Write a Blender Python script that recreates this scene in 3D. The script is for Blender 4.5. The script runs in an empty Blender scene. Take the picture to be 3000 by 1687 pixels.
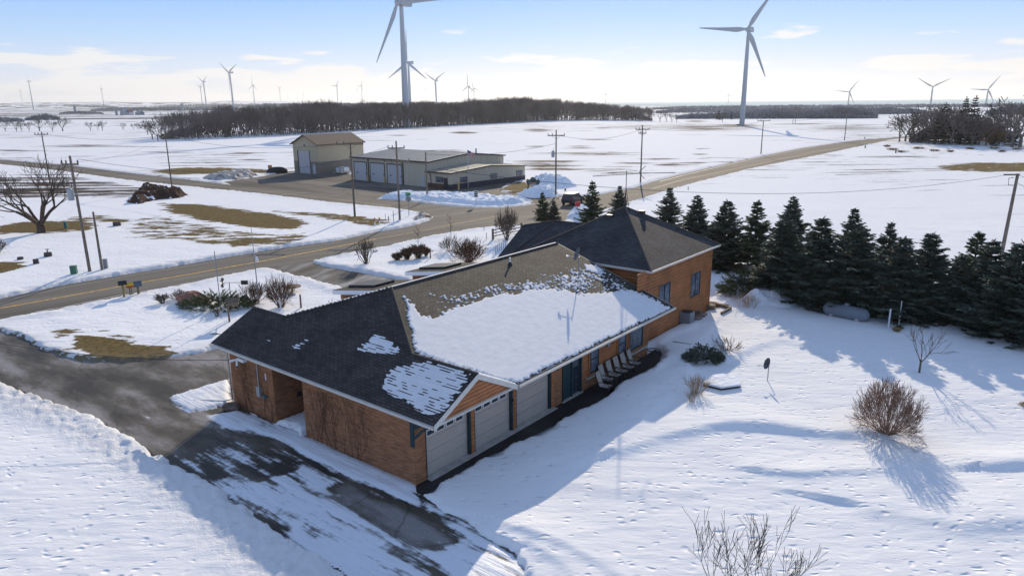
import bpy, math, random
import numpy as np
from mathutils import Matrix, Vector

# ------------------------------------------------------------------ camera, world, sun, exposure
scene = bpy.context.scene
COL = scene.collection
H = 15.2; F = 2080.0; TH = math.radians(14.64); ROLL = math.radians(0.5)
KD = 3000 / 2576.0
fwd = np.array([0, math.cos(TH), -math.sin(TH)])
_up = np.array([0, math.sin(TH), math.cos(TH)]); _r = np.array([1.0, 0, 0])
RV = _r * math.cos(ROLL) - _up * math.sin(ROLL)
UV = _r * math.sin(ROLL) + _up * math.cos(ROLL)
CAM = np.array([0, 0, H])
cd = bpy.data.cameras.new('camera'); cam = bpy.data.objects.new('camera', cd); COL.objects.link(cam)
cd.sensor_fit = 'HORIZONTAL'; cd.sensor_width = 36.0; cd.lens = 36.0 * F / 3000.0
cd.clip_start = 0.5; cd.clip_end = 40000
M = Matrix.Identity(4)
for i in range(3):
    M[i][0] = RV[i]; M[i][1] = UV[i]; M[i][2] = -fwd[i]; M[i][3] = CAM[i]
cam.matrix_world = M
scene.camera = cam

SUN_AZ = math.radians(9.0)      # clockwise from +Y
SUN_EL = math.radians(22.0)
world = bpy.data.worlds.new("World"); scene.world = world; world.use_nodes = True
nt = world.node_tree; N = nt.nodes; L = nt.links
for n in list(N): N.remove(n)
out = N.new('ShaderNodeOutputWorld'); bg = N.new('ShaderNodeBackground')
sky = N.new('ShaderNodeTexSky'); sky.sky_type = 'NISHITA'; sky.sun_disc = False
sky.sun_elevation = SUN_EL; sky.sun_rotation = SUN_AZ; sky.altitude = 200
sky.air_density = 1.0; sky.dust_density = 0.4; sky.ozone_density = 2.2
tc = N.new('ShaderNodeTexCoord')
sep = N.new('ShaderNodeSeparateXYZ'); L.new(tc.outputs['Generated'], sep.inputs[0])
# clear blue higher up, pale towards the horizon
tint = N.new('ShaderNodeValToRGB'); L.new(sep.outputs['Z'], tint.inputs[0])
tint.color_ramp.elements[0].position = 0.0; tint.color_ramp.elements[0].color = (0.80, 0.81, 0.87, 1)
tint.color_ramp.elements[1].position = 1.0; tint.color_ramp.elements[1].color = (0.22, 0.33, 0.56, 1)
for p, c in ((0.02, (0.78, 0.80, 0.88, 1)), (0.05, (0.62, 0.73, 0.92, 1)), (0.08, (0.46, 0.66, 0.95, 1)), (0.13, (0.28, 0.53, 0.97, 1)), (0.3, (0.34, 0.45, 0.70, 1))):
    e = tint.color_ramp.elements.new(p); e.color = c
tsc = N.new('ShaderNodeVectorMath'); tsc.operation = 'SCALE'; tsc.inputs['Scale'].default_value = 10.0; L.new(tint.outputs[0], tsc.inputs[0])
mul = N.new('ShaderNodeMixRGB'); mul.inputs[0].default_value = 0.93
L.new(sky.outputs[0], mul.inputs[1]); L.new(tsc.outputs[0], mul.inputs[2])
# cloud banks low over the horizon
mp = N.new('ShaderNodeMapping'); mp.inputs['Scale'].default_value = (5.0, 5.0, 30.0); L.new(tc.outputs['Generated'], mp.inputs[0])
mp.inputs['Location'].default_value = (0.35, 0.5, 0.1)
no = N.new('ShaderNodeTexNoise'); no.inputs['Scale'].default_value = 1.5; no.inputs['Detail'].default_value = 9; no.inputs['Roughness'].default_value = 0.5
L.new(mp.outputs[0], no.inputs['Vector'])
cr = N.new('ShaderNodeValToRGB'); cr.color_ramp.elements[0].position = 0.02; cr.color_ramp.elements[1].position = 0.10
cr.color_ramp.elements[0].color = (0.455, 0.455, 0.455, 1); cr.color_ramp.elements[1].color = (0.16, 0.16, 0.16, 1)
L.new(sep.outputs['Z'], cr.inputs[0])
add = N.new('ShaderNodeMath'); add.operation = 'ADD'; L.new(no.outputs[0], add.inputs[0]); L.new(cr.outputs[0], add.inputs[1])
cs = N.new('ShaderNodeMapRange'); cs.inputs['From Min'].default_value = 0.84; cs.inputs['From Max'].default_value = 0.93; cs.interpolation_type = 'SMOOTHSTEP'
L.new(add.outputs[0], cs.inputs['Value'])
cf = N.new('ShaderNodeMath'); cf.operation = 'MULTIPLY'; cf.inputs[1].default_value = 0.75; L.new(cs.outputs[0], cf.inputs[0])
mixc = N.new('ShaderNodeMixRGB'); L.new(cf.outputs[0], mixc.inputs[0]); L.new(mul.outputs[0], mixc.inputs[1])
mixc.inputs[2].default_value = (9.2, 8.9, 8.6, 1)
L.new(mixc.outputs[0], bg.inputs['Color']); bg.inputs['Strength'].default_value = 0.10
L.new(bg.outputs[0], out.inputs['Surface'])
sd_ = bpy.data.lights.new('sun', 'SUN'); sd_.energy = 4.4; sd_.angle = math.radians(0.5); sd_.color = (1.0, 0.85, 0.64)
sun = bpy.data.objects.new('sun', sd_); COL.objects.link(sun)
sdir = Vector((math.sin(SUN_AZ) * math.cos(SUN_EL), math.cos(SUN_AZ) * math.cos(SUN_EL), math.sin(SUN_EL)))
sun.rotation_euler = sdir.to_track_quat('Z', 'Y').to_euler(); sun.location = (0, 0, 60)
scene.view_settings.view_transform = 'Standard'; scene.view_settings.look = 'None'
scene.view_settings.exposure = 0.08; scene.view_settings.gamma = 1.0

# ------------------------------------------------------------------ measuring helpers
def ray(x, y):
    d = fwd * F + RV * (x * KD - 1500) - UV * (y * KD - 843.5)
    return d / np.linalg.norm(d)
def G(x, y, z=0.0):
    d = ray(x, y); return CAM + d * ((z - H) / d[2])
def proj(P):
    d = np.asarray(P, float) - CAM; k = d @ fwd
    return (1500 + F * (d @ RV) / k) / KD, (843.5 - F * (d @ UV) / k) / KD
def top_h(b, ty):
    """height above ground point b whose image row is ty"""
    lo, hi = 0.0, min(200.0, H + math.hypot(b[0], b[1]) * 2.5)
    for _ in range(40):
        m = (lo + hi) / 2
        if proj(b + np.array([0, 0, m]))[1] > ty: lo = m
        else: hi = m
    return lo
def at_far(x, y, dist):
    d = ray(x, y); return CAM + d * (dist / math.hypot(d[0], d[1]))
TA = math.radians(51.4)
A0 = G(1047, 1222)
ud = np.array([math.cos(TA), math.sin(TA), 0]); vd = np.array([-math.sin(TA), math.cos(TA), 0])
def wor(u, v, z=0.0): return A0 + u * ud + v * vd + np.array([0, 0, z])
def onv(x, y, v=0.0):
    d = ray(x, y); t = (v - (CAM - A0) @ vd) / (d @ vd); p = CAM + d * t - A0
    return p @ ud, p[2]
def loc(p): q = p - A0; return q @ ud, q @ vd

# ------------------------------------------------------------------ noise
def _hash(ix, iy, s):
    n = (ix.astype(np.int64) * 374761393 + iy.astype(np.int64) * 668265263 + s * 974711) & 0x7fffffff
    n = ((n ^ (n >> 13)) * 1274126177) & 0x7fffffff
    n = (n ^ (n >> 16)) & 0xffff
    return n / 65535.0
def vnoise(x, y, s=0):
    ix = np.floor(x); iy = np.floor(y); fx = x - ix; fy = y - iy
    fx = fx * fx * (3 - 2 * fx); fy = fy * fy * (3 - 2 * fy)
    a = _hash(ix, iy, s); b = _hash(ix + 1, iy, s); c = _hash(ix, iy + 1, s); d = _hash(ix + 1, iy + 1, s)
    return (a * (1 - fx) + b * fx) * (1 - fy) + (c * (1 - fx) + d * fx) * fy
def fbm(x, y, o=3, s=0):
    r = 0; a = .5; t = 0
    for i in range(o):
        r = r + a * vnoise(x * 2 ** i, y * 2 ** i, s + i * 7); t += a; a *= .5
    return r / t
def sstep(a, b, x):
    t = np.clip((x - a) / (b - a), 0, 1); return t * t * (3 - 2 * t)
def sdist(x, y, poly):
    """signed distance to polygon, negative inside"""
    P = np.asarray(poly, float); n = len(P)
    d2 = np.full(x.shape, 1e18); ins = np.zeros(x.shape, bool)
    for i in range(n):
        ax, ay = P[i]; bx, by = P[(i + 1) % n]
        ex, ey = bx - ax, by - ay; L2 = ex * ex + ey * ey + 1e-12
        t = np.clip(((x - ax) * ex + (y - ay) * ey) / L2, 0, 1)
        d2 = np.minimum(d2, (x - ax - t * ex) ** 2 + (y - ay - t * ey) ** 2)
        c = ((ay > y) != (by > y)) & (x < ex * (y - ay) / (ey if abs(ey) > 1e-12 else 1e-12) + ax)
        ins ^= c
    d = np.sqrt(d2); return np.where(ins, -d, d)
def ldist(x, y, line):
    P = np.asarray(line, float); d2 = np.full(x.shape, 1e18); sg = np.zeros(x.shape)
    for i in range(len(P) - 1):
        ax, ay = P[i]; bx, by = P[i + 1]; ex, ey = bx - ax, by - ay; L2 = ex * ex + ey * ey + 1e-12
        t = np.clip(((x - ax) * ex + (y - ay) * ey) / L2, 0, 1)
        dx = x - ax - t * ex; dy = y - ay - t * ey; q = dx * dx + dy * dy
        m = q < d2; d2 = np.where(m, q, d2); sg = np.where(m, np.sign(ex * (y - ay) - ey * (x - ax)), sg)
    return np.sqrt(d2), sg
def gp(pts): return [tuple(G(a, b)[:2]) for a, b in pts]

# ------------------------------------------------------------------ materials
MATS = {}
def mat(name, col, rough=.7, metal=0.0, var=0.0, vscale=3.0, bump=0.0, bscale=20.0, col2=None, spec=0.3, emit=None, coord='Object', detail=4):
    if name in MATS: return MATS[name]
    m = bpy.data.materials.new(name); m.use_nodes = True; MATS[name] = m
    t = m.node_tree; b = t.nodes['Principled BSDF']
    b.inputs['Base Color'].default_value = (*col, 1); b.inputs['Roughness'].default_value = rough
    b.inputs['Metallic'].default_value = metal; b.inputs['Specular IOR Level'].default_value = spec
    if var or col2:
        tc = t.nodes.new('ShaderNodeTexCoord'); n = t.nodes.new('ShaderNodeTexNoise'); n.inputs['Scale'].default_value = vscale; n.inputs['Detail'].default_value = detail
        t.links.new(tc.outputs[coord], n.inputs['Vector'])
        r = t.nodes.new('ShaderNodeValToRGB'); t.links.new(n.outputs[0], r.inputs[0])
        c2 = col2 if col2 else tuple(c * (1 - var) for c in col)
        c1 = col if col2 else tuple(min(1, c * (1 + var)) for c in col)
        r.color_ramp.elements[0].position = .35; r.color_ramp.elements[1].position = .65
        r.color_ramp.elements[0].color = (*c2, 1); r.color_ramp.elements[1].color = (*c1, 1)
        t.links.new(r.outputs[0], b.inputs['Base Color'])
    if bump:
        tc = t.nodes.new('ShaderNodeTexCoord'); n = t.nodes.new('ShaderNodeTexNoise'); n.inputs['Scale'].default_value = bscale; n.inputs['Detail'].default_value = 4
        t.links.new(tc.outputs[coord], n.inputs['Vector'])
        bp = t.nodes.new('ShaderNodeBump'); bp.inputs['Strength'].default_value = 1.0; bp.inputs['Distance'].default_value = bump
        t.links.new(n.outputs[0], bp.inputs['Height']); t.links.new(bp.outputs[0], b.inputs['Normal'])
    return m

# ------------------------------------------------------------------ mesh builder
class MB:
    def __init__(s): s.v = []; s.f = []; s.uv = []; s.smooth = []
    def add(s, vs, fs, uvs=None, sm=False):
        o = len(s.v); s.v += [tuple(map(float, p)) for p in vs]
        for k, f in enumerate(fs):
            s.f.append(tuple(i + o for i in f)); s.uv.append(uvs[k] if uvs else None); s.smooth.append(sm)
        return s
    def box(s, c, size, rz=0.0, M3=None):
        hx, hy, hz = [q / 2 for q in size]; vs = []
        ca, sa = math.cos(rz), math.sin(rz)
        for dz in (-hz, hz):
            for dx, dy in ((-hx, -hy), (hx, -hy), (hx, hy), (-hx, hy)):
                if M3 is not None:
                    q = M3 @ Vector((dx, dy, dz)); vs.append((c[0] + q[0], c[1] + q[1], c[2] + q[2]))
                else: vs.append((c[0] + dx * ca - dy * sa, c[1] + dx * sa + dy * ca, c[2] + dz))
        return s.add(vs, [(3, 2, 1, 0), (4, 5, 6, 7), (0, 1, 5, 4), (1, 2, 6, 5), (2, 3, 7, 6), (3, 0, 4, 7)])
    def b2(s, x0, x1, y0, y1, z0, z1): return s.box(((x0 + x1) / 2, (y0 + y1) / 2, (z0 + z1) / 2), (abs(x1 - x0), abs(y1 - y0), abs(z1 - z0)))
    def tube(s, p0, p1, r0, r1=None, n=8, cap=True):
        r1 = r0 if r1 is None else r1
        return s.path([p0, p1], [r0, r1], n, cap)
    def path(s, pts, rs, n=8, cap=True):
        pts = [Vector(p) for p in pts]
        if not hasattr(rs, '__len__'): rs = [rs] * len(pts)
        vs = []; fs = []
        up = Vector((0, 0, 1))
        d0 = (pts[1] - pts[0]).normalized()
        if abs(d0.z) > .9: up = Vector((1, 0, 0))
        for i, p in enumerate(pts):
            d = (pts[min(i + 1, len(pts) - 1)] - pts[max(i - 1, 0)]).normalized()
            a = d.cross(up).normalized(); b = d.cross(a).normalized()
            for k in range(n):
                t = 2 * math.pi * k / n; q = p + (a * math.cos(t) + b * math.sin(t)) * rs[i]; vs.append(q)
        for i in range(len(pts) - 1):
            for k in range(n):
                k2 = (k + 1) % n; fs.append((i * n + k, i * n + k2, (i + 1) * n + k2, (i + 1) * n + k))
        s.add(vs, fs, sm=n > 5)
        if cap: s.add(vs[:n], [tuple(range(n))]); s.add(vs[-n:], [tuple(reversed(range(n)))])
        return s
    def prism(s, poly, z0, z1):
        n = len(poly); vs = [(a, b, z0) for a, b in poly] + [(a, b, z1) for a, b in poly]
        return s.add(vs, [tuple(reversed(range(n))), tuple(range(n, 2 * n))] + [(i, (i + 1) % n, n + (i + 1) % n, n + i) for i in range(n)])
    def slab(s, P3, th, sdir, tdir):
        """roof plane: top polygon with metric uv along sdir / tdir, extruded down"""
        n = len(P3); T = [np.array(p, float) for p in P3]
        nn = np.cross(T[1] - T[0], T[2] - T[0])
        if nn[2] < 0: T = T[::-1]
        B = [p - np.array([0, 0, th]) for p in T]
        uv = [(float(p @ np.array(sdir)), float(p @ np.array(tdir))) for p in T]
        s.add(T, [tuple(range(n))], [uv]); s.add(B, [tuple(reversed(range(n)))])
        for i in range(n):
            j = (i + 1) % n; s.add([B[i], B[j], T[j], T[i]], [(0, 1, 2, 3)])
        return s
    def sphere(s, c, r, sc=(1, 1, 1), nu=12, nv=8, jit=0.0, seed=0):
        rng = random.Random(seed); vs = []; fs = []
        for i in range(nv + 1):
            th = math.pi * i / nv
            for j in range(nu):
                ph = 2 * math.pi * j / nu; q = r * (1 + (rng.uniform(-jit, jit) if 0 < i < nv else 0))
                vs.append((c[0] + q * sc[0] * math.sin(th) * math.cos(ph), c[1] + q * sc[1] * math.sin(th) * math.sin(ph), c[2] + q * sc[2] * math.cos(th)))
        for i in range(nv):
            for j in range(nu):
                j2 = (j + 1) % nu; fs.append((i * nu + j, (i + 1) * nu + j, (i + 1) * nu + j2, i * nu + j2))
        return s.add(vs, fs, sm=(jit < .12))
    def mesh(s, name, m):
        me = bpy.data.meshes.new(name); me.from_pydata(s.v, [], s.f)
        if any(s.uv):
            l = me.uv_layers.new(name='UVMap'); i = 0
            for f, uv in zip(s.f, s.uv):
                for k in range(len(f)):
                    if uv: l.data[i].uv = uv[k]
                    i += 1
        me.polygons.foreach_set('use_smooth', s.smooth)
        me.materials.append(m); me.update(); return me
    def build(s, name, m, parent=None, loc=None):
        return link(name, s.mesh(name, m), parent, loc)
def link(name, me, parent=None, loc=None):
    o = bpy.data.objects.new(name, me); COL.objects.link(o)
    if parent is not None: o.parent = parent
    if loc is not None: o.location = loc
    return o
def tag(o, label=None, cat=None, group=None, kind=None):
    if label: o['label'] = label
    if cat: o['category'] = cat
    if group: o['group'] = group
    if kind: o['kind'] = kind
    return o
def empty(name, loc, rz=0.0, label=None, cat=None, group=None):
    o = bpy.data.objects.new(name, None); COL.objects.link(o); o.location = Vector(loc); o.rotation_euler = (0, 0, rz)
    o.empty_display_size = 0.2
    return tag(o, label, cat, group)
def npmesh(name, V, Fq, m, smooth=False, attrs=None):
    """big mesh from numpy arrays; Fq (n,3) or (n,4)"""
    V = np.asarray(V, np.float32); Fq = np.asarray(Fq, np.int32); me = bpy.data.meshes.new(name)
    k = Fq.shape[1]; me.vertices.add(len(V)); me.vertices.foreach_set('co', V.ravel())
    me.loops.add(Fq.size); me.loops.foreach_set('vertex_index', Fq.ravel())
    me.polygons.add(len(Fq)); me.polygons.foreach_set('loop_start', np.arange(len(Fq), dtype=np.int32) * k)
    me.polygons.foreach_set('loop_total', np.full(len(Fq), k, np.int32))
    me.polygons.foreach_set('use_smooth', np.full(len(Fq), smooth, bool))
    me.materials.append(m); me.update(calc_edges=True)
    if attrs:
        for nm, a in attrs.items():
            a = np.asarray(a, np.float32)
            if a.ndim == 1: at = me.attributes.new(nm, 'FLOAT', 'POINT'); at.data.foreach_set('value', a)
            else: at = me.attributes.new(nm, 'FLOAT_COLOR', 'POINT'); at.data.foreach_set('color', a.ravel())
    return me
ORD = ['first', 'second', 'third', 'fourth', 'fifth', 'sixth', 'seventh', 'eighth', 'ninth', 'tenth', 'eleventh', 'twelfth', 'thirteenth', 'fourteenth', 'fifteenth', 'sixteenth', 'seventeenth', 'eighteenth', 'nineteenth', 'twentieth']
# ------------------------------------------------------------------ outlines of paved areas (photo points laid on the ground plane)
ROAD = gp([(-300, 812), (0, 752), (167, 716), (333, 688), (500, 660), (667, 631), (859, 604), (945, 584), (1004, 575), (1050, 565), (1078, 556), (1091, 548), (1086, 542), (1066, 537),
           (1040, 533), (994, 526), (944, 521), (859, 513), (700, 494), (600, 482), (533, 476), (333, 455), (167, 432), (0, 413), (-300, 392), (-300, 382), (0, 402),
           (160, 415), (330, 436), (510, 457), (600, 468), (700, 478), (800, 486), (900, 493), (946, 501), (1032, 507), (1124, 518), (1194, 523), (1264, 523),
           (1324, 517), (1375, 506), (1440, 496), (1500, 491), (1590, 474), (1640, 458), (1717, 438), (1827, 413), (1917, 393), (2017, 373), (2150, 354), (2237, 347), (2310, 341),
           (2310, 343.5), (2237, 352), (2150, 371), (2050, 392), (1884, 425), (1717, 468), (1640, 491), (1590, 507), (1500, 534), (1440, 552), (1380, 562), (1310, 566), (1218, 571), (1144, 584), (1064, 600), (945, 625),
           (859, 642), (780, 658), (690, 672), (640, 680), (500, 710), (353, 739), (287, 752), (143, 783), (90, 790), (0, 806), (-300, 868)])
LOT = gp([(560, 459), (600, 452), (660, 444), (700, 436), (742, 434), (800, 438), (850, 434), (889, 440), (1080, 462), (1141, 470), (1250, 462), (1305, 456), (1262, 470), (1256, 484), (1300, 488), (1372, 490), (1420, 494),
          (1375, 510), (1324, 513), (1342, 507), (1290, 499), (1200, 492), (1085, 488), (1000, 487), (946, 501), (900, 495), (800, 488), (700, 480), (600, 470)])
D2 = gp([(655, 672), (690, 681), (767, 699), (859, 724), (935, 752), (1050, 722), (1007, 705), (908, 687), (816, 671), (786, 660), (792, 652)])
D1 = gp([(-60, 825), (0, 834), (67, 859), (110, 883), (187, 907), (300, 914), (417, 904), (500, 889), (565, 876), (640, 860), (640, 950), (590, 1013), (577, 1018), (690, 1070), (765, 1100), (1047, 1222), (1055, 1243),
         (1120, 1290), (1200, 1340), (1290, 1400), (1330, 1480), (1330, 1560), (1100, 1560), (960, 1500), (870, 1445), (700, 1340), (540, 1222), (473, 1185), (400, 1150), (323, 1096), (227, 1045), (117, 1008), (0, 962), (-60, 945)])
STRIP = gp([(1047, 1222), (1040, 1242), (1075, 1243), (1130, 1207), (1192, 1166), (1290, 1120), (1359, 1089), (1450, 1040), (1525, 1000), (1531, 984), (1580, 955), (1624, 934), (1660, 916), (1668, 900), (1664, 886), (1647, 879), (1632, 890)])
HOUSE = [tuple(wor(*q)[:2]) for q in ((0, 0), (19.8, 0), (19.8, .9), (31, .9), (31, 15), (9, 15), (9, 13.6), (0, 13.6), (0, 9.8), (2.4, 9.8), (2.4, 7.4), (0, 7.4))]
PAVED = [ROAD, LOT, D2, D1, STRIP]
ISL = gp([(946, 501), (1000, 487), (1085, 488), (1200, 492), (1290, 499), (1342, 507), (1324, 516), (1264, 523), (1194, 523), (1124, 518), (1032, 507)])

def bbox_sd(x, y, poly, pad, fill=1e3):
    P = np.array(poly); o = np.full(x.shape, fill)
    m = (x > P[:, 0].min() - pad) & (x < P[:, 0].max() + pad) & (y > P[:, 1].min() - pad) & (y < P[:, 1].max() + pad)
    if m.any(): o[m] = np.minimum(fill, sdist(x[m], y[m], poly))
    return o

# photo regions where the snow has melted: (points, strength)
GRASS = [([(417, 516), (500, 519), (600, 531), (700, 546), (777, 564), (733, 579), (633, 573), (567, 563), (500, 553), (433, 533)], 1.0),
         ([(693, 535), (780, 538), (859, 544), (950, 556), (976, 562), (940, 571), (900, 564), (859, 558), (783, 546)], .8),
         ([(480, 609), (560, 611), (700, 600), (740, 592), (770, 598), (733, 620), (600, 624), (520, 618)], .72),
         ([(317, 560), (400, 545), (560, 575), (700, 590), (770, 588), (700, 612), (500, 612), (330, 600)], .52),
         ([(0, 572), (60, 562), (200, 559), (235, 570), (215, 582), (110, 588), (0, 590)], .95),
         ([(180, 550), (260, 545), (278, 556), (200, 562)], .7), ([(255, 551), (330, 556), (305, 565), (255, 562)], .75),
         ([(-40, 664), (55, 664), (50, 678), (0, 690), (-40, 692)], .95),
         ([(197, 852), (240, 856), (300, 868), (417, 881), (430, 893), (410, 905), (300, 915), (230, 900), (195, 870)], 1.0),
         ([(120, 845), (160, 832), (213, 829), (190, 846), (150, 860)], .62), ([(150, 855), (260, 840), (420, 875), (200, 880)], .33),
         ([(-20, 838), (30, 847), (70, 864), (110, 886), (187, 909), (300, 916), (187, 901), (100, 872), (40, 846), (0, 832)], .8),
         ([(385, 432), (450, 424), (560, 424), (690, 430), (690, 437), (560, 439), (440, 441), (400, 437)], .85),
         ([(1262, 480), (1300, 462), (1345, 460), (1395, 463), (1392, 472), (1340, 484), (1290, 486)], .95),
         ([(2354, 422), (2450, 411), (2700, 413), (2700, 434), (2483, 434), (2383, 430)], .8),
         ([(2200, 375), (2300, 365), (2576, 372), (2576, 395), (2300, 392)], .28),
         ([(1782, 765), (1812, 770), (1812, 780), (1785, 782)], .8),
         ([(0, 1250 + 400), (1, 1650), (1, 1651)], 0), ([(1180, 1408), (1240, 1406), (1236, 1422), (1200, 1424)], .9),
         ([(500, 820), (600, 800), (610, 840), (520, 860)], .33)]
DIRT = [([(-20, 445), (120, 432), (260, 457), (400, 482), (380, 496), (200, 503), (-20, 497)], .53),
        ([(-20, 480), (110, 486), (120, 500), (-20, 500)], .6),
        ([(1050, 532), (1080, 540), (1080, 552), (1040, 556)], .6)]
# thin bare streaks on the far fields: centre, half width, half height (photo) and strength
ELL = [(1164, 335, 34, 2.6, 1), (1352, 329, 36, 3, 1), (1125, 383, 70, 5, .8), (1492, 388, 120, 5, .85), (1378, 413, 85, 8, 1), (1392, 426, 70, 5, .9), (1348, 370, 24, 3, .8), (1455, 372, 34, 4, .85),
       (1502, 353, 44, 1.8, .8), (1518, 323, 26, 2.2, .8), (1625, 320, 120, 5, .75), (1658, 402, 55, 4, .85), (1592, 413, 55, 2.5, .9), (1690, 417, 50, 4, .9), (1770, 322, 120, 8, .85), (1850, 318, 80, 4, .9), (1747, 413, 38, 4, .8),
       (1767, 376, 18, 1.5, .8), (1763, 390, 18, 1.6, .8), (2150, 323, 150, 9, .72), (2170, 341, 80, 5, .6), (2010, 313, 90, 1.8, .9), (2250, 397, 130, 2.2, .8), (2094, 393, 34, 2.5, .8), (2400, 330, 60, 3, .6),
       (217, 368, 85, 2.4, .9), (617, 387, 60, 2, .8), (633, 404, 42, 2.4, .8), (33, 380, 70, 1.6, .9), (250, 371, 250, .9, .8), (120, 382, 160, .8, .7), (1060, 326, 40, 1.5, .7), (1000, 342, 30, 1.5, .7), (1750, 306, 30, 2.5, .9), (1720, 340, 60, 1.2, .6),
       (760, 640, 8, 2, .7), (1180, 412, 60, 1.6, .6), (1060, 352, 20, 1, .7), (1395, 440, 25, 3, .7), (900, 352, 40, 1.4, .6)]
ridges = [([(1555, 1143), (1620, 1120), (1700, 1100), (1780, 1082), (1850, 1078), (1950, 1085), (2060, 1098), (2150, 1102)], .24, .8),
          ([(1480, 1170), (1560, 1110), (1640, 1040), (1700, 985), (1730, 940)], .12, .9),
          ([(1930, 1195), (2020, 1205), (2110, 1200), (2250, 1192)], .13, .5), ([(1250, 1325), (1330, 1350), (1420, 1380), (1500, 1420), (1600, 1480)], .12, .5),
          ([(1220, 1400), (1330, 1370), (1440, 1440), (1480, 1500)], .10, .6), ([(2200, 1290), (2400, 1330), (2560, 1325), (2700, 1320)], .18, 1.1), ([(2480, 1185), (2560, 1180), (2650, 1178)], .2, .6),
          ([(1850, 905), (1890, 880), (1960, 860), (2000, 870)], .15, .8), ([(1700, 910), (1740, 880), (1790, 830)], .2, .9),
          ([(1640, 880), (1690, 850), (1740, 835)], .18, .5), ([(1560, 1290), (1300, 1250), (1220, 1240)], .0, .5)]

def ground_height(x, y, full=True):
    r = np.hypot(x, y)
    near = 1 - sstep(90, 160, r)
    z = (fbm(x / 9, y / 9, 3, 3) - .5) * .28 * near + (fbm(x / 1.7, y / 1.1, 3, 5) - .5) * .07 * near + .16
    sdm = np.full(x.shape, 1e3)
    sdR = np.full(x.shape, 1e3)
    for i, P in enumerate(PAVED):
        sd = bbox_sd(x, y, P, 8)
        sdm = np.minimum(sdm, sd)
        if i < 3: sdR = np.minimum(sdR, sd)
    isl = bbox_sd(x, y, ISL, 5)
    sdm = np.where((isl < .3), np.maximum(sdm, -isl - .1), sdm)
    rag = (fbm(x * 1.6, y * 1.6, 3, 9) - .5) * np.where(r < 34, 1.1, .55)
    sdr = sdm + rag * np.clip(r / 40, .6, 1.6)
    edge = sstep(-.12, .34, sdr)
    bank = np.exp(-((sdR - 1.0) / .8) ** 2) * .15 * (-.1 + 1.3 * fbm(x / .9, y / .9, 3, 21) + .8 * (fbm(x * 3, y * 3, 2, 22) - .5)) * (1 - sstep(140, 260, r))
    z = z * edge + bank * edge - .14 * (1 - edge)
    lump = np.exp(-((sdR - 1.2) / 1.1) ** 2) * (1 - sstep(90, 150, r)) * .7
    # plough windrow on the left of the driveway
    d, sg = ldist(x, y, gp([(-60, 955), (0, 975), (117, 1020), (227, 1058), (323, 1108), (473, 1195), (540, 1240), (700, 1365), (870, 1465), (960, 1530)]))
    w = np.exp(-((d - .5) / 1.1) ** 2) * (sg < 0) + np.exp(-(d / .5) ** 2) * (sg >= 0)
    amp = w * edge
    z = z + amp * (.08 + .16 * (fbm(x * 1.3, y * 1.3, 3, 31) - .5) + .26 * (fbm(x * 4.4, y * 3.4, 2, 33) - .5))
    lump = np.maximum(lump, np.clip(np.exp(-(d / 1.9) ** 2) * 1.5, 0, 1))
    # tumbled snow between windrow and driveway ice
    hs = bbox_sd(x, y, HOUSE, 3)
    hk = sstep(-.02, .22, hs); z = z * hk - .14 * (1 - hk)
    # wind drifts
    for pts, h, wd in ridges:
        if h == 0: continue
        d, sg = ldist(x, y, gp(pts))
        n = fbm(x / 3, y / 3, 2, 77) + .5
        z = z + h * n * np.where(sg > 0, np.exp(-(d / (wd * 2.6)) ** 2), np.exp(-(d / (wd * .55)) ** 2)) * edge
    # far hills on the left horizon
    if full:
        az = np.degrees(np.arctan2(x, y))
        hl = sstep(4300, 6500, r) * (1 - sstep(-8, 4, az)) * 52 * (fbm(az / 6, r / 9000, 3, 50) * .9 + .1)
        hl = hl + sstep(3600, 5200, r) * (1 - sstep(-4, 4, az)) * 22 * (1 - sstep(5200, 7000, r)) * fbm(az / 3, r / 5000, 2, 51)
        z = z + hl
    return z, sdm, lump

def gz(x, y):
    a, b, c = ground_height(np.array([float(x)]), np.array([float(y)]))
    return float(a[0])
def GP(x, y):
    p = G(x, y); p[2] = gz(p[0], p[1]); return p

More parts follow.
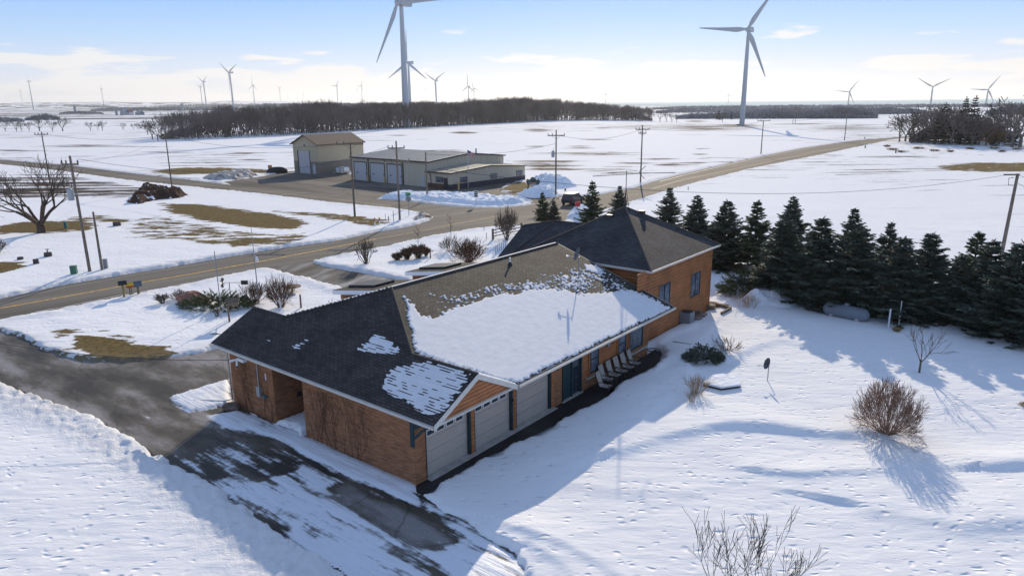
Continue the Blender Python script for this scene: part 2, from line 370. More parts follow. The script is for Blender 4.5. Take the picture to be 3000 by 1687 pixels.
# ------------------------------------------------------------------ ground material
def ground_mat():
    m = bpy.data.materials.new('snow_ground'); m.use_nodes = True; t = m.node_tree; n = t.nodes; l = t.links; b = n['Principled BSDF']
    at = n.new('ShaderNodeAttribute'); at.attribute_name = 'mask'; sp = n.new('ShaderNodeSeparateColor'); l.new(at.outputs['Color'], sp.inputs[0])
    tc = n.new('ShaderNodeTexCoord')
    def noise(sc, mapscale=(1, 1, 1), det=5, rough=.6):
        mp = n.new('ShaderNodeMapping'); mp.inputs['Scale'].default_value = mapscale; l.new(tc.outputs['Object'], mp.inputs[0])
        q = n.new('ShaderNodeTexNoise'); q.inputs['Scale'].default_value = sc; q.inputs['Detail'].default_value = det; q.inputs['Roughness'].default_value = rough; l.new(mp.outputs[0], q.inputs['Vector']); return q
    def thresh(ch, nz, amp):
        a = n.new('ShaderNodeMath'); a.operation = 'MULTIPLY_ADD'; l.new(nz.outputs[0], a.inputs[0]); a.inputs[1].default_value = amp; a.inputs[2].default_value = -amp / 2
        c = n.new('ShaderNodeMath'); c.operation = 'ADD'; l.new(a.outputs[0], c.inputs[0]); l.new(ch, c.inputs[1])
        s = n.new('ShaderNodeMapRange'); s.interpolation_type = 'SMOOTHSTEP'; s.inputs['From Min'].default_value = .46; s.inputs['From Max'].default_value = .56; l.new(c.outputs[0], s.inputs['Value'])
        g0 = n.new('ShaderNodeMapRange'); g0.inputs['From Min'].default_value = .02; g0.inputs['From Max'].default_value = .2; l.new(ch, g0.inputs['Value']); g1 = n.new('ShaderNodeMath'); g1.operation = 'MULTIPLY'; l.new(s.outputs[0], g1.inputs[0]); l.new(g0.outputs[0], g1.inputs[1]); return g1
    ng = noise(.55, (.5, 1.5, 1), 9, .72); nd = noise(.14, (.22, 2.0, 1), 9, .74)
    tg = thresh(sp.outputs[0], ng, 2.6); td = thresh(sp.outputs[1], nd, 3.4)
    nc = noise(3.0, det=5); gr = n.new('ShaderNodeValToRGB'); l.new(nc.outputs[0], gr.inputs[0])
    gr.color_ramp.elements[0].position = .3; gr.color_ramp.elements[1].position = .7
    gr.color_ramp.elements[0].color = (.085, .062, .026, 1); gr.color_ramp.elements[1].color = (.20, .145, .062, 1)
    sn = noise(.35, det=4); sr = n.new('ShaderNodeValToRGB'); l.new(sn.outputs[0], sr.inputs[0])
    sr.color_ramp.elements[0].color = (.79, .80, .82, 1); sr.color_ramp.elements[1].color = (.86, .86, .87, 1)
    m1 = n.new('ShaderNodeMixRGB'); l.new(tg.outputs[0], m1.inputs[0]); l.new(sr.outputs[0], m1.inputs[1]); l.new(gr.outputs[0], m1.inputs[2])
    m2 = n.new('ShaderNodeMixRGB'); l.new(td.outputs[0], m2.inputs[0]); l.new(m1.outputs[0], m2.inputs[1]); m2.inputs[2].default_value = (.075, .058, .046, 1)
    # dirty snow near the carriageways
    m3 = n.new('ShaderNodeMixRGB'); nm = noise(2.2, det=6); md = n.new('ShaderNodeMath'); md.operation = 'MULTIPLY'
    l.new(sp.outputs[2], md.inputs[0]); l.new(nm.outputs[0], md.inputs[1]); l.new(md.outputs[0], m3.inputs[0]); l.new(m2.outputs[0], m3.inputs[1]); m3.inputs[2].default_value = (.32, .29, .25, 1)
    l.new(m3.outputs[0], b.inputs['Base Color']); b.inputs['Roughness'].default_value = .9; b.inputs['Specular IOR Level'].default_value = .03
    # bumps: wind ripples, footprints, crumbs
    rip = noise(1.6, (.45, 1.5, 1), 5, .55); crumb = noise(9, det=7, rough=.7)
    vo = n.new('ShaderNodeTexVoronoi'); vo.inputs['Scale'].default_value = 2.7; mpv = n.new('ShaderNodeMapping'); mpv.inputs['Scale'].default_value = (.75, 1.25, 1)
    wob = noise(.8, det=2); wm = n.new('ShaderNodeMixRGB'); wm.blend_type = 'ADD'; wm.inputs[0].default_value = .8
    l.new(tc.outputs['Object'], wm.inputs[1]); l.new(wob.outputs['Color'], wm.inputs[2]); l.new(wm.outputs[0], mpv.inputs[0]); l.new(mpv.outputs[0], vo.inputs['Vector'])
    dm = n.new('ShaderNodeMapRange'); dm.interpolation_type = 'SMOOTHSTEP'; dm.inputs['From Min'].default_value = .0; dm.inputs['From Max'].default_value = .44; l.new(vo.outputs['Distance'], dm.inputs['Value'])
    pat = noise(.12, det=2); pm = n.new('ShaderNodeMapRange'); pm.inputs['From Min'].default_value = .22; pm.inputs['From Max'].default_value = .46; l.new(pat.outputs[0], pm.inputs['Value'])
    # no dimples on lumpy banks: alpha carries lump strength
    inv = n.new('ShaderNodeMath'); inv.operation = 'SUBTRACT'; inv.inputs[0].default_value = 1; inv.use_clamp = True; l.new(at.outputs['Alpha'], inv.inputs[1])
    pk = n.new('ShaderNodeMath'); pk.operation = 'MULTIPLY'; l.new(pm.outputs[0], pk.inputs[0]); l.new(inv.outputs[0], pk.inputs[1])
    vs_ = n.new('ShaderNodeSeparateColor'); l.new(vo.outputs['Color'], vs_.inputs[0]); rs = n.new('ShaderNodeMapRange'); rs.inputs['From Min'].default_value = .38; rs.inputs['From Max'].default_value = .8; l.new(vs_.outputs[0], rs.inputs['Value'])
    iv2 = n.new('ShaderNodeMath'); iv2.operation = 'SUBTRACT'; iv2.inputs[0].default_value = 1; l.new(dm.outputs[0], iv2.inputs[1]); hv2 = n.new('ShaderNodeMath'); hv2.operation = 'MULTIPLY'; l.new(iv2.outputs[0], hv2.inputs[0]); l.new(rs.outputs[0], hv2.inputs[1]); dm2 = n.new('ShaderNodeMath'); dm2.operation = 'SUBTRACT'; dm2.inputs[0].default_value = 1; l.new(hv2.outputs[0], dm2.inputs[1])
    b1 = n.new('ShaderNodeBump'); b1.inputs['Strength'].default_value = .75; b1.inputs['Distance'].default_value = .08; l.new(rip.outputs[0], b1.inputs['Height'])
    b2 = n.new('ShaderNodeBump'); b2.inputs['Distance'].default_value = .055; l.new(pk.outputs[0], b2.inputs['Strength']); l.new(dm2.outputs[0], b2.inputs['Height']); l.new(b1.outputs[0], b2.inputs['Normal'])
    b3 = n.new('ShaderNodeBump'); b3.inputs['Distance'].default_value = .085; l.new(at.outputs['Alpha'], b3.inputs['Strength']); l.new(crumb.outputs[0], b3.inputs['Height']); l.new(b2.outputs[0], b3.inputs['Normal'])
    l.new(b3.outputs[0], b.inputs['Normal'])
    return m
GM = ground_mat()

def build_ground():
    rr = [1.0]
    while rr[-1] < 14: rr.append(rr[-1] + .6)
    while rr[-1] < 130: rr.append(rr[-1] * 1.0055)
    while rr[-1] < 14000: rr.append(rr[-1] * 1.0125)
    rr = np.array(rr)
    aa = np.radians(np.concatenate([np.linspace(-180, -47, 34, endpoint=False), np.linspace(-47, 47, 620, endpoint=False), np.linspace(47, 180, 34)]))
    R, A = np.meshgrid(rr, aa, indexing='ij'); x = (R * np.sin(A)).ravel(); y = (R * np.cos(A)).ravel()
    z, sdm, lump = ground_height(x, y)
    r = np.hypot(x, y)
    # photo coordinates of every vertex, used only to look up where bare patches lie
    d = np.stack([x, y, 0 * x], -1) - CAM; k = d @ fwd; k = np.where(k < 1, 1, k)
    px = (1500 + F * (d @ RV) / k) / KD; py = (843.5 - F * (d @ UV) / k) / KD; fr = (d @ fwd) > 1
    g = np.zeros(x.shape); dt = np.zeros(x.shape)
    for arr, lst in ((g, GRASS), (dt, DIRT)):
        for pts, s in lst:
            if s == 0: continue
            P = gp(pts); w = np.maximum(.5, r * .022)
            sd = bbox_sd(x, y, P, 9)
            arr[:] = np.maximum(arr, s * (1 - sstep(-.6, 1.0, sd / w)))
    for cx, cy, rx, ry, s in ELL:
        q = np.sqrt(((px - cx) / rx) ** 2 + ((py - cy) / (ry * 1.2)) ** 2)
        dt[:] = np.maximum(dt, np.where(fr, s * .72 * (1 - sstep(.1, 2.0, q)), 0))
    # ploughed far fields on the left
    st = fbm(x / 160 + y / 900, y / 26, 4, 60); m = fr & (px < 760) & (py < 328)
    dt[m] = np.maximum(dt[m], (sstep(.46, .62, st) * .85 * (1 - sstep(420, 900, px)) * (1 - sstep(312, 326, py)))[m])
    m = fr & (py < 300) & (px > 1600); st2 = fbm(x / 120, y / 60, 3, 61); dt[m] = np.maximum(dt[m], sstep(.60, .72, st2[m]) * .5)
    # thin stubble showing through the snow of the open fields
    far = sstep(110, 170, r) * (1 - sstep(900, 2500, r)); dt = np.maximum(dt, far * .26 * sstep(.42, .62, fbm(x / 70, y / 45, 3, 64)))
    mid = sstep(48, 62, r) * (1 - sstep(100, 150, r)) * (px > 1800); dt = np.maximum(dt, mid * .13)
    mask = np.zeros((len(x), 4), np.float32); mask[:, 0] = g; mask[:, 1] = dt
    mask[:, 2] = np.clip(np.exp(-np.clip(sdm, 0, 50) / .5) * (r > 40) * .8, 0, .8); mask[:, 3] = lump * (1 - np.clip(np.maximum(g, dt) * 1.5, 0, 1))
    nr, na = R.shape; i = np.arange(nr - 1)[:, None] * na + np.arange(na - 1)[None, :]; i = i.ravel()
    q = np.stack([i, i + 1, i + na + 1, i + na], -1)
    me = npmesh('ground', np.stack([x, y, z], -1), q[:, ::-1], GM, True, {'mask': mask})
    o = link('ground', me); o['kind'] = 'structure'
build_ground()

# ------------------------------------------------------------------ paved sheets
def tri_sheet(name, poly, z, m, kind='structure'):
    import bmesh
    bm = bmesh.new(); vs = [bm.verts.new((a, b, z)) for a, b in poly]; f = bm.faces.new(vs)
    bmesh.ops.triangulate(bm, faces=[f]); me = bpy.data.meshes.new(name); bmesh.ops.recalc_face_normals(bm, faces=bm.faces)
    for f in bm.faces:
        if f.normal.z < 0: f.normal_flip()
    bm.to_mesh(me); bm.free(); me.materials.append(m); o = link(name, me)
    if kind: o['kind'] = kind
    return o
def asphalt(name, c1, c2, c3, sc=.25, mscale=(1, 1, 1), rot=0.0, rough=.85, crack=0.0, pos=(.35, .5, .66)):
    m = mat(name, c1, rough, spec=.08 if rough > .8 else .3); t = m.node_tree; n = t.nodes; l = t.links; b = n['Principled BSDF']
    tc = n.new('ShaderNodeTexCoord'); mp = n.new('ShaderNodeMapping'); mp.inputs['Rotation'].default_value = (0, 0, rot); l.new(tc.outputs['Object'], mp.inputs[0])
    m2 = n.new('ShaderNodeMapping'); m2.inputs['Scale'].default_value = mscale; l.new(mp.outputs[0], m2.inputs[0])
    q = n.new('ShaderNodeTexNoise'); q.inputs['Scale'].default_value = sc; q.inputs['Detail'].default_value = 6; q.inputs['Roughness'].default_value = .6; l.new(m2.outputs[0], q.inputs['Vector'])
    r = n.new('ShaderNodeValToRGB'); e = r.color_ramp.elements; e[0].position = pos[0]; e[1].position = pos[2]; e[0].color = (*c1, 1); e[1].color = (*c3, 1); x = e.new(pos[1]); x.color = (*c2, 1)
    l.new(q.outputs[0], r.inputs[0])
    gq = n.new('ShaderNodeTexNoise'); gq.inputs['Scale'].default_value = 9; gq.inputs['Detail'].default_value = 4; l.new(tc.outputs['Object'], gq.inputs['Vector'])
    gm = n.new('ShaderNodeMixRGB'); gm.blend_type = 'OVERLAY'; gm.inputs[0].default_value = .35; l.new(r.outputs[0], gm.inputs[1]); l.new(gq.outputs[0], gm.inputs[2])
    last = gm.outputs[0]
    if crack:
        wn = n.new('ShaderNodeTexNoise'); wn.inputs['Scale'].default_value = .6; l.new(tc.outputs['Object'], wn.inputs['Vector'])
        wa = n.new('ShaderNodeMixRGB'); wa.blend_type = 'ADD'; wa.inputs[0].default_value = 1.3; l.new(tc.outputs['Object'], wa.inputs[1]); l.new(wn.outputs['Color'], wa.inputs[2])
        v = n.new('ShaderNodeTexVoronoi'); v.feature = 'DISTANCE_TO_EDGE'; v.inputs['Scale'].default_value = .26; l.new(wa.outputs[0], v.inputs['Vector'])
        c = n.new('ShaderNodeMapRange'); c.inputs['From Min'].default_value = .004; c.inputs['From Max'].default_value = .016; l.new(v.outputs['Distance'], c.inputs['Value'])
        cm = n.new('ShaderNodeMixRGB'); cm.blend_type = 'MULTIPLY'; cm.inputs[0].default_value = crack; l.new(last, cm.inputs[1]); l.new(c.outputs[0], cm.inputs[2]); last = cm.outputs[0]
    l.new(last, b.inputs['Base Color'])
    return m, last
RM, _ = asphalt('road_asphalt', (.115, .103, .088), (.155, .140, .120), (.205, .187, .163), .16, (.12, 1.6, 1), math.radians(-38))
tri_sheet('road', ROAD, .02, RM)
LM, _ = asphalt('lot_asphalt', (.085, .077, .068), (.135, .122, .106), (.20, .185, .16), .12, (.3, 1.2, 1), math.radians(40), crack=.5)
tri_sheet('parking_lot', LOT, .015, LM)
D2M, _ = asphalt('wet_asphalt', (.09, .08, .065), (.16, .15, .135), (.33, .33, .33), .3, (1.5, .4, 1), math.radians(20))
tri_sheet('side_driveway', D2, .012, D2M)
SM, _ = asphalt('dark_asphalt', (.016, .015, .017), (.022, .021, .023), (.035, .033, .034), .5, rough=.6)
tri_sheet('walkway', STRIP, .03, SM)
# driveway: fine sheet with its own thin ice and slush
def drive_sheet():
    P = np.array(D1); h = .11
    xs = np.arange(P[:, 0].min(), P[:, 0].max(), h); ys = np.arange(P[:, 1].min(), P[:, 1].max(), h)
    X, Y = np.meshgrid(xs, ys, indexing='ij'); x = X.ravel(); y = Y.ravel()
    sd = sdist(x, y, D1)
    S = np.zeros(x.shape)
    SNOW = [([(520, 1045), (600, 1030), (650, 1050), (700, 1076), (765, 1076), (772, 1108), (880, 1166), (960, 1192), (1048, 1238), (1075, 1280), (1010, 1265), (900, 1215), (800, 1150), (730, 1118), (650, 1092), (560, 1070)], 1),
            ([(420, 1000), (500, 975), (580, 950), (585, 1018), (520, 1032), (470, 1040), (430, 1015)], 1),
            ([(540, 1050), (620, 1070), (660, 1100), (560, 1075)], .9), ([(430, 1140), (450, 1140), (500, 1152), (520, 1158), (480, 1170)], .45),
            ([(470, 1190), (520, 1205), (560, 1198), (560, 1170), (590, 1180), (640, 1210), (700, 1190), (740, 1180), (760, 1160), (830, 1185), (900, 1215), (1010, 1265), (1075, 1290), (1150, 1330), (1220, 1380), (1330, 1420), (1330, 1560), (900, 1560), (700, 1345)], .76),
            ([(430, 1165), (560, 1105), (700, 1120), (790, 1145), (760, 1195), (600, 1215), (480, 1192)], .40), ([(690, 1062), (765, 1095), (1047, 1215), (1062, 1262), (960, 1240), (860, 1195), (765, 1146), (700, 1098)], 1.1), ([(1045, 1240), (1120, 1283), (1200, 1333), (1300, 1395), (1330, 1440), (1230, 1400), (1160, 1345), (1070, 1290)], .85),
            ([(760, 1130), (860, 1150), (1000, 1230), (880, 1190), (800, 1160)], .8), ([(700, 1120), (790, 1150), (900, 1200), (820, 1175), (740, 1140)], .5)]
    BARE = [([(835, 1222), (870, 1212), (930, 1240), (985, 1262), (1060, 1290), (1120, 1330), (1160, 1352), (1140, 1375), (1100, 1388), (1040, 1378), (980, 1340), (930, 1310), (860, 1270), (815, 1232)], .88),
            ([(960, 1375), (1010, 1378), (1060, 1400), (1110, 1425), (1150, 1460), (1110, 1460), (1050, 1415), (985, 1390)], .85), ([(765, 1325), (790, 1335), (815, 1370), (790, 1360)], .9),
            ([(672, 1305), (705, 1318), (735, 1335), (700, 1330)], .9), ([(560, 1190), (640, 1165), (720, 1160), (745, 1180), (690, 1200), (650, 1212), (600, 1200)], .45),
            ([(840, 1190), (900, 1210), (960, 1235), (900, 1222)], .8), ([(470, 1187), (500, 1192), (560, 1225), (548, 1232)], .6), ([(1060, 1285), (1130, 1300), (1150, 1312), (1100, 1305)], .6)]
    for pts, s in SNOW: S = np.maximum(S, s * (1 - sstep(-.45, .35, bbox_sd(x, y, gp(pts), 3))))
    for pts, s in BARE: S = S * (1 - s * (1 - sstep(-.35, .3, bbox_sd(x, y, gp(pts), 3))))
    snowy = 1 - sstep(-.2, .5, bbox_sd(x, y, gp(SNOW[4][0]), 5))
    idx = np.arange(len(x)).reshape(X.shape); c = idx[:-1, :-1].ravel(); q = np.stack([c, idx[1:, :-1].ravel(), idx[1:, 1:].ravel(), idx[:-1, 1:].ravel()], -1)
    keep = sd[c] < .1; q = q[keep]
    used = np.unique(q); remap = np.full(len(x), -1); remap[used] = np.arange(len(used))
    zz = .008 + .10 * sstep(.5, 1.0, S) * (0.5 + fbm(x * 1.5, y * 1.5, 3, 12))
    m, last = asphalt('drive_asphalt', (.036, .031, .025), (.090, .078, .060), (.24, .225, .22), .30, (1.5, .45, 1), -TA, rough=.6, crack=.35, pos=(.40, .50, .62))  # pale end of the ramp: dry salt streaks plus wet sheen put into the colour
    t = m.node_tree; n = t.nodes; l = t.links; b = n['Principled BSDF']
    tc = n.new('ShaderNodeTexCoord'); mp = n.new('ShaderNodeMapping'); mp.inputs['Rotation'].default_value = (0, 0, -TA); l.new(tc.outputs['Object'], mp.inputs[0])
    m2 = n.new('ShaderNodeMapping'); m2.inputs['Scale'].default_value = (3.2, .32, 1); l.new(mp.outputs[0], m2.inputs[0])
    qn = n.new('ShaderNodeTexNoise'); qn.inputs['Scale'].default_value = .75; qn.inputs['Detail'].default_value = 6; qn.inputs['Roughness'].default_value = .62; l.new(m2.outputs[0], qn.inputs['Vector'])
    fn = n.new('ShaderNodeTexNoise'); fn.inputs['Scale'].default_value = 3.5; fn.inputs['Detail'].default_value = 5; l.new(tc.outputs['Object'], fn.inputs['Vector'])
    at = n.new('ShaderNodeAttribute'); at.attribute_name = 'snow'
    a = n.new('ShaderNodeMath'); a.operation = 'MULTIPLY_ADD'; l.new(qn.outputs[0], a.inputs[0]); a.inputs[1].default_value = 2.3; l.new(at.outputs['Fac'], a.inputs[2])
    a2 = n.new('ShaderNodeMath'); a2.operation = 'MULTIPLY_ADD'; l.new(fn.outputs[0], a2.inputs[0]); a2.inputs[1].default_value = .5; l.new(a.outputs[0], a2.inputs[2])
    s = n.new('ShaderNodeMapRange'); s.interpolation_type = 'SMOOTHSTEP'; s.inputs['From Min'].default_value = 1.76; s.inputs['From Max'].default_value = 2.12; l.new(a2.outputs[0], s.inputs['Value'])
    ice = n.new('ShaderNodeMixRGB'); l.new(s.outputs[0], ice.inputs[0]); l.new(last, ice.inputs[1]); ice.inputs[2].default_value = (.74, .77, .83, 1)
    l.new(ice.outputs[0], b.inputs['Base Color'])
    bp = n.new('ShaderNodeBump'); bp.inputs['Distance'].default_value = .06; l.new(a2.outputs[0], bp.inputs['Height']); l.new(s.outputs[0], bp.inputs['Strength']); l.new(bp.outputs[0], b.inputs['Normal'])
    me = npmesh('driveway', np.stack([x, y, zz], -1)[used], remap[q], m, True, {'snow': S[used]})
    link('driveway', me)['kind'] = 'structure'
drive_sheet()

def stripe(name, pts, w, z, m, dash=None):
    P = [np.array(p) for p in gp(pts)]; mb = MB()
    L_, R_ = [], []
    for i, p in enumerate(P):
        d = P[min(i + 1, len(P) - 1)] - P[max(i - 1, 0)]; d = d / np.linalg.norm(d); nrm = np.array([-d[1], d[0]]); L_.append(p + nrm * w / 2); R_.append(p - nrm * w / 2)
    for i in range(len(P) - 1): mb.add([(*R_[i], z), (*R_[i + 1], z), (*L_[i + 1], z), (*L_[i], z)], [(0, 1, 2, 3)])
    mb.build(name, m)['kind'] = 'structure'
YM = mat('yellow_paint', (.55, .33, .06), .7, var=.35, vscale=2.5); WM = mat('white_line_paint', (.5, .48, .45), .7, var=.3, vscale=2)
YF = mat('worn_yellow_paint', (.30, .22, .12), .8, var=.25, vscale=1.5)
ctr = [(-300, 836), (0, 776), (167, 746), (333, 715), (500, 686), (667, 656), (859, 619), (945, 601.7)]
stripe('road_marking', ctr, .26, .024, YM); stripe('road_marking', [(945, 601.7), (1064, 580.7), (1164, 560), (1256, 543)], .26, .024, YF)
stripe('road_marking', [(90, 785), (165, 771.7), (308, 741.7), (412, 724.7), (500, 707.5), (640, 678)], .14, .024, WM)
stripe('road_marking', [(-300, 818), (0, 758.5), (167, 723), (333, 693.5), (500, 665), (667, 636), (859, 608.5)], .14, .024, mat('faded_white_paint', (.30, .28, .25), .8))
stripe('road_marking', [(0, 407.5), (160, 424), (333, 446), (560, 470), (859, 503), (985, 519)], .3, .024, YF)
stripe('road_marking', [(1640, 475), (1717, 453), (1884, 418), (2050, 382), (2237, 349.6)], .35, .024, YF)
stripe('road_marking', [(1660, 457), (1717, 442), (1827, 416), (1917, 395.5), (2050, 370)], .2, .024, WM)

# ------------------------------------------------------------------ heaps of ploughed snow and soil
SNOWP = mat('ploughed_snow', (.80, .83, .88), .8, var=.06, vscale=1.5, bump=.12, bscale=3.0, spec=.03)
DIRTY = mat('dirty_ploughed_snow', (.62, .60, .58), .85, col2=(.22, .19, .17), vscale=1.2, bump=.1, bscale=4, spec=.15)
SOIL = mat('dark_soil', (.045, .030, .024), .95, col2=(.10, .052, .035), vscale=1.6, bump=.1, bscale=5, spec=.1)
def soil_snow():
    m = SOIL; t = m.node_tree; n = t.nodes; l = t.links; b = n['Principled BSDF']; src = b.inputs['Base Color'].links[0].from_socket
    tc = n.new('ShaderNodeTexCoord'); q = n.new('ShaderNodeTexNoise'); q.inputs['Scale'].default_value = .9; q.inputs['Detail'].default_value = 5; l.new(tc.outputs['Object'], q.inputs['Vector'])
    s = n.new('ShaderNodeMapRange'); s.inputs['From Min'].default_value = .60; s.inputs['From Max'].default_value = .63; l.new(q.outputs[0], s.inputs['Value'])
    x = n.new('ShaderNodeMixRGB'); l.new(s.outputs[0], x.inputs[0]); l.new(src, x.inputs[1]); x.inputs[2].default_value = (.75, .78, .84, 1); l.new(x.outputs[0], b.inputs['Base Color'])
soil_snow()
def heap(name, pts, h, m, label, cat, res=.22, fr=.9, seed=1, sharp=.8, edge=1.6):
    P = gp(pts); A = np.array(P); c = A.mean(0)
    xs = np.arange(A[:, 0].min() - .5, A[:, 0].max() + .5, res); ys = np.arange(A[:, 1].min() - .5, A[:, 1].max() + .5, res)
    X, Y = np.meshgrid(xs, ys, indexing='ij'); x = X.ravel(); y = Y.ravel(); sd = sdist(x, y, P)
    sd = sd + (fbm(x * .7, y * .7, 3, seed + 4) - .5) * 1.4
    f = sstep(0, edge, -sd) ** sharp
    z = f * h * (.45 + .9 * fbm(x * fr * .5, y * fr * .5, 3, seed)) + f * (fbm(x * 1.8, y * 1.8, 3, seed + 9) - .5) * h * .5 - .06 + .12 * f
    idx = np.arange(len(x)).reshape(X.shape); q0 = idx[:-1, :-1].ravel(); q = np.stack([q0, idx[1:, :-1].ravel(), idx[1:, 1:].ravel(), idx[:-1, 1:].ravel()], -1)
    q = q[(f[q].max(1) > 0)]; used = np.unique(q); rm = np.full(len(x), -1); rm[used] = np.arange(len(used))
    V = np.stack([x - c[0], y - c[1], z], -1)[used]
    o = link(name, npmesh(name, V, rm[q], m, False)); o.location = (c[0], c[1], 0.0)
    return tag(o, label, cat)
heap('snow_pile', [(944, 501), (975, 492), (1010, 488), (1085, 489), (1200, 493), (1290, 500), (1345, 507), (1324, 514), (1264, 520), (1194, 520), (1124, 514), (1032, 505)], 0.8, SNOWP, 'long low windrow of ploughed snow between the road junction and the station parking lot', 'snow pile', seed=3)
heap('snow_pile', [(1312, 462), (1345, 455), (1400, 455), (1458, 466), (1464, 473), (1400, 479), (1340, 473)], 1.9, SNOWP, 'tall blue shaded heap of ploughed snow right of the metal station building', 'snow pile', res=.3, fr=.7, seed=5, edge=3.5)
heap('snow_pile', [(1294, 494), (1330, 484), (1400, 480), (1414, 488), (1400, 497), (1340, 499)], 1.35, SNOWP, 'snow heap carrying the small dark station sign at the lot entrance', 'snow pile', fr=.8, seed=8, edge=2.4)
heap('snow_pile', [(500, 451), (540, 441), (600, 436), (645, 437), (655, 444), (600, 453), (530, 457)], 1.1, DIRTY, 'grey dirty snow heap beside the far road left of the tall shed', 'snow pile', fr=.8, seed=12, edge=2.4)
heap('snow_pile', [(1420, 550), (1440, 532), (1480, 526), (1510, 542), (1450, 566)], 1.0, SNOWP, 'small snow heap between the spruces behind the dark hip roof', 'snow pile', seed=15)
heap('snow_pile', [(1035, 557), (1060, 538), (1080, 543), (1076, 553), (1045, 562)], .8, DIRTY, 'small dirty snow clod heap on the rounded road corner', 'snow pile', seed=18, edge=.9)
heap('snow_mound', [(1832, 762), (1858, 738), (1900, 730), (1960, 742), (2025, 765), (2000, 782), (1940, 780), (1880, 782)], 1.15, SNOWP, 'smooth snow mound with dry weeds in front of the left end of the spruce row', 'snow mound', fr=.4, seed=22, sharp=1.3, edge=2.0)
heap('soil_pile', [(312, 514), (330, 496), (356, 474), (400, 477), (440, 486), (480, 492), (462, 501), (400, 505), (350, 518)], 1.35, SOIL, 'dark brown heap of broken soil clods in the snow below the far road', 'soil pile', res=.2, fr=1.1, seed=31, edge=1.8)
# lake far out on the right
lw = mat('lake_ice', (.46, .60, .62), .95, spec=.02)
mb = MB(); ang = np.radians(np.linspace(6, 75, 40)); vs = []
for a in ang: r0 = 1750 + 1400 * max(0, (math.radians(16) - a) * 5); vs += [(r0 * math.sin(a), r0 * math.cos(a), 1.2), (14500 * math.sin(a), 14500 * math.cos(a), 1.2)]
mb.add(vs, [(2 * i, 2 * i + 2, 2 * i + 3, 2 * i + 1) for i in range(len(ang) - 1)]); mb.build('lake', lw)['kind'] = 'structure'
# ------------------------------------------------------------------ house
ZE = 3.1; UE = -.12; VE = -1.3; PF = .507; PS = .343
def zF(u): return ZE + PF * (u - UE)
def zS(v): return ZE + PS * (v - VE)
def shingle_mat(name, c1, c2, row=.145, var=.25):
    m = mat(name, c1, .88, spec=.2); t = m.node_tree; n = t.nodes; l = t.links; b = n['Principled BSDF']
    uv = n.new('ShaderNodeUVMap'); br = n.new('ShaderNodeTexBrick'); l.new(uv.outputs[0], br.inputs['Vector'])
    br.inputs['Scale'].default_value = 1; br.inputs['Brick Width'].default_value = .31; br.inputs['Row Height'].default_value = row; br.inputs['Mortar Size'].default_value = .014; br.inputs['Mortar Smooth'].default_value = .3
    br.inputs['Color1'].default_value = (*c1, 1); br.inputs['Color2'].default_value = (*c2, 1); br.inputs['Mortar'].default_value = (*[c * .35 for c in c1], 1); br.inputs['Bias'].default_value = 0
    q = n.new('ShaderNodeTexNoise'); q.inputs['Scale'].default_value = .55; q.inputs['Detail'].default_value = 5; l.new(uv.outputs[0], q.inputs['Vector'])
    o = n.new('ShaderNodeMixRGB'); o.blend_type = 'OVERLAY'; o.inputs[0].default_value = .7; l.new(br.outputs[0], o.inputs[1]); l.new(q.outputs[0], o.inputs[2]); l.new(o.outputs[0], b.inputs['Base Color'])
    # each course tilts up to its butt edge
    sp = n.new('ShaderNodeSeparateXYZ'); l.new(uv.outputs[0], sp.inputs[0]); fr = n.new('ShaderNodeMath'); fr.operation = 'DIVIDE'; l.new(sp.outputs[1], fr.inputs[0]); fr.inputs[1].default_value = row
    fc = n.new('ShaderNodeMath'); fc.operation = 'FRACT'; l.new(fr.outputs[0], fc.inputs[0]); iv = n.new('ShaderNodeMath'); iv.operation = 'SUBTRACT'; iv.inputs[0].default_value = 1; l.new(fc.outputs[0], iv.inputs[1])
    ml = n.new('ShaderNodeMath'); ml.operation = 'MULTIPLY_ADD'; l.new(br.outputs['Fac'], ml.inputs[0]); ml.inputs[1].default_value = -.8; l.new(iv.outputs[0], ml.inputs[2])
    bp = n.new('ShaderNodeBump'); bp.inputs['Distance'].default_value = .022; bp.inputs['Strength'].default_value = 1; l.new(ml.outputs[0], bp.inputs['Height']); l.new(bp.outputs[0], b.inputs['Normal'])
    return m
SH = shingle_mat('dark_shingle', (.050, .043, .042), (.082, .072, .068))
SHS = shingle_mat('weathered_shingle', (.056, .053, .048), (.100, .092, .079))
SHB = shingle_mat('charcoal_shingle', (.048, .050, .058), (.085, .083, .085), row=.14)
TRIM = mat('cream_trim', (.62, .60, .56), .55, var=.06); SOFF = mat('grey_trim', (.40, .40, .40), .6)
LOG = mat('log_siding', (.36, .145, .055), .55, var=.18, vscale=.9, spec=.35, coord='Object')
def grain(m):
    t = m.node_tree; n = t.nodes; l = t.links; b = n['Principled BSDF']; src = b.inputs['Base Color'].links[0].from_socket
    tc = n.new('ShaderNodeTexCoord'); mp = n.new('ShaderNodeMapping'); mp.inputs['Scale'].default_value = (.6, .6, 9); l.new(tc.outputs['Object'], mp.inputs[0])
    q = n.new('ShaderNodeTexNoise'); q.inputs['Scale'].default_value = 1.6; q.inputs['Detail'].default_value = 6; l.new(mp.outputs[0], q.inputs['Vector'])
    o = n.new('ShaderNodeMixRGB'); o.blend_type = 'OVERLAY'; o.inputs[0].default_value = .55; l.new(src, o.inputs[1]); l.new(q.outputs[0], o.inputs[2]); l.new(o.outputs[0], b.inputs['Base Color'])
grain(LOG)
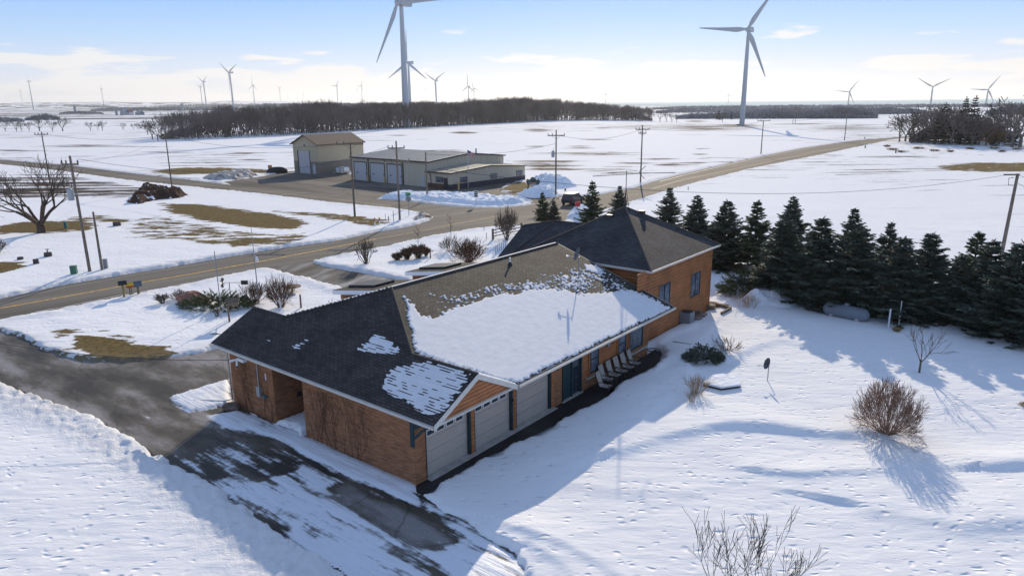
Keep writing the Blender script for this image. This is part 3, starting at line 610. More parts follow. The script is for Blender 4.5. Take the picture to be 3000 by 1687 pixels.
def brick_mat():
    m = mat('brick', (.35, .18, .08), .85, spec=.2); t = m.node_tree; n = t.nodes; l = t.links; b = n['Principled BSDF']
    uv = n.new('ShaderNodeUVMap'); br = n.new('ShaderNodeTexBrick'); l.new(uv.outputs[0], br.inputs['Vector']); br.inputs['Scale'].default_value = 1
    br.inputs['Brick Width'].default_value = .42; br.inputs['Row Height'].default_value = .078; br.inputs['Mortar Size'].default_value = .009; br.inputs['Mortar Smooth'].default_value = .2; br.offset_frequency = 2
    br.inputs['Color1'].default_value = (.42, .19, .092, 1); br.inputs['Color2'].default_value = (.22, .10, .058, 1); br.inputs['Mortar'].default_value = (.19, .125, .075, 1); br.inputs['Bias'].default_value = -.25
    q = n.new('ShaderNodeTexNoise'); q.inputs['Scale'].default_value = 2.2; q.inputs['Detail'].default_value = 7; q.inputs['Roughness'].default_value = .7
    mp = n.new('ShaderNodeMapping'); mp.inputs['Scale'].default_value = (1.2, 5, 1); l.new(uv.outputs[0], mp.inputs[0]); l.new(mp.outputs[0], q.inputs['Vector'])
    o = n.new('ShaderNodeMixRGB'); o.blend_type = 'OVERLAY'; o.inputs[0].default_value = .75; l.new(br.outputs[0], o.inputs[1]); l.new(q.outputs[0], o.inputs[2]); l.new(o.outputs[0], b.inputs['Base Color'])
    bp = n.new('ShaderNodeBump'); bp.inputs['Distance'].default_value = .02; bp.invert = True; l.new(br.outputs['Fac'], bp.inputs['Height']); l.new(bp.outputs[0], b.inputs['Normal'])
    return m
BR = brick_mat()
TEAL = mat('dark_teal_paint', (.018, .045, .055), .5); GLASS = mat('dark_glass', (.03, .04, .055), .08, spec=.8); CURT = mat('curtain_glass', (.16, .19, .24), .15, col2=(.05, .065, .09), vscale=2.3, spec=.7)
DOORM = mat('garage_door', (.45, .395, .345), .55, var=.03); CONC = mat('concrete', (.42, .40, .37), .85, var=.15, bump=.01)
DARK = mat('dark_metal', (.03, .032, .036), .5); GALV = mat('galvanised', (.42, .44, .47), .4, metal=.6); WPVC = mat('white_plastic', (.75, .76, .78), .4); GREYM = mat('grey_metal', (.28, .30, .33), .5, metal=.3)
WOODD = mat('weathered_wood', (.17, .13, .10), .9, var=.3, vscale=6)
house = empty('house', A0, TA, 'long brick and orange log house with three garage doors and a tall hip roofed wing', 'house')
def hb(name, m, fn, par=None):
    mb = MB(); fn(mb); return mb.build(name, m, par or house)
def wall_u(mb, u, v0, v1, z0, z1, face=-1):       # brick face lying in a plane of constant u
    q = [(u, v0, z0), (u, v1, z0), (u, v1, z1), (u, v0, z1)]; uv = [(v0, z0), (v1, z0), (v1, z1), (v0, z1)]
    if face < 0: q = q[::-1]; uv = uv[::-1]
    mb.add(q, [(0, 1, 2, 3)], [uv])
def wall_v(mb, v, u0, u1, z0, z1, face=-1):
    q = [(u0, v, z0), (u1, v, z0), (u1, v, z1), (u0, v, z1)]; uv = [(u0, z0), (u1, z0), (u1, z1), (u0, z1)]
    if face > 0: q = q[::-1]; uv = uv[::-1]
    mb.add(q, [(0, 1, 2, 3)], [uv])
ZT = 3.0
def brick(mb):
    wall_u(mb, 0, 0, 7.4, -.3, ZT); wall_u(mb, 0, 9.8, 13.6, -.3, ZT)
    wall_v(mb, 9.8, 0, 2.4, -.3, ZT, -1); wall_v(mb, 7.4, 0, 2.4, -.3, ZT, 1); wall_u(mb, 2.4, 7.4, 9.8, -.3, ZT)
    wall_v(mb, 13.6, 0, 9, -.3, ZT, 1)
    wall_v(mb, 0, 0, .62, -.3, ZT)
def brick_pier(mb): wall_v(mb, -.03, 9.75, 10.45, -.3, ZT); wall_u(mb, 10.45, -.03, .15, -.3, ZT, 1); wall_u(mb, 9.75, -.03, .1, -.3, ZT, -1)
def brick_base(mb):
    wall_v(mb, -.05, 12.35, 19.75, -.3, .62); mb.add([(12.35, -.05, .62), (19.75, -.05, .62), (19.75, .05, .62), (12.35, .05, .62)], [(0, 1, 2, 3)])
    wall_u(mb, 19.75, -.05, .9, -.3, .62, 1)
hb('brick_wall', BR, brick); hb('brick_pier', BR, brick_pier); hb('brick_base', BR, brick_base)
def logwall(mb, p0, p1, z0, z1f, nrm, pitch=.205, dep=.045, holes=()):
    """half-log siding between two plan points; z1f(s) gives the top"""
    p0 = np.array(p0, float); p1 = np.array(p1, float); Ln = np.linalg.norm(p1 - p0); d = (p1 - p0) / Ln; nrm = np.array(nrm, float)
    cuts = sorted(set([0, Ln] + [h for hh in holes for h in hh[:2]]))
    ns = 24 if len({round(z1f(Ln * q), 3) for q in (0, .3, .5, 1)}) > 1 else 1
    segs = []
    for a, b in zip(cuts[:-1], cuts[1:]):
        for i in range(ns): segs.append((a + (b - a) * i / ns, a + (b - a) * (i + 1) / ns))
    prof = [(0, .0), (.12, .75), (.35, 1), (.65, 1), (.88, .75), (1, .0)]
    zmax = max(z1f(0), z1f(Ln), z1f(Ln / 2)); rows = int((zmax - z0) / pitch) + 1
    for r_ in range(rows):
        for (t0, o0), (t1, o1) in zip(prof[:-1], prof[1:]):
            za = z0 + (r_ + t0) * pitch; zb = z0 + (r_ + t1) * pitch
            for a, b in segs:
                if any(h[0] - 1e-6 <= a and b <= h[1] + 1e-6 and zb > h[2] and za < h[3] for h in holes): continue
                za1, zb1, za2, zb2 = min(za, z1f(a)), min(zb, z1f(a)), min(za, z1f(b)), min(zb, z1f(b))
                if zb1 - za1 < 1e-5 and zb2 - za2 < 1e-5: continue
                q = [p0 + d * a + nrm * dep * o0, p0 + d * b + nrm * dep * o0, p0 + d * b + nrm * dep * o1, p0 + d * a + nrm * dep * o1]
                zz = [za1, za2, zb2, zb1]; vs = [(w[0], w[1], z) for w, z in zip(q, zz)]
                mb.add(vs, [(0, 1, 2, 3)])
def logs(mb):
    logwall(mb, (12.35, 0), (19.8, 0), .62, lambda s: ZT, (0, -1))
    logwall(mb, (19.8, 0), (19.8, 14.6), .0, lambda s: zS(min(s, 14.6 - s)) - .15 if True else 0, (1, 0))
    logwall(mb, (9.52, 0), (9.75, 0), -.1, lambda s: ZT, (0, -1)); logwall(mb, (3.40, 0), (3.62, 0), -.1, lambda s: ZT, (0, -1)); logwall(mb, (6.38, 0), (6.62, 0), -.1, lambda s: ZT, (0, -1))
    zg = 3.0
    # gable triangle above the first two doors, set under the rake
    g0, g1 = .0, 5.0
    logwall(mb, (g0, -1.2), (g1, -1.2), zg, lambda s: zF(min(s + g0, 2 * 2.5 - (s + g0))) - .17, (0, -1), pitch=.17, dep=.04)
hb('log_siding', LOG, logs)
def tower_walls(mb):
    logwall(mb, (19.8, .9), (31.0, .9), -.2, lambda s: 4.95, (0, -1), pitch=.215, dep=.055)
    logwall(mb, (21.3, 10.0), (21.3, .9), 2.2, lambda s: 4.95, (-1, 0), pitch=.215, dep=.055)
    logwall(mb, (31.0, .9), (31.0, 10.2), -.2, lambda s: 4.95, (1, 0), pitch=.215, dep=.055)
    logwall(mb, (31.0, 10.2), (21.3, 10.2), -.2, lambda s: 4.95, (0, 1), pitch=.215, dep=.055)
    for u, v in ((21.3, .9), (31.0, .9)): mb.b2(u - .07, u + .07, v - .07, v + .07, -.2 if u > 25 else 1.0, 4.9)
hb('tower_wall', LOG, tower_walls)
for w__ in ((24.4, 31, 10.2, 15.0, -.2, 4.0), (9.0, 24, 14.4, 14.6, -.2, 2.95)): hb('rear_wall', LOG, lambda mb: mb.b2(*w__))
# roof
apex = (5.70, 7.3); zr = zF(5.70); vR = VE + (zF(2.5) - ZE) / PS; vL = 14.6 - vR
def F_(u, v): return (u, v, zF(u))
def S_(u, v): return (u, v, zS(v))
sl = math.sqrt(1 + PF * PF); ss = math.sqrt(1 + PS * PS)
vLE = 15.1
hb('roof', SH, lambda mb: (mb.slab([F_(UE, VE), F_(UE, vLE), F_(2.5, vLE), F_(2.5, vL), (5.7, 7.3, zr), F_(2.5, vR), F_(2.5, VE)], .14, (0, 1, 0), (1 / sl, 0, PF / sl))
    and mb.slab([(2.5, vL, zF(2.5)), (2.5, vLE, zF(2.5)), (5.12, vLE, ZE), (5.12, 15.9, ZE)], .14, (0, 1, 0), (-1 / sl, 0, PF / sl))))
hb('roof_panel', SHS, lambda mb: (mb.slab([(5.7, 7.3, zr), (20.5, 7.3, zr), (20.6, VE, ZE), (5.12, VE, ZE), (2.5, vR, zF(2.5))], .14, (1, 0, 0), (0, 1 / ss, PS / ss)),
    mb.slab([(2.5, vR, zF(2.5)), (5.12, VE, ZE), (2.5, VE, zF(2.5))], .14, (0, 1, 0), (-1 / sl, 0, PF / sl))))
hb('roof_panel', SHS, lambda mb: mb.slab([(5.7, 7.3, zr - .002), (20.5, 7.3, zr - .002), (20.5, 15.9, ZE), (5.12, 15.9, ZE), (2.5, vL, zF(2.5))], .14, (1, 0, 0), (0, -1 / ss, PS / ss)))
def ridgecap(mb, a, b, w=.13):
    a = np.array(a, float); b = np.array(b, float); a[2] += .01; b[2] += .01; mb.path([a, b], [w * .5, w * .5], 6)
hb('ridge_cap', mat('ridge_shingle', (.05, .048, .048), .9), lambda mb: [ridgecap(mb, *p) for p in (((5.7, 7.3, zr), (20.5, 7.3, zr)), (F_(2.5, vLE), F_(2.5, vL)), (F_(2.5, vR), F_(2.5, VE)), ((5.7, 7.3, zr), F_(2.5, vR)), ((5.7, 7.3, zr), F_(2.5, vL)))])
def gutter(mb, a, b, out_, w=.12, h=.13, drop=.06):
    a = np.array(a, float); b = np.array(b, float); o = np.array(out_, float); d = (b - a); d = d / np.linalg.norm(d)
    prof = [(0, 0), (0, -h), (w * .8, -h), (w, 0), (w - .02, 0), (w * .75, -h + .025), (.02, -h + .02), (.02, 0)]
    vs = [];
    for p in (a, b):
        for x, z in prof: vs.append(p + o * x + np.array([0, 0, z - .01]))
    n = len(prof); mb.add(vs, [(i, (i + 1) % n, n + (i + 1) % n, n + i) for i in range(n)]); mb.add(vs[:n], [tuple(range(n))]); mb.add(vs[n:], [tuple(range(n))])
def fascia(mb, a, b, out_, h=.2, th=.03, off=0.0):
    a = np.array(a, float); b = np.array(b, float); o = np.array(out_, float); up = np.array([0, 0, h])
    vs = [a + o * off, b + o * off, b + o * (off + th), a + o * (off + th)]; vs = [v - up for v in vs] + vs
    mb.add(vs, [(3, 2, 1, 0), (4, 5, 6, 7), (0, 1, 5, 4), (1, 2, 6, 5), (2, 3, 7, 6), (3, 0, 4, 7)])
hb('gutter', TRIM, lambda mb: gutter(mb, (UE, VE - .02, ZE - .01), (UE, vLE + .02, ZE - .01), (-1, 0, 0)))
hb('gutter', TRIM, lambda mb: gutter(mb, (5.16, VE, ZE - .01), (20.62, VE, ZE - .01), (0, -1, 0)))
for fa__ in (((UE, VE, ZE + .01), (2.5, VE, zF(2.5) + .01), (0, -1, 0), .24), ((2.5, VE, zF(2.5) + .01), (5.12, VE, ZE + .01), (0, -1, 0), .24), ((.0, -1.22, 3.09), (5.0, -1.22, 3.09), (0, -1, 0), .13, .05), ((20.5, 7.3, zr), (20.6, VE, ZE), (1, 0, 0), .18), ((UE, vLE, ZE), (2.5, vLE, zF(2.5)), (0, 1, 0), .2)): hb('fascia', TRIM, lambda mb: fascia(mb, *fa__))
hb('soffit', SOFF, lambda mb: (mb.b2(.0, 5.0, VE + .03, 0, 3.03, 3.075), mb.b2(5.0, 20.4, VE + .03, .0, 2.93, 2.96), mb.b2(UE + .02, .0, 0, 15.0, 2.93, 2.96)))
hb('downspout', GALV, lambda mb: (mb.path([(-.1, 13.75, 2.95), (-.05, 13.7, 2.7), (-.05, 13.7, .25), (-.35, 14.1, .12), (-1.2, 15.6, .08)], .045, 6)))
# garage doors
for (a, b, win) in ((.66, 3.30, 4), (3.68, 6.28, 4), (6.68, 9.42, 0)):
    dr = hb('garage_door', DOORM, lambda mb: [mb.b2(a, b, .13, .16, .06 + k * .545, .06 + (k + 1) * .545 - .012) for k in range(4)])
    hb('frame', TEAL, lambda mb: (mb.b2(b, b + .10, -.03, .16, 0, 2.55), mb.b2(a - .03, a, -.02, .16, 0, 2.3), mb.b2(a, b + .1, -.02, .16, 2.24, 2.55)), dr)
    for k in range(win): x_ = a + .2 + k * (b - a - .3) / 4; hb('window', DARK, lambda mb: mb.b2(x_, x_ + .40, .110, .129, 1.87, 2.07), dr); hb('window_trim', WPVC, lambda mb: mb.b2(x_ - .04, x_ + .44, .122, .1295, 1.83, 2.11), dr)
hb('fascia', TRIM, lambda mb: mb.b2(3.3, 9.5, -.02, .1, 2.56, 2.95))
hb('doorstep', CONC, lambda mb: mb.b2(.62, 9.75, -.28, .14, -.05, .055)); hb('doorstep', CONC, lambda mb: mb.b2(10.45, 12.35, -.16, .1, -.05, .07))
hb('corner_brace', TEAL, lambda mb: (mb.b2(-.06, .0, -.04, .16, 1.75, 3.0), mb.b2(-.06, .0, -.95, .16, 2.82, 3.02), mb.path([(-.03, .05, 2.05), (-.03, -.45, 2.55), (-.03, -.75, 2.8)], .055, 6), mb.b2(.0, 1.2, -.95, -.9, 2.86, 3.02)))
hb('beam', TEAL, lambda mb: (mb.b2(.0, .62, -.03, -.005, 2.5, 2.9)))
# patio door and windows on the long side, read off the photograph on the wall plane
def win(x0, y0, x1, y1, v, m, w=.07, mull=0, curt=None, dep=.07):
    (ua, za), (ub, zb) = onv(x0, y0, v), onv(x1, y1, v); u0, u1 = sorted((ua, ub)); z1, z0 = max(za, zb), min(za, zb)
    return (u0, u1, z0, z1)
def window(u0, u1, z0, z1, v, fm=TEAL, gm=CURT, w=.08, mull=0, bar=None, name='window', trim=None):
    f = MB(); f.b2(u0, u0 + w, v - .09, v, z0, z1); f.b2(u1 - w, u1, v - .09, v, z0, z1); f.b2(u0 + w, u1 - w, v - .09, v, z0, z0 + w); f.b2(u0 + w, u1 - w, v - .09, v, z1 - w, z1)
    for k in range(mull): c = u0 + (u1 - u0) * (k + 1) / (mull + 1); f.b2(c - w * .45, c + w * .45, v - .085, v, z0 + w, z1 - w)
    if bar: f.b2(u0 + w, u1 - w, v - .086, v, bar - .03, bar + .03)
    o = f.build(name, fm, house); g = MB(); g.b2(u0 + w * .5, u1 - w * .5, v - .06, v - .045, z0 + w * .5, z1 - w * .5); g.build('pane', gm, o)
    if trim: t = MB(); t.b2(u0 - .1, u0, v - .08, v, z0 - .1, z1 + .1); t.b2(u1, u1 + .1, v - .08, v, z0 - .1, z1 + .1); t.b2(u0, u1, v - .08, v, z1, z1 + .1); t.b2(u0, u1, v - .08, v, z0 - .1, z0); t.build('window_trim', trim, o)
    return o
window(13.05, 13.95, .80, 2.35, -.02, bar=1.6, trim=LOG); window(16.05, 16.95, .75, 2.35, -.02, bar=1.6, trim=LOG)
window(17.35, 19.0, .85, 2.45, -.02, w=.1, trim=LOG)
hb('window_sill', CONC, lambda mb: mb.b2(12.7, 14.4, -.14, -.04, .56, .66)); hb('window_sill', CONC, lambda mb: mb.b2(16.9, 19.6, -.14, -.04, .56, .66))
pd = hb('patio_door', TEAL, lambda mb: (mb.b2(10.5, 10.6, -.06, .1, .05, 2.5), mb.b2(12.2, 12.3, -.06, .1, .05, 2.5), mb.b2(11.35, 11.45, -.05, .1, .05, 2.4), mb.b2(10.6, 12.2, -.06, .1, 2.4, 2.5), mb.b2(10.6, 11.35, .02, .05, .05, 2.4)))
hb('pane', GLASS, lambda mb: mb.b2(11.45, 12.2, .03, .05, .1, 2.4), pd)
# the two windows of the tall wing
window(22.75, 24.35, 2.05, 3.62, .9, mull=1, gm=CURT, trim=LOG); window(27.55, 29.15, 1.72, 3.45, .9, mull=1, gm=CURT, trim=LOG)
hb('wall_lamp', GREYM, lambda mb: (mb.b2(14.75, 14.98, -.2, -.05, 1.95, 2.2)))
hb('wall_lamp', DARK, lambda mb: mb.b2(9.95, 10.07, -.12, -.03, 2.0, 2.45)); hb('wall_lamp', DARK, lambda mb: mb.b2(6.3, 6.36, -.1, -.02, 1.55, 1.7))
# fittings on the vine covered wall
hb('meter_box', GALV, lambda mb: (mb.b2(-.16, -.01, 10.85, 11.12, 1.12, 1.65), mb.tube((-.07, 11.0, 1.6), (-.07, 11.0, 2.95), .028, n=6)))
hb('meter', mat('teal_meter', (.08, .14, .15), .4), lambda mb: mb.tube((-.01, 10.55, 1.2), (-.15, 10.55, 1.2), .11, n=10))
hb('flood_lamp', WPVC, lambda mb: (mb.path([(-.02, 12.5, 2.72), (-.35, 12.5, 2.78), (-.5, 12.65, 2.72)], [.05, .05, .08], 8), mb.tube((-.3, 12.4, 2.75), (-.34, 12.35, 2.5), .05, .06, 8), mb.b2(-.25, -.02, 11.9, 12.5, 2.72, 2.86)))
hb('thermometer', WPVC, lambda mb: mb.b2(-.04, -.01, 10.33, 10.40, 2.12, 2.45)); hb('porch_lamp', WPVC, lambda mb: mb.tube((.35, 9.2, 2.75), (.35, 9.2, 2.93), .14, .11, 10))
hb('wall_vent', DARK, lambda mb: mb.b2(1.25, 1.5, 9.74, 9.79, .95, 1.2))
hb('wall_vent', WPVC, lambda mb: (mb.b2(20.55, 20.75, .72, .83, 1.45, 1.62), mb.path([(20.65, .72, 1.45), (20.65, .7, .7)], .03, 6)))
hb('pipe', GALV, lambda mb: (mb.path([(20.8, .75, 1.3), (20.8, .55, 1.25), (20.8, .55, .1)], .035, 6)))
hb('vent_pipe', WPVC, lambda mb: mb.tube((14.45, 6.55, 5.6), (14.45, 6.55, 6.22), .055, n=8)); hb('vent_boot', DARK, lambda mb: mb.tube((14.45, 6.55, zS(6.55) - .02), (14.45, 6.55, zS(6.55) + .16), .15, .07, 8))
# tall wing roof
TE = 5.0; tu0, tu1, tv0, tv1 = 20.95, 31.6, .55, 10.6; ta = (26.3, 5.55, 7.95)
def tslab(mb, a, b):
    A_ = np.array((*a, TE)); B_ = np.array((*b, TE)); s = (B_ - A_) / np.linalg.norm(B_ - A_); m_ = np.array(ta) - (A_ + B_) / 2; m_ = m_ - s * (m_ @ s); m_ /= np.linalg.norm(m_)
    mb.slab([A_, B_, ta], .12, s, m_)
cs = [(tu0, tv0), (tu1, tv0), (tu1, tv1), (tu0, tv1)]
hb('tower_roof', SHB, lambda mb: [tslab(mb, cs[i], cs[(i + 1) % 4]) for i in range(4)])
hb('ridge_cap', mat('ridge_shingle2', (.075, .068, .064), .9), lambda mb: [ridgecap(mb, (*c, TE), ta, .14) for c in cs])
hb('gutter', TRIM, lambda mb: (gutter(mb, (tu0, tv0, TE), (tu1, tv0, TE), (0, -1, 0), .1), gutter(mb, (tu0, tv1, TE), (tu0, tv0, TE), (-1, 0, 0), .1)))
hb('soffit', SOFF, lambda mb: (mb.b2(tu0, tu1, tv0 + .02, .9, TE - .17, TE - .14), mb.b2(tu0 + .02, 21.3, .9, 10.2, TE - .17, TE - .14), mb.b2(31.0, tu1, .9, 10.2, TE - .17, TE - .14)))
wz = lambda u: 6 - .5 * (28.3 - u)
hb('wing_roof', SHB, lambda mb: (mb.slab([(28.3, 8.6, 6), (28.3, 12.9, 6), (27.3, 15.5, wz(27.3)), (23.5, 15.05, wz(23.5)), (23.9, 14.1, wz(23.9)), (22.6, 8.8, wz(22.6))], .14, (0, 1, 0), (.894, 0, .447)),
    mb.slab([(28.3, 8.6, 6), (32.5, 8.6, 3.9), (32.5, 14.2, 3.9), (28.3, 12.9, 6)], .14, (0, 1, 0), (-.894, 0, .447)), mb.slab([(28.3, 12.9, 6), (32.5, 14.2, 3.9), (27.3, 15.5, wz(27.3))], .14, (1, 0, 0), (0, -.9, .4))))
hb('ridge_cap', mat('ridge_shingle3', (.06, .056, .055), .9), lambda mb: [ridgecap(mb, *p) for p in (((28.3, 9, 6), (28.3, 12.9, 6)), ((28.3, 12.9, 6), (27.3, 15.5, wz(27.3))), ((28.1, 12.9, wz(28.1) + .01), (23.9, 14.15, wz(23.9) + .01)))])
hb('roof_vent', DARK, lambda mb: mb.b2(25.0, 25.35, 5.9, 6.3, 7.25, 7.5)); hb('roof_vent', DARK, lambda mb: mb.b2(27.1, 27.5, 4.55, 4.9, 7.4, 7.65))
# skylight dormers beyond the ridge
for uc, tag_ in ((8.1, 0), (13.8, 1)):
    d = hb('dormer', LOG, lambda mb: (logwall(mb, (uc - 1.2, 13.05), (uc - 1.2, 8.4), 3.9, lambda s: 4.78 + .154 * s, (-1, 0), pitch=.19), mb.b2(uc - 1.15, uc + 1.2, 12.9, 13.05, 3.9, 4.75)))
    hb('dormer_roof', SHS, lambda mb: mb.slab([(uc - 1.5, 8.2, 5.6), (uc + 1.5, 8.2, 5.6), (uc + 1.5, 13.4, 4.8), (uc - 1.5, 13.4, 4.8)], .05, (1, 0, 0), (0, -.99, .1)), d)
    hb('dormer_fascia', WPVC, lambda mb: (fascia(mb, (uc - 1.5, 8.2, 5.58), (uc - 1.5, 13.42, 4.78), (-1, 0, 0), .24), fascia(mb, (uc - 1.5, 13.4, 4.78), (uc + 1.5, 13.4, 4.78), (0, 1, 0), .24)), d)
    sk = hb('skylight', DARK, lambda mb: mb.add([(uc + a, b, 4.8 + (13.4 - b) * .154 + c) for c in (0.0, .14) for a, b in ((-.75, 12.9), (-.75, 10.6), (.75, 10.6), (.75, 12.9))], [(3, 2, 1, 0), (4, 5, 6, 7), (0, 1, 5, 4), (1, 2, 6, 5), (2, 3, 7, 6), (3, 0, 4, 7)]), d)
# snow lying on the roofs
def roof_snow(P3, sdirn, tdirn, region, name, label, res=.055, depth=.05, row=.145, tabk=.42, rowk=0.0, tw=.16):
    """fine sheet over a roof plane; region: photo polygons with strength; courses of shingles break its edge"""
    P3 = [np.array(p, float) for p in P3]; s = np.array(sdirn, float); t = np.array(tdirn, float); nn = np.cross(s, t); nn = nn if nn[2] > 0 else -nn
    o = P3[0]; pl = [((p - o) @ s, (p - o) @ t) for p in P3]; A = np.array(pl)
    xs = np.arange(A[:, 0].min(), A[:, 0].max() + res, res); ys = np.arange(A[:, 1].min(), A[:, 1].max() + res, res)
    X, Y = np.meshgrid(xs, ys, indexing='ij'); x = X.ravel(); y = Y.ravel()
    W = o + x[:, None] * s + y[:, None] * t
    WW = A0 + W[:, :1] * ud + W[:, 1:2] * vd + W[:, 2:] * np.array([0, 0, 1.0]); d = WW - CAM; k = d @ fwd
    px = (1500 + F * (d @ RV) / k) / KD; py = (843.5 - F * (d @ UV) / k) / KD
    c = np.zeros(x.shape)
    for pts, st, soft in region: c = np.maximum(c, st * (1 - sstep(-soft, soft, sdist(px, py, pts))))
    gs = (o @ s) + x; gt = (o @ t) + y; rw = np.floor(gt / row); fr = gt / row - rw; tabn = _hash(np.floor(gs / tw + .5 * (rw % 2)), rw, 4)
    e = c + .55 * (fbm(gs * 1.1, gt * 1.1, 4, 8) - .5) + tabk * (tabn - .5) + .22 * (fr - .5)
    hgt = np.clip((e - .5) * .5, -.03, depth) + np.where(e > .5, (fbm(gs * 3, gt * 4, 2, 15) - .5) * .010 - .005 * fr - rowk * (tabn > .6) * .012 - rowk * .014 * (fr > .75), 0)
    sdp = sdist(x, y, pl); hgt = hgt - .08 * sstep(-.05, .0, sdp)
    V = W + nn * hgt[:, None]
    idx = np.arange(len(x)).reshape(X.shape); q0 = idx[:-1, :-1].ravel(); q = np.stack([q0, idx[1:, :-1].ravel(), idx[1:, 1:].ravel(), idx[:-1, 1:].ravel()], -1)
    q = q[(hgt[q].max(1) > -.004) & (sdp[q].max(1) < .04)]; used = np.unique(q); rm = np.full(len(x), -1); rm[used] = np.arange(len(used)); q = rm[q]
    f0 = V[used][q[:64]]; nz = np.cross(f0[:, 1] - f0[:, 0], f0[:, 2] - f0[:, 0])[:, 2].mean()
    if nz < 0: q = q[:, ::-1]
    ob = link(name, npmesh(name, V[used], q, RSN, True)); ob.location = Vector(A0); ob.rotation_euler = (0, 0, TA)
    ob['label'] = label; ob['kind'] = 'stuff'; ob['category'] = 'snow'
RSN = mat('roof_snow', (.74, .745, .77), .7, var=.03, vscale=2, bump=.007, bscale=14, spec=.05)
roof_snow([(2.5, vR, zF(2.5)), (5.7, 7.3, zr), (20.5, 7.3, zr), (20.6, VE + .02, ZE), (5.12, VE, ZE)], (1, 0, 0), (0, 1 / ss, PS / ss),
    [([(1017, 748), (1040, 765), (1062, 795), (1100, 800), (1130, 780), (1180, 768), (1230, 748), (1290, 738), (1340, 730), (1400, 728), (1470, 742), (1530, 738), (1575, 728), (1625, 745), (1684, 776), (1600, 815), (1440, 892), (1300, 964), (1195, 936), (1047, 886), (1035, 820)], 1.1, 15),
     ([(1240, 745), (1290, 700), (1340, 690), (1400, 690), (1450, 672), (1510, 668), (1560, 700), (1600, 735), (1540, 745), (1400, 735), (1290, 745)], .47, 18), ([(1470, 665), (1500, 668), (1520, 680), (1500, 688), (1475, 680)], 1.1, 5),
     ([(1030, 750), (1080, 735), (1200, 715), (1300, 690), (1500, 660), (1600, 720), (1500, 750), (1200, 780), (1070, 800)], .36, 22)], 'roof_snow', 'broad white snow sheet covering the sunny slope of the long roof')
roof_snow([(2.5, VE, zF(2.5)), (5.12, VE, ZE), (2.5, vR, zF(2.5))], (0, 1, 0), (-1 / sl, 0, PF / sl), [([(1000, 800), (1400, 800), (1400, 1000), (1000, 1000)], 1.3, 4)], 'roof_snow', 'bright triangle of snow behind the white gable fascia over the garage')
roof_snow([F_(UE, VE), F_(UE, vLE), F_(2.5, vLE), F_(2.5, vL), (5.7, 7.3, zr), F_(2.5, vR), F_(2.5, VE)], (0, 1, 0), (1 / sl, 0, PF / sl),
    [([(975, 935), (1020, 915), (1075, 912), (1120, 918), (1180, 938), (1150, 985), (1125, 1025), (1100, 1040), (1072, 1040), (1010, 1005), (960, 975)], 1.2, 20), ([(935, 845), (960, 845), (985, 858), (1018, 880), (1000, 890), (955, 890), (900, 880), (920, 862)], .98, 16),
     ([(715, 870), (740, 856), (790, 850), (770, 872), (740, 882)], .62, 16), ([(640, 855), (690, 848), (700, 862), (650, 870)], .36, 6)], 'roof_snow', 'patchy shaded snow patches on the dark slope above the brick wall', depth=.03, res=.045, tabk=.55, rowk=1.5, row=.145, tw=.31)
roof_snow([(2.5, vL, zF(2.5)), (5.7, 7.3, zr), (20.5, 7.3, zr), (20.5, 15.9, ZE), (5.12, 15.9, ZE)], (1, 0, 0), (0, -1 / ss, PS / ss), [([(300, 300), (2400, 300), (2400, 1400), (300, 1400)], 1.25, 4)], 'roof_snow', 'thin white strip of snow showing beyond the ridge of the long roof', res=.12, depth=.12)
# ------------------------------------------------------------------ plants
BARK = mat('bark', (.085, .062, .048), .95, var=.3, vscale=4); TWIG = mat('red_brown_twig', (.13, .075, .05), .9, var=.25, vscale=3); GTW = mat('grey_brown_twig', (.12, .095, .075), .9, var=.25, vscale=2)
FARB = mat('woods_bark', (.15, .125, .115), .95, var=.35, vscale=.08); DRYG = mat('dry_grass', (.30, .20, .09), .9, var=.3, vscale=3)
NEED = mat('spruce_needles', (.05, .070, .052), .75, col2=(.125, .15, .11), vscale=1.1, spec=.25); JUN = mat('juniper_needles', (.055, .07, .03), .8, col2=(.13, .14, .06), vscale=2.5); NEEDY = mat('young_spruce_needles', (.065, .09, .05), .8, col2=(.12, .145, .08), vscale=1.4)
def unit(v): return v / (np.linalg.norm(v) + 1e-9)
def grow(rng, segs, p, d, ln, r, depth, spread=.6, kids=3, up=.15, bend=.18, shrink=.68, nseg=3, minr=.004, droop=0.0):
    q = p.copy(); dd = d.copy(); st = ln / nseg
    for i in range(nseg):
        dd = unit(dd + rng.normal(0, bend, 3) + np.array([0, 0, up - droop])); n = q + dd * st
        r1 = r * (1 - .35 * (i + 1) / nseg); r0 = r * (1 - .35 * i / nseg); segs.append((q.copy(), n.copy(), max(r0, minr), max(r1, minr)))
        if depth > 0 and i > 0:
            for _ in range(kids - 1 if i < nseg - 1 else kids):
                a = rng.normal(0, 1, 3); a = unit(a - dd * (a @ dd)); nd = unit(dd + a * spread * rng.uniform(.6, 1.3))
                grow(rng, segs, n, nd, ln * shrink * rng.uniform(.75, 1.15), r1 * .62, depth - 1, spread, kids, up, bend, shrink, nseg, minr, droop)
        q = n
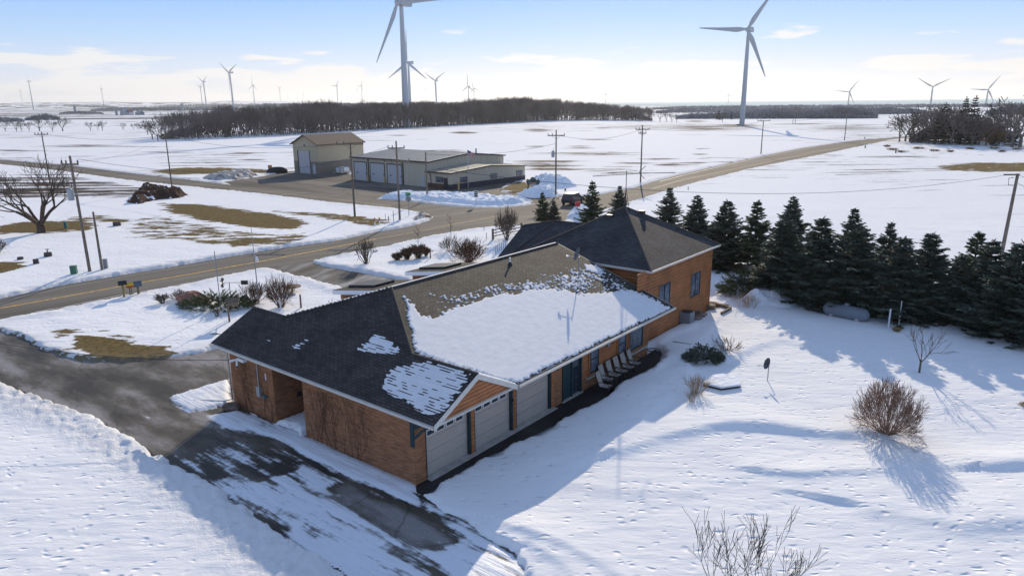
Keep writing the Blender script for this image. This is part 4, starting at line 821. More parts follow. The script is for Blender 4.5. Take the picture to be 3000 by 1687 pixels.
def segs_mesh(segs, n=3):
    p0 = np.array([s[0] for s in segs]); p1 = np.array([s[1] for s in segs]); r0 = np.array([s[2] for s in segs]); r1 = np.array([s[3] for s in segs])
    d = p1 - p0; d /= np.linalg.norm(d, axis=1, keepdims=True) + 1e-9
    up = np.where(np.abs(d[:, 2:3]) > .9, np.array([[1., 0, 0]]), np.array([[0, 0, 1.]])); a = np.cross(d, up); a /= np.linalg.norm(a, axis=1, keepdims=True); b = np.cross(d, a)
    V = []
    for pp, rr in ((p0, r0), (p1, r1)):
        for k in range(n):
            t = 2 * math.pi * k / n; V.append(pp + (a * math.cos(t) + b * math.sin(t)) * rr[:, None])
    V = np.stack(V, 1).reshape(-1, 3); base = np.arange(len(p0))[:, None] * 2 * n; Fq = []
    for k in range(n): Fq.append(np.concatenate([base + k, base + (k + 1) % n, base + n + (k + 1) % n, base + n + k], 1))
    return V, np.concatenate(Fq)
def bare_tree(seed, h=8.0, r=.2, forks=4, depth=3, spread=.7, trunk=.14, kids=3, shrink=.7, minr=.008, up=.12, lean=.55, split=False):
    """returns (trunk segments, crown segments)"""
    rng = np.random.default_rng(seed); T = []; C = []
    p = np.zeros(3); th = h * trunk; T.append((np.array([0, 0, -.2]), np.array([0, 0, th]), r * 1.15, r))
    top = np.array([0, 0, th])
    for i in range(forks):
        a = 2 * math.pi * (i + rng.uniform(-.25, .25)) / forks; le = lean * rng.uniform(.6, 1.2)
        d = unit(np.array([math.cos(a) * le, math.sin(a) * le, 1.0])); grow(rng, C, top, d, h * .36, r * .6, depth, spread, kids, up, .13, shrink, 3, minr)
    s = h / max(q[1][2] for q in C)
    sc = lambda S, f=1: [(a * s, b * s, c, d) for a, b, c, d in S]
    return [(a * np.array([1, 1, s if a[2] > 0 else 1]), b * np.array([1, 1, s]), c, d) for a, b, c, d in T], sc(C)
def bush_segs(seed, h, w, n=30, depth=2, r=.014, kids=2, minr=.006, tilt=1.0):
    rng = np.random.default_rng(seed); S = []
    for i in range(n):
        a = rng.uniform(0, 2 * math.pi); e = rng.uniform(0, 1) ** .6 * tilt; d = unit(np.array([math.cos(a) * e, math.sin(a) * e, 1.05 - .5 * e])); L0 = .40 * h * rng.uniform(.75, 1.1)
        p = np.array([math.cos(a), math.sin(a), 0]) * rng.uniform(0, .12) * w
        grow(rng, S, p, d, L0, r * rng.uniform(.6, 1.2), depth, .42, kids, .05, .12, .72, 3, minr)
    P = np.array([s[1] for s in S]); sz = h / np.percentile(P[:, 2], 99.5); sx = (w / 2) / np.percentile(np.hypot(P[:, 0], P[:, 1]), 98); k = np.array([sx, sx, sz])
    return [(a * k, b * k, c, d) for a, b, c, d in S]
def plant(name, base, parts, label, cat, group=None, rz=0.0, sc=1.0, single=None):
    """parts: list of (part name, mesh)"""
    if single is not None:
        o = link(name, single); o.location = Vector(base); o.rotation_euler = (0, 0, rz); o.scale = (sc, sc, sc); return tag(o, label, cat, group)
    r_ = empty(name, base, rz, label, cat, group); r_.scale = (sc, sc, sc)
    for pn, me in parts: link(pn, me, r_)
    return r_
def smesh(name, segs, m, n=3): V, Q = segs_mesh(segs, n); return npmesh(name, V, Q, m, False)

# spruces
def spruce_meshes(seed, h=6.4, rad=1.75, tiers=30, nb=12, m=NEED, open_=0.0):
    rng = np.random.default_rng(seed); Vs = []; segs = [(np.array([0, 0, -.2]), np.array([0, 0, h * .55]), .12, .06), (np.array([0, 0, h * .55]), np.array([0, 0, h * .99]), .06, .015)]
    for i in range(tiers):
        t = (i + rng.uniform(-.3, .3)) / tiers; z = .25 + (h - .35) * t ** .95; R = rad * (1.12 * (1 - t) ** .95 if t > .5 else .58 + .42 * (1 - t / .5) ** .8 * 1.0) * (1.0 if t > .08 else .85) * rng.uniform(.82, 1.12) + .10
        for j in range(int(nb * (1 - .45 * t))):
            a = rng.uniform(0, 2 * math.pi); L_ = R * (rng.uniform(.55, 1.1) if rng.uniform() < .85 else rng.uniform(1.1, 1.32)) * (1 - open_ * rng.uniform(0, 1)); rise = .10 + .75 * t
            d = np.array([math.cos(a), math.sin(a)]); side = np.array([-d[1], d[0]]); n = max(4, int(L_ / .10))
            segs.append((np.array([0, 0, z]), np.array([d[0] * L_ * .9, d[1] * L_ * .9, z + L_ * (rise - .30)]), .018, .006))
            for k in range(n):
                f = .12 + .88 * (k + rng.uniform(0, 1)) / n; droop = -.42 * f * (1 - f) * 1.2; zz = z + L_ * (f * rise * .8 - .22 * f + droop * .6) + L_ * .1 * f * f
                c = np.array([d[0] * L_ * f, d[1] * L_ * f, zz]); wl = (.10 + .30 * (1 - f) * min(L_, 1.2) + .08)
                for s_ in (-1, 1, -1, 1, 0):
                    dr = unit(np.array([*(d * rng.uniform(.35, .9) + side * s_ * rng.uniform(.4, 1.0)), rng.uniform(-.35, .22)])); ln = wl * rng.uniform(.55, 1.15)
                    w = .035 + rng.uniform(0, .03); nrm = unit(np.cross(dr, rng.normal(0, 1, 3)))
                    tip = c + dr * ln; Vs.append((c - nrm * w, c + nrm * w, tip + nrm * w * .35, tip - nrm * w * .35))
    for k in range(14):   # leader
        a = rng.uniform(0, 6.28); z = h * rng.uniform(.93, 1.0); dr = unit(np.array([math.cos(a) * .5, math.sin(a) * .5, 1.0])); c = np.array([0, 0, z - .15]); nrm = unit(np.cross(dr, rng.normal(0, 1, 3))) * .03; tip = c + dr * .28
        Vs.append((c - nrm, c + nrm, tip + nrm * .4, tip - nrm * .4))
    V = np.array(Vs).reshape(-1, 3); Q = np.arange(len(V)).reshape(-1, 4)
    return [('trunk', smesh('trunk', segs, BARK, 4)), ('crown', npmesh('crown', V, Q, m, False))], h
protos = [spruce_meshes(s, 6.4, r, 30, nb, m, o) for s, r, nb, m, o in ((1, 1.95, 15, NEED, 0), (2, 1.8, 15, NEED, .1), (3, 2.1, 16, NEED, 0), (4, 1.65, 12, NEEDY, .15), (5, 1.75, 12, NEED, .2))]
sp_list = [((1685, 470), 600, 4), ((1755, 489), 650, 1), ((1830, 502), 678, 0), ((1907, 503), 690, 3), ((1997, 492), 640, 1), ((1977, 548), 748, 2), ((2070, 545), 768, 0), ((2150, 522), 690, 4), ((2165, 567), 785, 2),
           ((2242, 558), 720, 4), ((2277, 595), 800, 0), ((2346, 582), 800, 1), ((2462, 580), 790, 3), ((2500, 600), 822, 1), ((2575, 606), 850, 2), ((2420, 640), 815, 0), ((2660, 640), 880, 1)]
sp_lab = {0: 'slim dark spruce standing apart just right of the hip roof peak', 4: 'tall back spruce rising behind the widest bushy spruce at the row\'s left', 5: 'wide bushy spruce ending the front row beside the snow mound',
          7: 'ragged back spruce poking above the middle of the spruce row', 14: 'large spruce cut by the right edge of the photo', 3: 'greener spruce with open crown behind the tall wing, fourth of the row', 12: 'greener open spruce close left of the leaning right hand utility pole'}
rng0 = random.Random(5); kk = 0
for i, ((tx, ty), by, k) in enumerate(sp_list):
    bx = tx - (tx - 1358) / (7900 - ty) * (by - ty); b = GP(bx, by); parts, h0 = protos[k]; hh = top_h(b, ty); sc = hh / h0
    lab = sp_lab.get(i, 'dark blue green spruce, %s tree from the left in the row right of the house' % ORD[i])
    o = plant('spruce', b, parts, lab, 'spruce', 'spruces in the windbreak right of the house', rng0.uniform(0, 6.28), sc); w = 1.55 if i in (5, 6, 8, 10, 11, 13, 14) else 1.36; o.scale = (sc * w, sc * w, sc)
for i, ((tx, ty), by, k, lab) in enumerate((((1365, 483), 572, 3, 'left one of the two close spruces behind the left hip roof'), ((1393, 503), 574, 1, 'shorter right one of the two close spruces behind the left hip roof'),
        ((1490, 454), 582, 3, 'broad green spruce just left of the hip roof peak'), ((1559, 466), 562, 4, 'spruce directly behind the television antenna mast'))):
    bx = tx - (tx - 1358) / (7900 - ty) * (by - ty); b = GP(bx, by); parts, h0 = protos[k]; sc = top_h(b, ty) / h0
    o = plant('spruce', b, parts, lab, 'spruce', 'spruces behind the house', i * 1.3, sc); o.scale = (sc * 1.25, sc * 1.25, sc)

def needle_clump(seed, w, d, h, n, m, name='shrub', ln=.3):
    rng = np.random.default_rng(seed); V = []
    for i in range(n):
        a = rng.uniform(0, 6.28); r = math.sqrt(rng.uniform(0, 1)); c0 = np.array([math.cos(a) * r * w / 2, math.sin(a) * r * d / 2, h * (1 - r * r * .8) * rng.uniform(.15, .95)])
        D = unit(np.array([math.cos(a) * (r + .3), math.sin(a) * (r + .3), rng.uniform(.0, .7)]))
        for k in range(7):
            c = c0 + D * k * ln * .28
            for s_ in (-1, 1):
                dr = unit(D + rng.normal(0, .55, 3)); nrm = unit(np.cross(dr, rng.normal(0, 1, 3))) * .03; t = c + dr * ln * rng.uniform(.4, .9); V.append((c - nrm, c + nrm, t + nrm * .3, t - nrm * .3))
    V = np.array(V).reshape(-1, 3); return npmesh(name, V, np.arange(len(V)).reshape(-1, 4), m)
plant('juniper', GP(548, 778), None, 'sprawling dark green juniper with snow patches at the foot of the bird house pole', 'juniper', single=needle_clump(1, 5.2, 2.2, 1.1, 300, JUN, 'juniper'))
plant('juniper', GP(1862, 745), None, 'green juniper sticking out of the left side of the snow mound', 'juniper', single=needle_clump(2, 2.6, 1.8, 1.7, 220, JUN, 'juniper', .4))
plant('evergreen_shrub', GP(1767, 918), None, 'low round dark evergreen shrub dusted with snow near the patio', 'shrub', single=needle_clump(3, 2.0, 1.2, .95, 300, NEED, 'evergreen_shrub', .18))

def bush(name, px, py, ty, wpx, seed, label, cat='bush', m=TWIG, n=34, depth=2, r=.014, tilt=1.0, minr=.007, kids=2, ball=False):
    b = GP(px, py); h = top_h(b, ty); w = np.linalg.norm(G(px + wpx / 2, py) - G(px - wpx / 2, py))
    SG = bush_segs(seed, h, w, n, depth, r, kids, minr, tilt)
    if ball:
        c = np.array([0, 0, h * .50]); R3_ = np.array([w / 2, w / 2, h * .50])
        SG = [q for q in SG if np.linalg.norm((q[1] - c) / R3_) < 1.0 or q[1][2] < h * .25]
    me = smesh(name, SG, m, 3); return plant(name, b, None, label, cat, single=me, rz=seed * .7)
bush('round_bush', 2228, 1105, 952, 180, 11, 'big globe shaped leafless bush with reddish twigs on open snow', m=mat('tan_twig', (.26, .17, .125), .9, var=.25, vscale=3), n=85, depth=3, r=.02, tilt=1.5, minr=.007, ball=True)
bush('bush', 642, 765, 708, 84, 12, 'bare upright bush below the tall pole with the hanging light', n=70, minr=.009); bush('bush', 708, 777, 696, 84, 13, 'bare bush behind the dark roof, right of the tall thin pole', n=80, minr=.009)
bush('bush', 409, 768, 737, 42, 14, 'small brown bush nearest the mailboxes', m=GTW, n=40, minr=.01, tilt=.8); bush('bush', 451, 757, 727, 56, 15, 'grey bare bush left of the red boulder', m=GTW, n=44, minr=.009, tilt=1.3)
bush('bush', 922, 669, 600, 62, 16, 'flat topped bare bush with thick stems beside the side driveway', m=GTW, n=18, depth=3, r=.05, tilt=.6, minr=.012)
for i, (x, y, t, w) in enumerate(((1000, 658, 636, 34), (1025, 655, 622, 42), (1052, 652, 614, 46), (1072, 645, 622, 26))):
    bush('hedge_bush', x, y, t, w, 20 + i, 'rust brown hedge bush by the road, %s of four from the left' % ORD[i], n=90, minr=.014, tilt=.55)
bush('bush', 1130, 634, 590, 62, 25, 'thin grey bush between the hedge and the dense round bush', m=GTW, n=36, minr=.011, tilt=1.2); bush('bush', 1180, 664, 600, 90, 26, 'dense reddish bush peeking over the long roof ridge', n=120, minr=.013, tilt=1.1)
bush('bush', 1275, 608, 522, 62, 27, 'tall wispy bare bush by the rail fence left of the hip roofs', m=GTW, n=34, depth=3, minr=.013, tilt=.7)
bush('bush', 1828, 893, 846, 84, 28, 'small leafless bush behind the dark evergreen shrub', n=26, minr=.007, tilt=1.3)
bush('bush', -5, 640, 590, 50, 29, 'olive bush cut by the left photo edge below the big tree', m=GTW, n=40, minr=.012)
bush('weed_clump', 1752, 1000, 945, 80, 30, 'tall dry tan weeds standing in the shadow edge near the septic lid', 'weeds', m=DRYG, n=70, depth=1, r=.006, tilt=.55, minr=.005)
bush('weed_clump', 1880, 778, 738, 90, 31, 'dry weeds on the face of the snow mound', 'weeds', m=DRYG, n=60, depth=1, r=.007, tilt=.5, minr=.006)
bush('weed_clump', 2255, 838, 822, 26, 32, 'tan grass tuft at the foot of the white poles', 'weeds', m=DRYG, n=60, depth=1, r=.008, tilt=1.2, minr=.008)
bush('weed_clump', 2575, 1030, 1010, 30, 33, 'tan grass tuft at the right photo edge', 'weeds', m=DRYG, n=50, depth=1, r=.008, tilt=1.2, minr=.006)
bush('weed_clump', 2505, 1165, 1145, 24, 34, 'small dry weed near the lower right wind drift', 'weeds', m=GTW, n=18, depth=1, r=.006, tilt=1.2, minr=.005)
bush('weed_clump', 1740, 1022, 985, 40, 35, 'thin dry weeds left of the septic lid', 'weeds', m=DRYG, n=26, depth=1, r=.005, tilt=.6, minr=.005)
bush('weed_clump', 548, 800, 770, 30, 36, 'dead stalks against the wooden bird house post', 'weeds', m=GTW, n=20, depth=1, tilt=.4)
b = GP(1765, 1005)
def tree(name, px, py, ty, seed, label, cat='bare tree', m=BARK, group=None, **k):
    b = GP(px, py); h = top_h(b, ty); T, C = bare_tree(seed, h=h, **k)
    return plant(name, b, [('trunk', smesh('trunk', T, m, 8)), ('crown', smesh('crown', C, m, 4))], label, cat, group, rz=seed)
bt = tree('bare_tree', 105, 588, 386, 41, 'large spreading leafless tree with forked trunk on brown grass at the left', r=.36, forks=6, depth=4, spread=.62, lean=.60, trunk=.11, kids=2, shrink=.78, minr=.016, up=.11)
bt.scale = (1.25, 1.25, 1.0)
tree('young_tree', 2311, 947, 815, 42, 'small leafless tree alone on the snow right of the tank', m=GTW, r=.05, forks=4, depth=3, spread=.5, lean=.75, trunk=.22, kids=2, minr=.007, up=.10)
def sapling(px, py, ty, seed, label, r=.02, w=.5, m=GTW, depth=1, n=10):
    b = GP(px, py); h = top_h(b, ty); rng = np.random.default_rng(seed); S = [(np.array([0, 0, -.1]), np.array([0, 0, h * .5]), r, r * .7), (np.array([0, 0, h * .5]), np.array([0, 0, h]), r * .7, r * .3)]
    for i in range(n):
        z = h * rng.uniform(.35, .9); a = rng.uniform(0, 6.28); grow(rng, S, np.array([0, 0, z]), unit(np.array([math.cos(a), math.sin(a), 1.3])), h * .16, r * .5, depth, .4, 2, .1, .1, .7, 2, r * .3)
    return plant('sapling', b, None, label, 'sapling', single=smesh('sapling', S, m, 4))
sapling(1053, 640, 572, 51, 'thin bare sapling in the roadside hedge', .03); sapling(1135, 612, 545, 52, 'thin bare sapling beside the road right of the hedge', .03)
for i, x in enumerate((1247, 1252, 1257, 1262, 1267, 1272)): sapling(x, 640 - i * 3, 613 - i * 2, 60 + i, 'pale thin birch stalk, %s of six beside the rail fence' % ORD[i], .035, m=mat('pale_bark', (.35, .33, .3), .8), n=2)
# leafless saplings rising from below the picture's lower edge
def fg(px, py, ty, seed, label, lean=.3, n=5):
    b = G(px, py); b[2] = .1; h = top_h(b, ty); rng = np.random.default_rng(seed); S = []
    S.append((np.array([0, 0, -.2]), np.array([0, 0, h * .35]), .03, .024))
    for i in range(n):
        a = 6.28 * i / n + rng.uniform(-.3, .3); grow(rng, S, np.array([0, 0, h * rng.uniform(.22, .35)]), unit(np.array([math.cos(a) * lean, math.sin(a) * lean, 1.0])), h * .34, .016, 3, .38, 2, .13, .07, .70, 3, .0055)
    s = h / max(q[1][2] for q in S); S = [(a * np.array([1, 1, s]), b_ * np.array([1, 1, s]), c, d) for a, b_, c, d in S]
    return plant('sapling', b, None, label, 'sapling', single=smesh('sapling', S, mat('dark_twig', (.05, .036, .03), .9), 5))  # one even twig colour, darker brown than the other bare shrubs
fg(1790, 1640, 1258, 71, 'taller left leafless sapling rising from the bottom edge of the photo',   .22, 4); fg(1905, 1680, 1288, 72, 'bushier right leafless sapling rising from the bottom edge of the photo', .40, 6)

# middle distance woods and tree lines
def tree_arrays(seed, h, m_r=.07, depth=2, forks=5, n=3, kids=3):
    T, C = bare_tree(seed, h=h, r=.22, forks=forks, depth=depth, spread=.55, lean=.5, trunk=.25, kids=kids, shrink=.66, minr=m_r, up=.12); return segs_mesh(T + C, n)
wp = [tree_arrays(100 + i, 14.0, .045, 3, 4, 3, 2) for i in range(7)]
def scatter(name, pts, hs, m, protos_, seed, wide=1.0):
    rng = np.random.default_rng(seed); VV = []; QQ = []; o = 0
    for (x, y), h in zip(pts, hs):
        V, Q = protos_[rng.integers(len(protos_))]; a = rng.uniform(0, 6.28); ca, sa = math.cos(a), math.sin(a); s = h / 14.0; w = s * wide * rng.uniform(.85, 1.15)
        W = np.empty_like(V); W[:, 0] = (V[:, 0] * ca - V[:, 1] * sa) * w + x; W[:, 1] = (V[:, 0] * sa + V[:, 1] * ca) * w + y; W[:, 2] = V[:, 2] * s
        VV.append(W); QQ.append(Q + o); o += len(V)
    return npmesh(name, np.concatenate(VV), np.concatenate(QQ), m)
front = [(405, 356), (500, 351), (600, 346), (700, 342), (800, 336), (900, 330), (1000, 324.5), (1100, 319), (1200, 313.5), (1300, 308.5), (1400, 304.5), (1480, 303.5), (1560, 304.5), (1640, 306)]
tops = [(400, 292), (424, 284), (495, 277), (560, 271), (600, 268), (700, 268), (760, 260), (820, 257), (900, 262), (1000, 255), (1080, 258), (1160, 258), (1190, 246), (1280, 246), (1400, 250), (1480, 258), (1560, 266), (1640, 272)]
FR = np.array([G(*p)[:2] for p in front]); rng = np.random.default_rng(9); pts = []; hs = []
seglen = np.linalg.norm(np.diff(FR, axis=0), axis=1); cum = np.concatenate([[0], np.cumsum(seglen)])
tx_ = np.array(tops, float)
for i in range(1500):
    s = rng.uniform(0, cum[-1]); k = min(np.searchsorted(cum, s) - 1, len(seglen) - 1); k = max(k, 0); f = (s - cum[k]) / seglen[k]; p = FR[k] * (1 - f) + FR[k + 1] * f
    back = unit(p) ; dep = (rng.uniform(0, 1) ** 1.6) * 55 + 0.5; q = p + back * dep; pxx, pyy = proj((q[0], q[1], 0)); topy = np.interp(pxx, tx_[:, 0], tx_[:, 1])
    hh = top_h(np.array([q[0], q[1], 0.0]), topy) if dep > 30 else top_h(np.array([p[0], p[1], 0.0]), topy); hh = min(hh, 24) * (rng.uniform(.8, 1.06) if dep > 4 else rng.uniform(.5, 1.0)); hh *= .84 + .34 * float(fbm(np.array([s / 14.0]), np.array([dep / 30.0]), 3, 88)[0]); pts.append(q); hs.append(max(4, hh))
o = link('woods', scatter('woods', pts, hs, FARB, wp, 3, .8)); tag(o, 'long dark wood of leafless trees beyond the snow field', 'woods', kind='stuff')
# dense understorey inside the wood
def brush_band(name, P, hgt, n, m, seed, depth=20, size=2.2, label=None, htop=None, tall=1.6):
    P = np.array(P, float); rng = np.random.default_rng(seed); sl_ = np.linalg.norm(np.diff(P, axis=0), axis=1); cu = np.concatenate([[0], np.cumsum(sl_)])
    s = rng.uniform(0, cu[-1], n); k = np.clip(np.searchsorted(cu, s) - 1, 0, len(sl_) - 1); f = (s - cu[k]) / sl_[k]; b = P[k] * (1 - f[:, None]) + P[k + 1] * f[:, None]
    b = b + b / np.linalg.norm(b, axis=1, keepdims=True) * rng.uniform(1, depth, (n, 1)); H_ = hgt * (.55 + .6 * fbm(s / (hgt * 1.3), s * 0 + 3.3, 3, seed)) * (1.0 if htop is None else htop(s / cu[-1])) * (np.sin(np.pi * s / cu[-1]) ** .6 if cu[-1] < 260 else 1 - np.abs(2 * s / cu[-1] - 1) ** 10)
    z = rng.uniform(0, 1, n) ** .8 * H_; a = rng.uniform(0, 6.28, n); w = size * rng.uniform(.25, .6, n); t = size * rng.uniform(.5, 1.3, n) * tall * .6
    dx = np.cos(a) * w; dy = np.sin(a) * w; C = np.stack([b[:, 0], b[:, 1], z], 1); ln = rng.normal(0, .35, (n, 2)) * t[:, None]
    V = np.stack([C + np.stack([-dx, -dy, 0 * z], 1), C + np.stack([dx, dy, 0 * z], 1), C + np.stack([ln[:, 0], ln[:, 1], t], 1)], 1).reshape(-1, 3)
    o = link(name, npmesh(name, V, np.arange(len(V)).reshape(-1, 3), m)); return tag(o, label, 'tree line', kind='stuff')
brush_band('woods_undergrowth', FR + FR / np.linalg.norm(FR, axis=1, keepdims=True) * 12, 11, 15000, FARB, 4, 35, 1.1, 'dark brush filling the inside of the long wood', tall=2.4)
# far tree lines (photo row of their foot, x range, height in metres)
FARW = mat('far_woods_haze_tint', (.20, .21, .235), .95, var=.3, vscale=.02)  # distance haze mixed into the twig colour as a pale blue grey tint
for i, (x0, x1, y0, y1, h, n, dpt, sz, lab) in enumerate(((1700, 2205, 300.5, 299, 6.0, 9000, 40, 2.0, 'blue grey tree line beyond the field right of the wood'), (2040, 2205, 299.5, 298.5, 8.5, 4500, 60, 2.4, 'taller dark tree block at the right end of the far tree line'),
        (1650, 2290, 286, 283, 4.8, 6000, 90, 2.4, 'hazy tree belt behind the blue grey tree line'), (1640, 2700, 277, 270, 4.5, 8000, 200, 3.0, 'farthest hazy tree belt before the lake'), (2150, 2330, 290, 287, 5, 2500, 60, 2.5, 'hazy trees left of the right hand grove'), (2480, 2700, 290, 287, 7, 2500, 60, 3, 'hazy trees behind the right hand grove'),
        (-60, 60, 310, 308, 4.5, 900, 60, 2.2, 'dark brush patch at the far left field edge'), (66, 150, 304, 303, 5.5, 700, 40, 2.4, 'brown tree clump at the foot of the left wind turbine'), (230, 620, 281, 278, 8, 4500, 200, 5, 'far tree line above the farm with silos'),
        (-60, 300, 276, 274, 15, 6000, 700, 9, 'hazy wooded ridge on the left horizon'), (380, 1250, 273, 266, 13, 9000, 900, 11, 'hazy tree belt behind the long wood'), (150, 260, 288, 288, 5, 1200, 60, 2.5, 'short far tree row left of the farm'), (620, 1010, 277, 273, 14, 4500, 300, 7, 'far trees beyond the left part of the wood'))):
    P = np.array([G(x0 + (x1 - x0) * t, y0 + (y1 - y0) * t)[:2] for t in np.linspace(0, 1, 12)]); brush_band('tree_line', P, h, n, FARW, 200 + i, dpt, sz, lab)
# single bare trees in the left distance, along the field hedge
row = [(14, 332, 303), (42, 332, 300), (55, 331, 306), (74, 331, 305), (100, 331, 296), (133, 332, 302), (158, 331, 294), (158 + 70, 330, 305), (258, 330, 302), (247, 329, 308), (310, 328.5, 308), (337, 327.5, 310), (347, 327, 308), (366, 327, 312), (25, 318, 305), (395, 309, 290), (425, 309, 288)]
dp = []
for i in range(4):
    T, C = bare_tree(300 + i, h=14.0, r=.34, forks=5, depth=3, spread=.65, lean=.8, trunk=.2, kids=2, shrink=.7, minr=.09, up=.08); dp.append([('trunk', smesh('trunk', T, FARB, 5)), ('crown', smesh('crown', C, FARB, 3))])
for i, (x, y, t) in enumerate(row):
    b = G(x, y); h = top_h(b, t); k = i % 4; wide = 1.5 if i in (4, 6) else 1.0
    lab = {4: 'broad bare tree in the far left hedge row, left of the widest one', 6: 'widest round crowned bare tree of the far left hedge row', 14: 'bare tree behind the far left hedge row', 15: 'left bare tree right of the farm barn', 16: 'right bare tree between the barn and the wood'}.get(i, 'small bare tree, %s from the left in the far left hedge row' % ORD[i])
    o = plant('bare_tree', b, dp[k], lab, 'bare tree', 'bare trees in the far left hedge row', i * 1.7, h / 14.0); o.scale = (h / 14 * wide, h / 14 * wide, h / 14)
# edge trees of the long wood
for i, (x, y, t) in enumerate(((372, 340, 302), (384, 352, 300), (398, 356, 296), (1660, 307, 274), (1676, 307, 280), (1690, 307.5, 284), (1702, 308, 286), (1817, 309, 280))):
    b = G(x, y); h = top_h(b, t); lab = ('bare tree at the left tip of the long wood, %s from the left' % ORD[i]) if i < 3 else ('bare tree past the right end of the long wood, %s from the wood' % ORD[i - 3]) if i < 7 else 'lone dark tree in the field before the blue grey tree line'
    plant('bare_tree', b, dp[i % 4], lab, 'bare tree', 'edge trees of the long wood', i, h / 14.0)
# right hand grove
gr = [(2262, 358, 296), (2277, 357, 284), (2288, 358, 280), (2300, 356, 285), (2318, 354, 275), (2335, 362, 262), (2350, 364, 268), (2372, 362, 262), (2392, 366, 270), (2410, 364, 280), (2425, 366, 276), (2445, 368, 285), (2462, 366, 290), (2480, 368, 292), (2495, 362, 282), (2512, 366, 290),
      (2528, 362, 270), (2545, 372, 246), (2565, 372, 240), (2590, 370, 250), (2360, 352, 258), (2400, 350, 255)]
for i, (x, y, t) in enumerate(gr):
    b = G(x, y); h = top_h(b, t); o = plant('bare_tree', b, dp[(i * 3) % 4], 'leafless tree in the right hand farmstead grove, %s from the left' % ORD[min(i, 19)] if i < 20 else ('tall leafless tree behind the grove, %s the round evergreen' % ('left of' if i == 20 else 'right of')), 'bare tree', 'trees of the right hand grove', i * 2.1, h / 14.0); o.scale = (h / 14 * 1.25, h / 14 * 1.25, h / 14)
brush_band('grove_undergrowth', [G(x, 362)[:2] for x in (2290, 2340, 2400, 2450, 2500, 2545)], 9, 5200, FARB, 230, 22, .8, 'dense bare brush filling the right hand grove', tall=2.2)
FS = [spruce_meshes(31, 6.4, 1.5, 17, 10, mat('far_spruce', (.022, .032, .034), .9), .1), spruce_meshes(32, 6.4, 2.2, 16, 12, mat('far_spruce', (.022, .032, .034), .9), 0)]
for (x, y, t, k, lab) in ((2432, 365, 242, 0, 'left of the twin tall evergreens in the right hand grove'), (2456, 365, 240, 0, 'right of the twin tall evergreens in the right hand grove'), (2380, 364, 258, 1, 'round topped evergreen in the middle of the right hand grove'), (2300, 357, 300, 0, 'dark low evergreen at the left of the right hand grove'), (2560, 368, 300, 1, 'dark evergreen at the right photo edge'), (2505, 369, 338, 1, 'low dark evergreen bush before the grove shed'),
        (1808, 302, 277, 1, 'lone evergreen before the blue grey tree line'), (1841, 301, 280, 0, 'pointed evergreen in the blue grey tree line')):
    bx = x - (x - 1358) / 7600 * (y - t); b = G(bx, y); h = top_h(b, t); plant('evergreen', b, FS[k][0], lab, 'evergreen', None, x, h / 6.4)
bush('bush', 2495, 366, 318, 60, 240, 'golden brown willow bush in front of the grove shed', m=mat('golden_twig', (.22, .14, .06), .9), n=60, minr=.06, tilt=1.0)
for i, (x, y, w) in enumerate(((2245, 379, 34), (2270, 385, 30), (2310, 376, 36), (2350, 382, 26), (2390, 384, 20), (2440, 377, 24), (2500, 376, 30), (2520, 384, 22), (2560, 378, 26), (2232, 371, 20))):
    bush('weed_clump', x, y, y - 7, w, 250 + i, 'dry grass tuft in the rough snow below the grove, %s listed from the road' % ORD[i], 'weeds', m=DRYG, n=60, depth=1, r=.03, tilt=1.1, minr=.03)
def vine(seed, v0, v1, label, n=9, top=2.8):
    rng = np.random.default_rng(seed); S = []
    for i in range(n):
        v = rng.uniform(v0, v1); p = np.array([-.03, v, -.05]); d = unit(np.array([0, rng.normal(0, .15), 1.0]))
        def g(p, d, r, dep):
            for k in range(int(rng.integers(5, 13))):
                d2 = unit(d + np.array([0, rng.normal(0, .35), .35])); q = p + d2 * .22; q[0] = -.025 - rng.uniform(0, .015)
                if q[2] > top: return
                S.append((p.copy(), q.copy(), r, r * .93)); p = q; d = d2; r *= .93
                if dep > 0 and rng.uniform() < .42: g(p, unit(d2 + np.array([0, rng.choice([-1, 1]) * rng.uniform(.5, 1.3), 0])), r * .6, dep - 1)
        g(p, d, .009, 3)
    o = link('climbing_vine', smesh('climbing_vine', S, mat('vine_stem', (.05, .032, .024), .95), 4)); o.location = Vector(A0); o.rotation_euler = (0, 0, TA); return tag(o, label, 'vine')
vine(5, 3.4, 6.9, 'leafless vine climbing the long brick end wall'  , 13); vine(6, 10.1, 13.3, 'leafless vine climbing the brick wall around the meter box', 8)
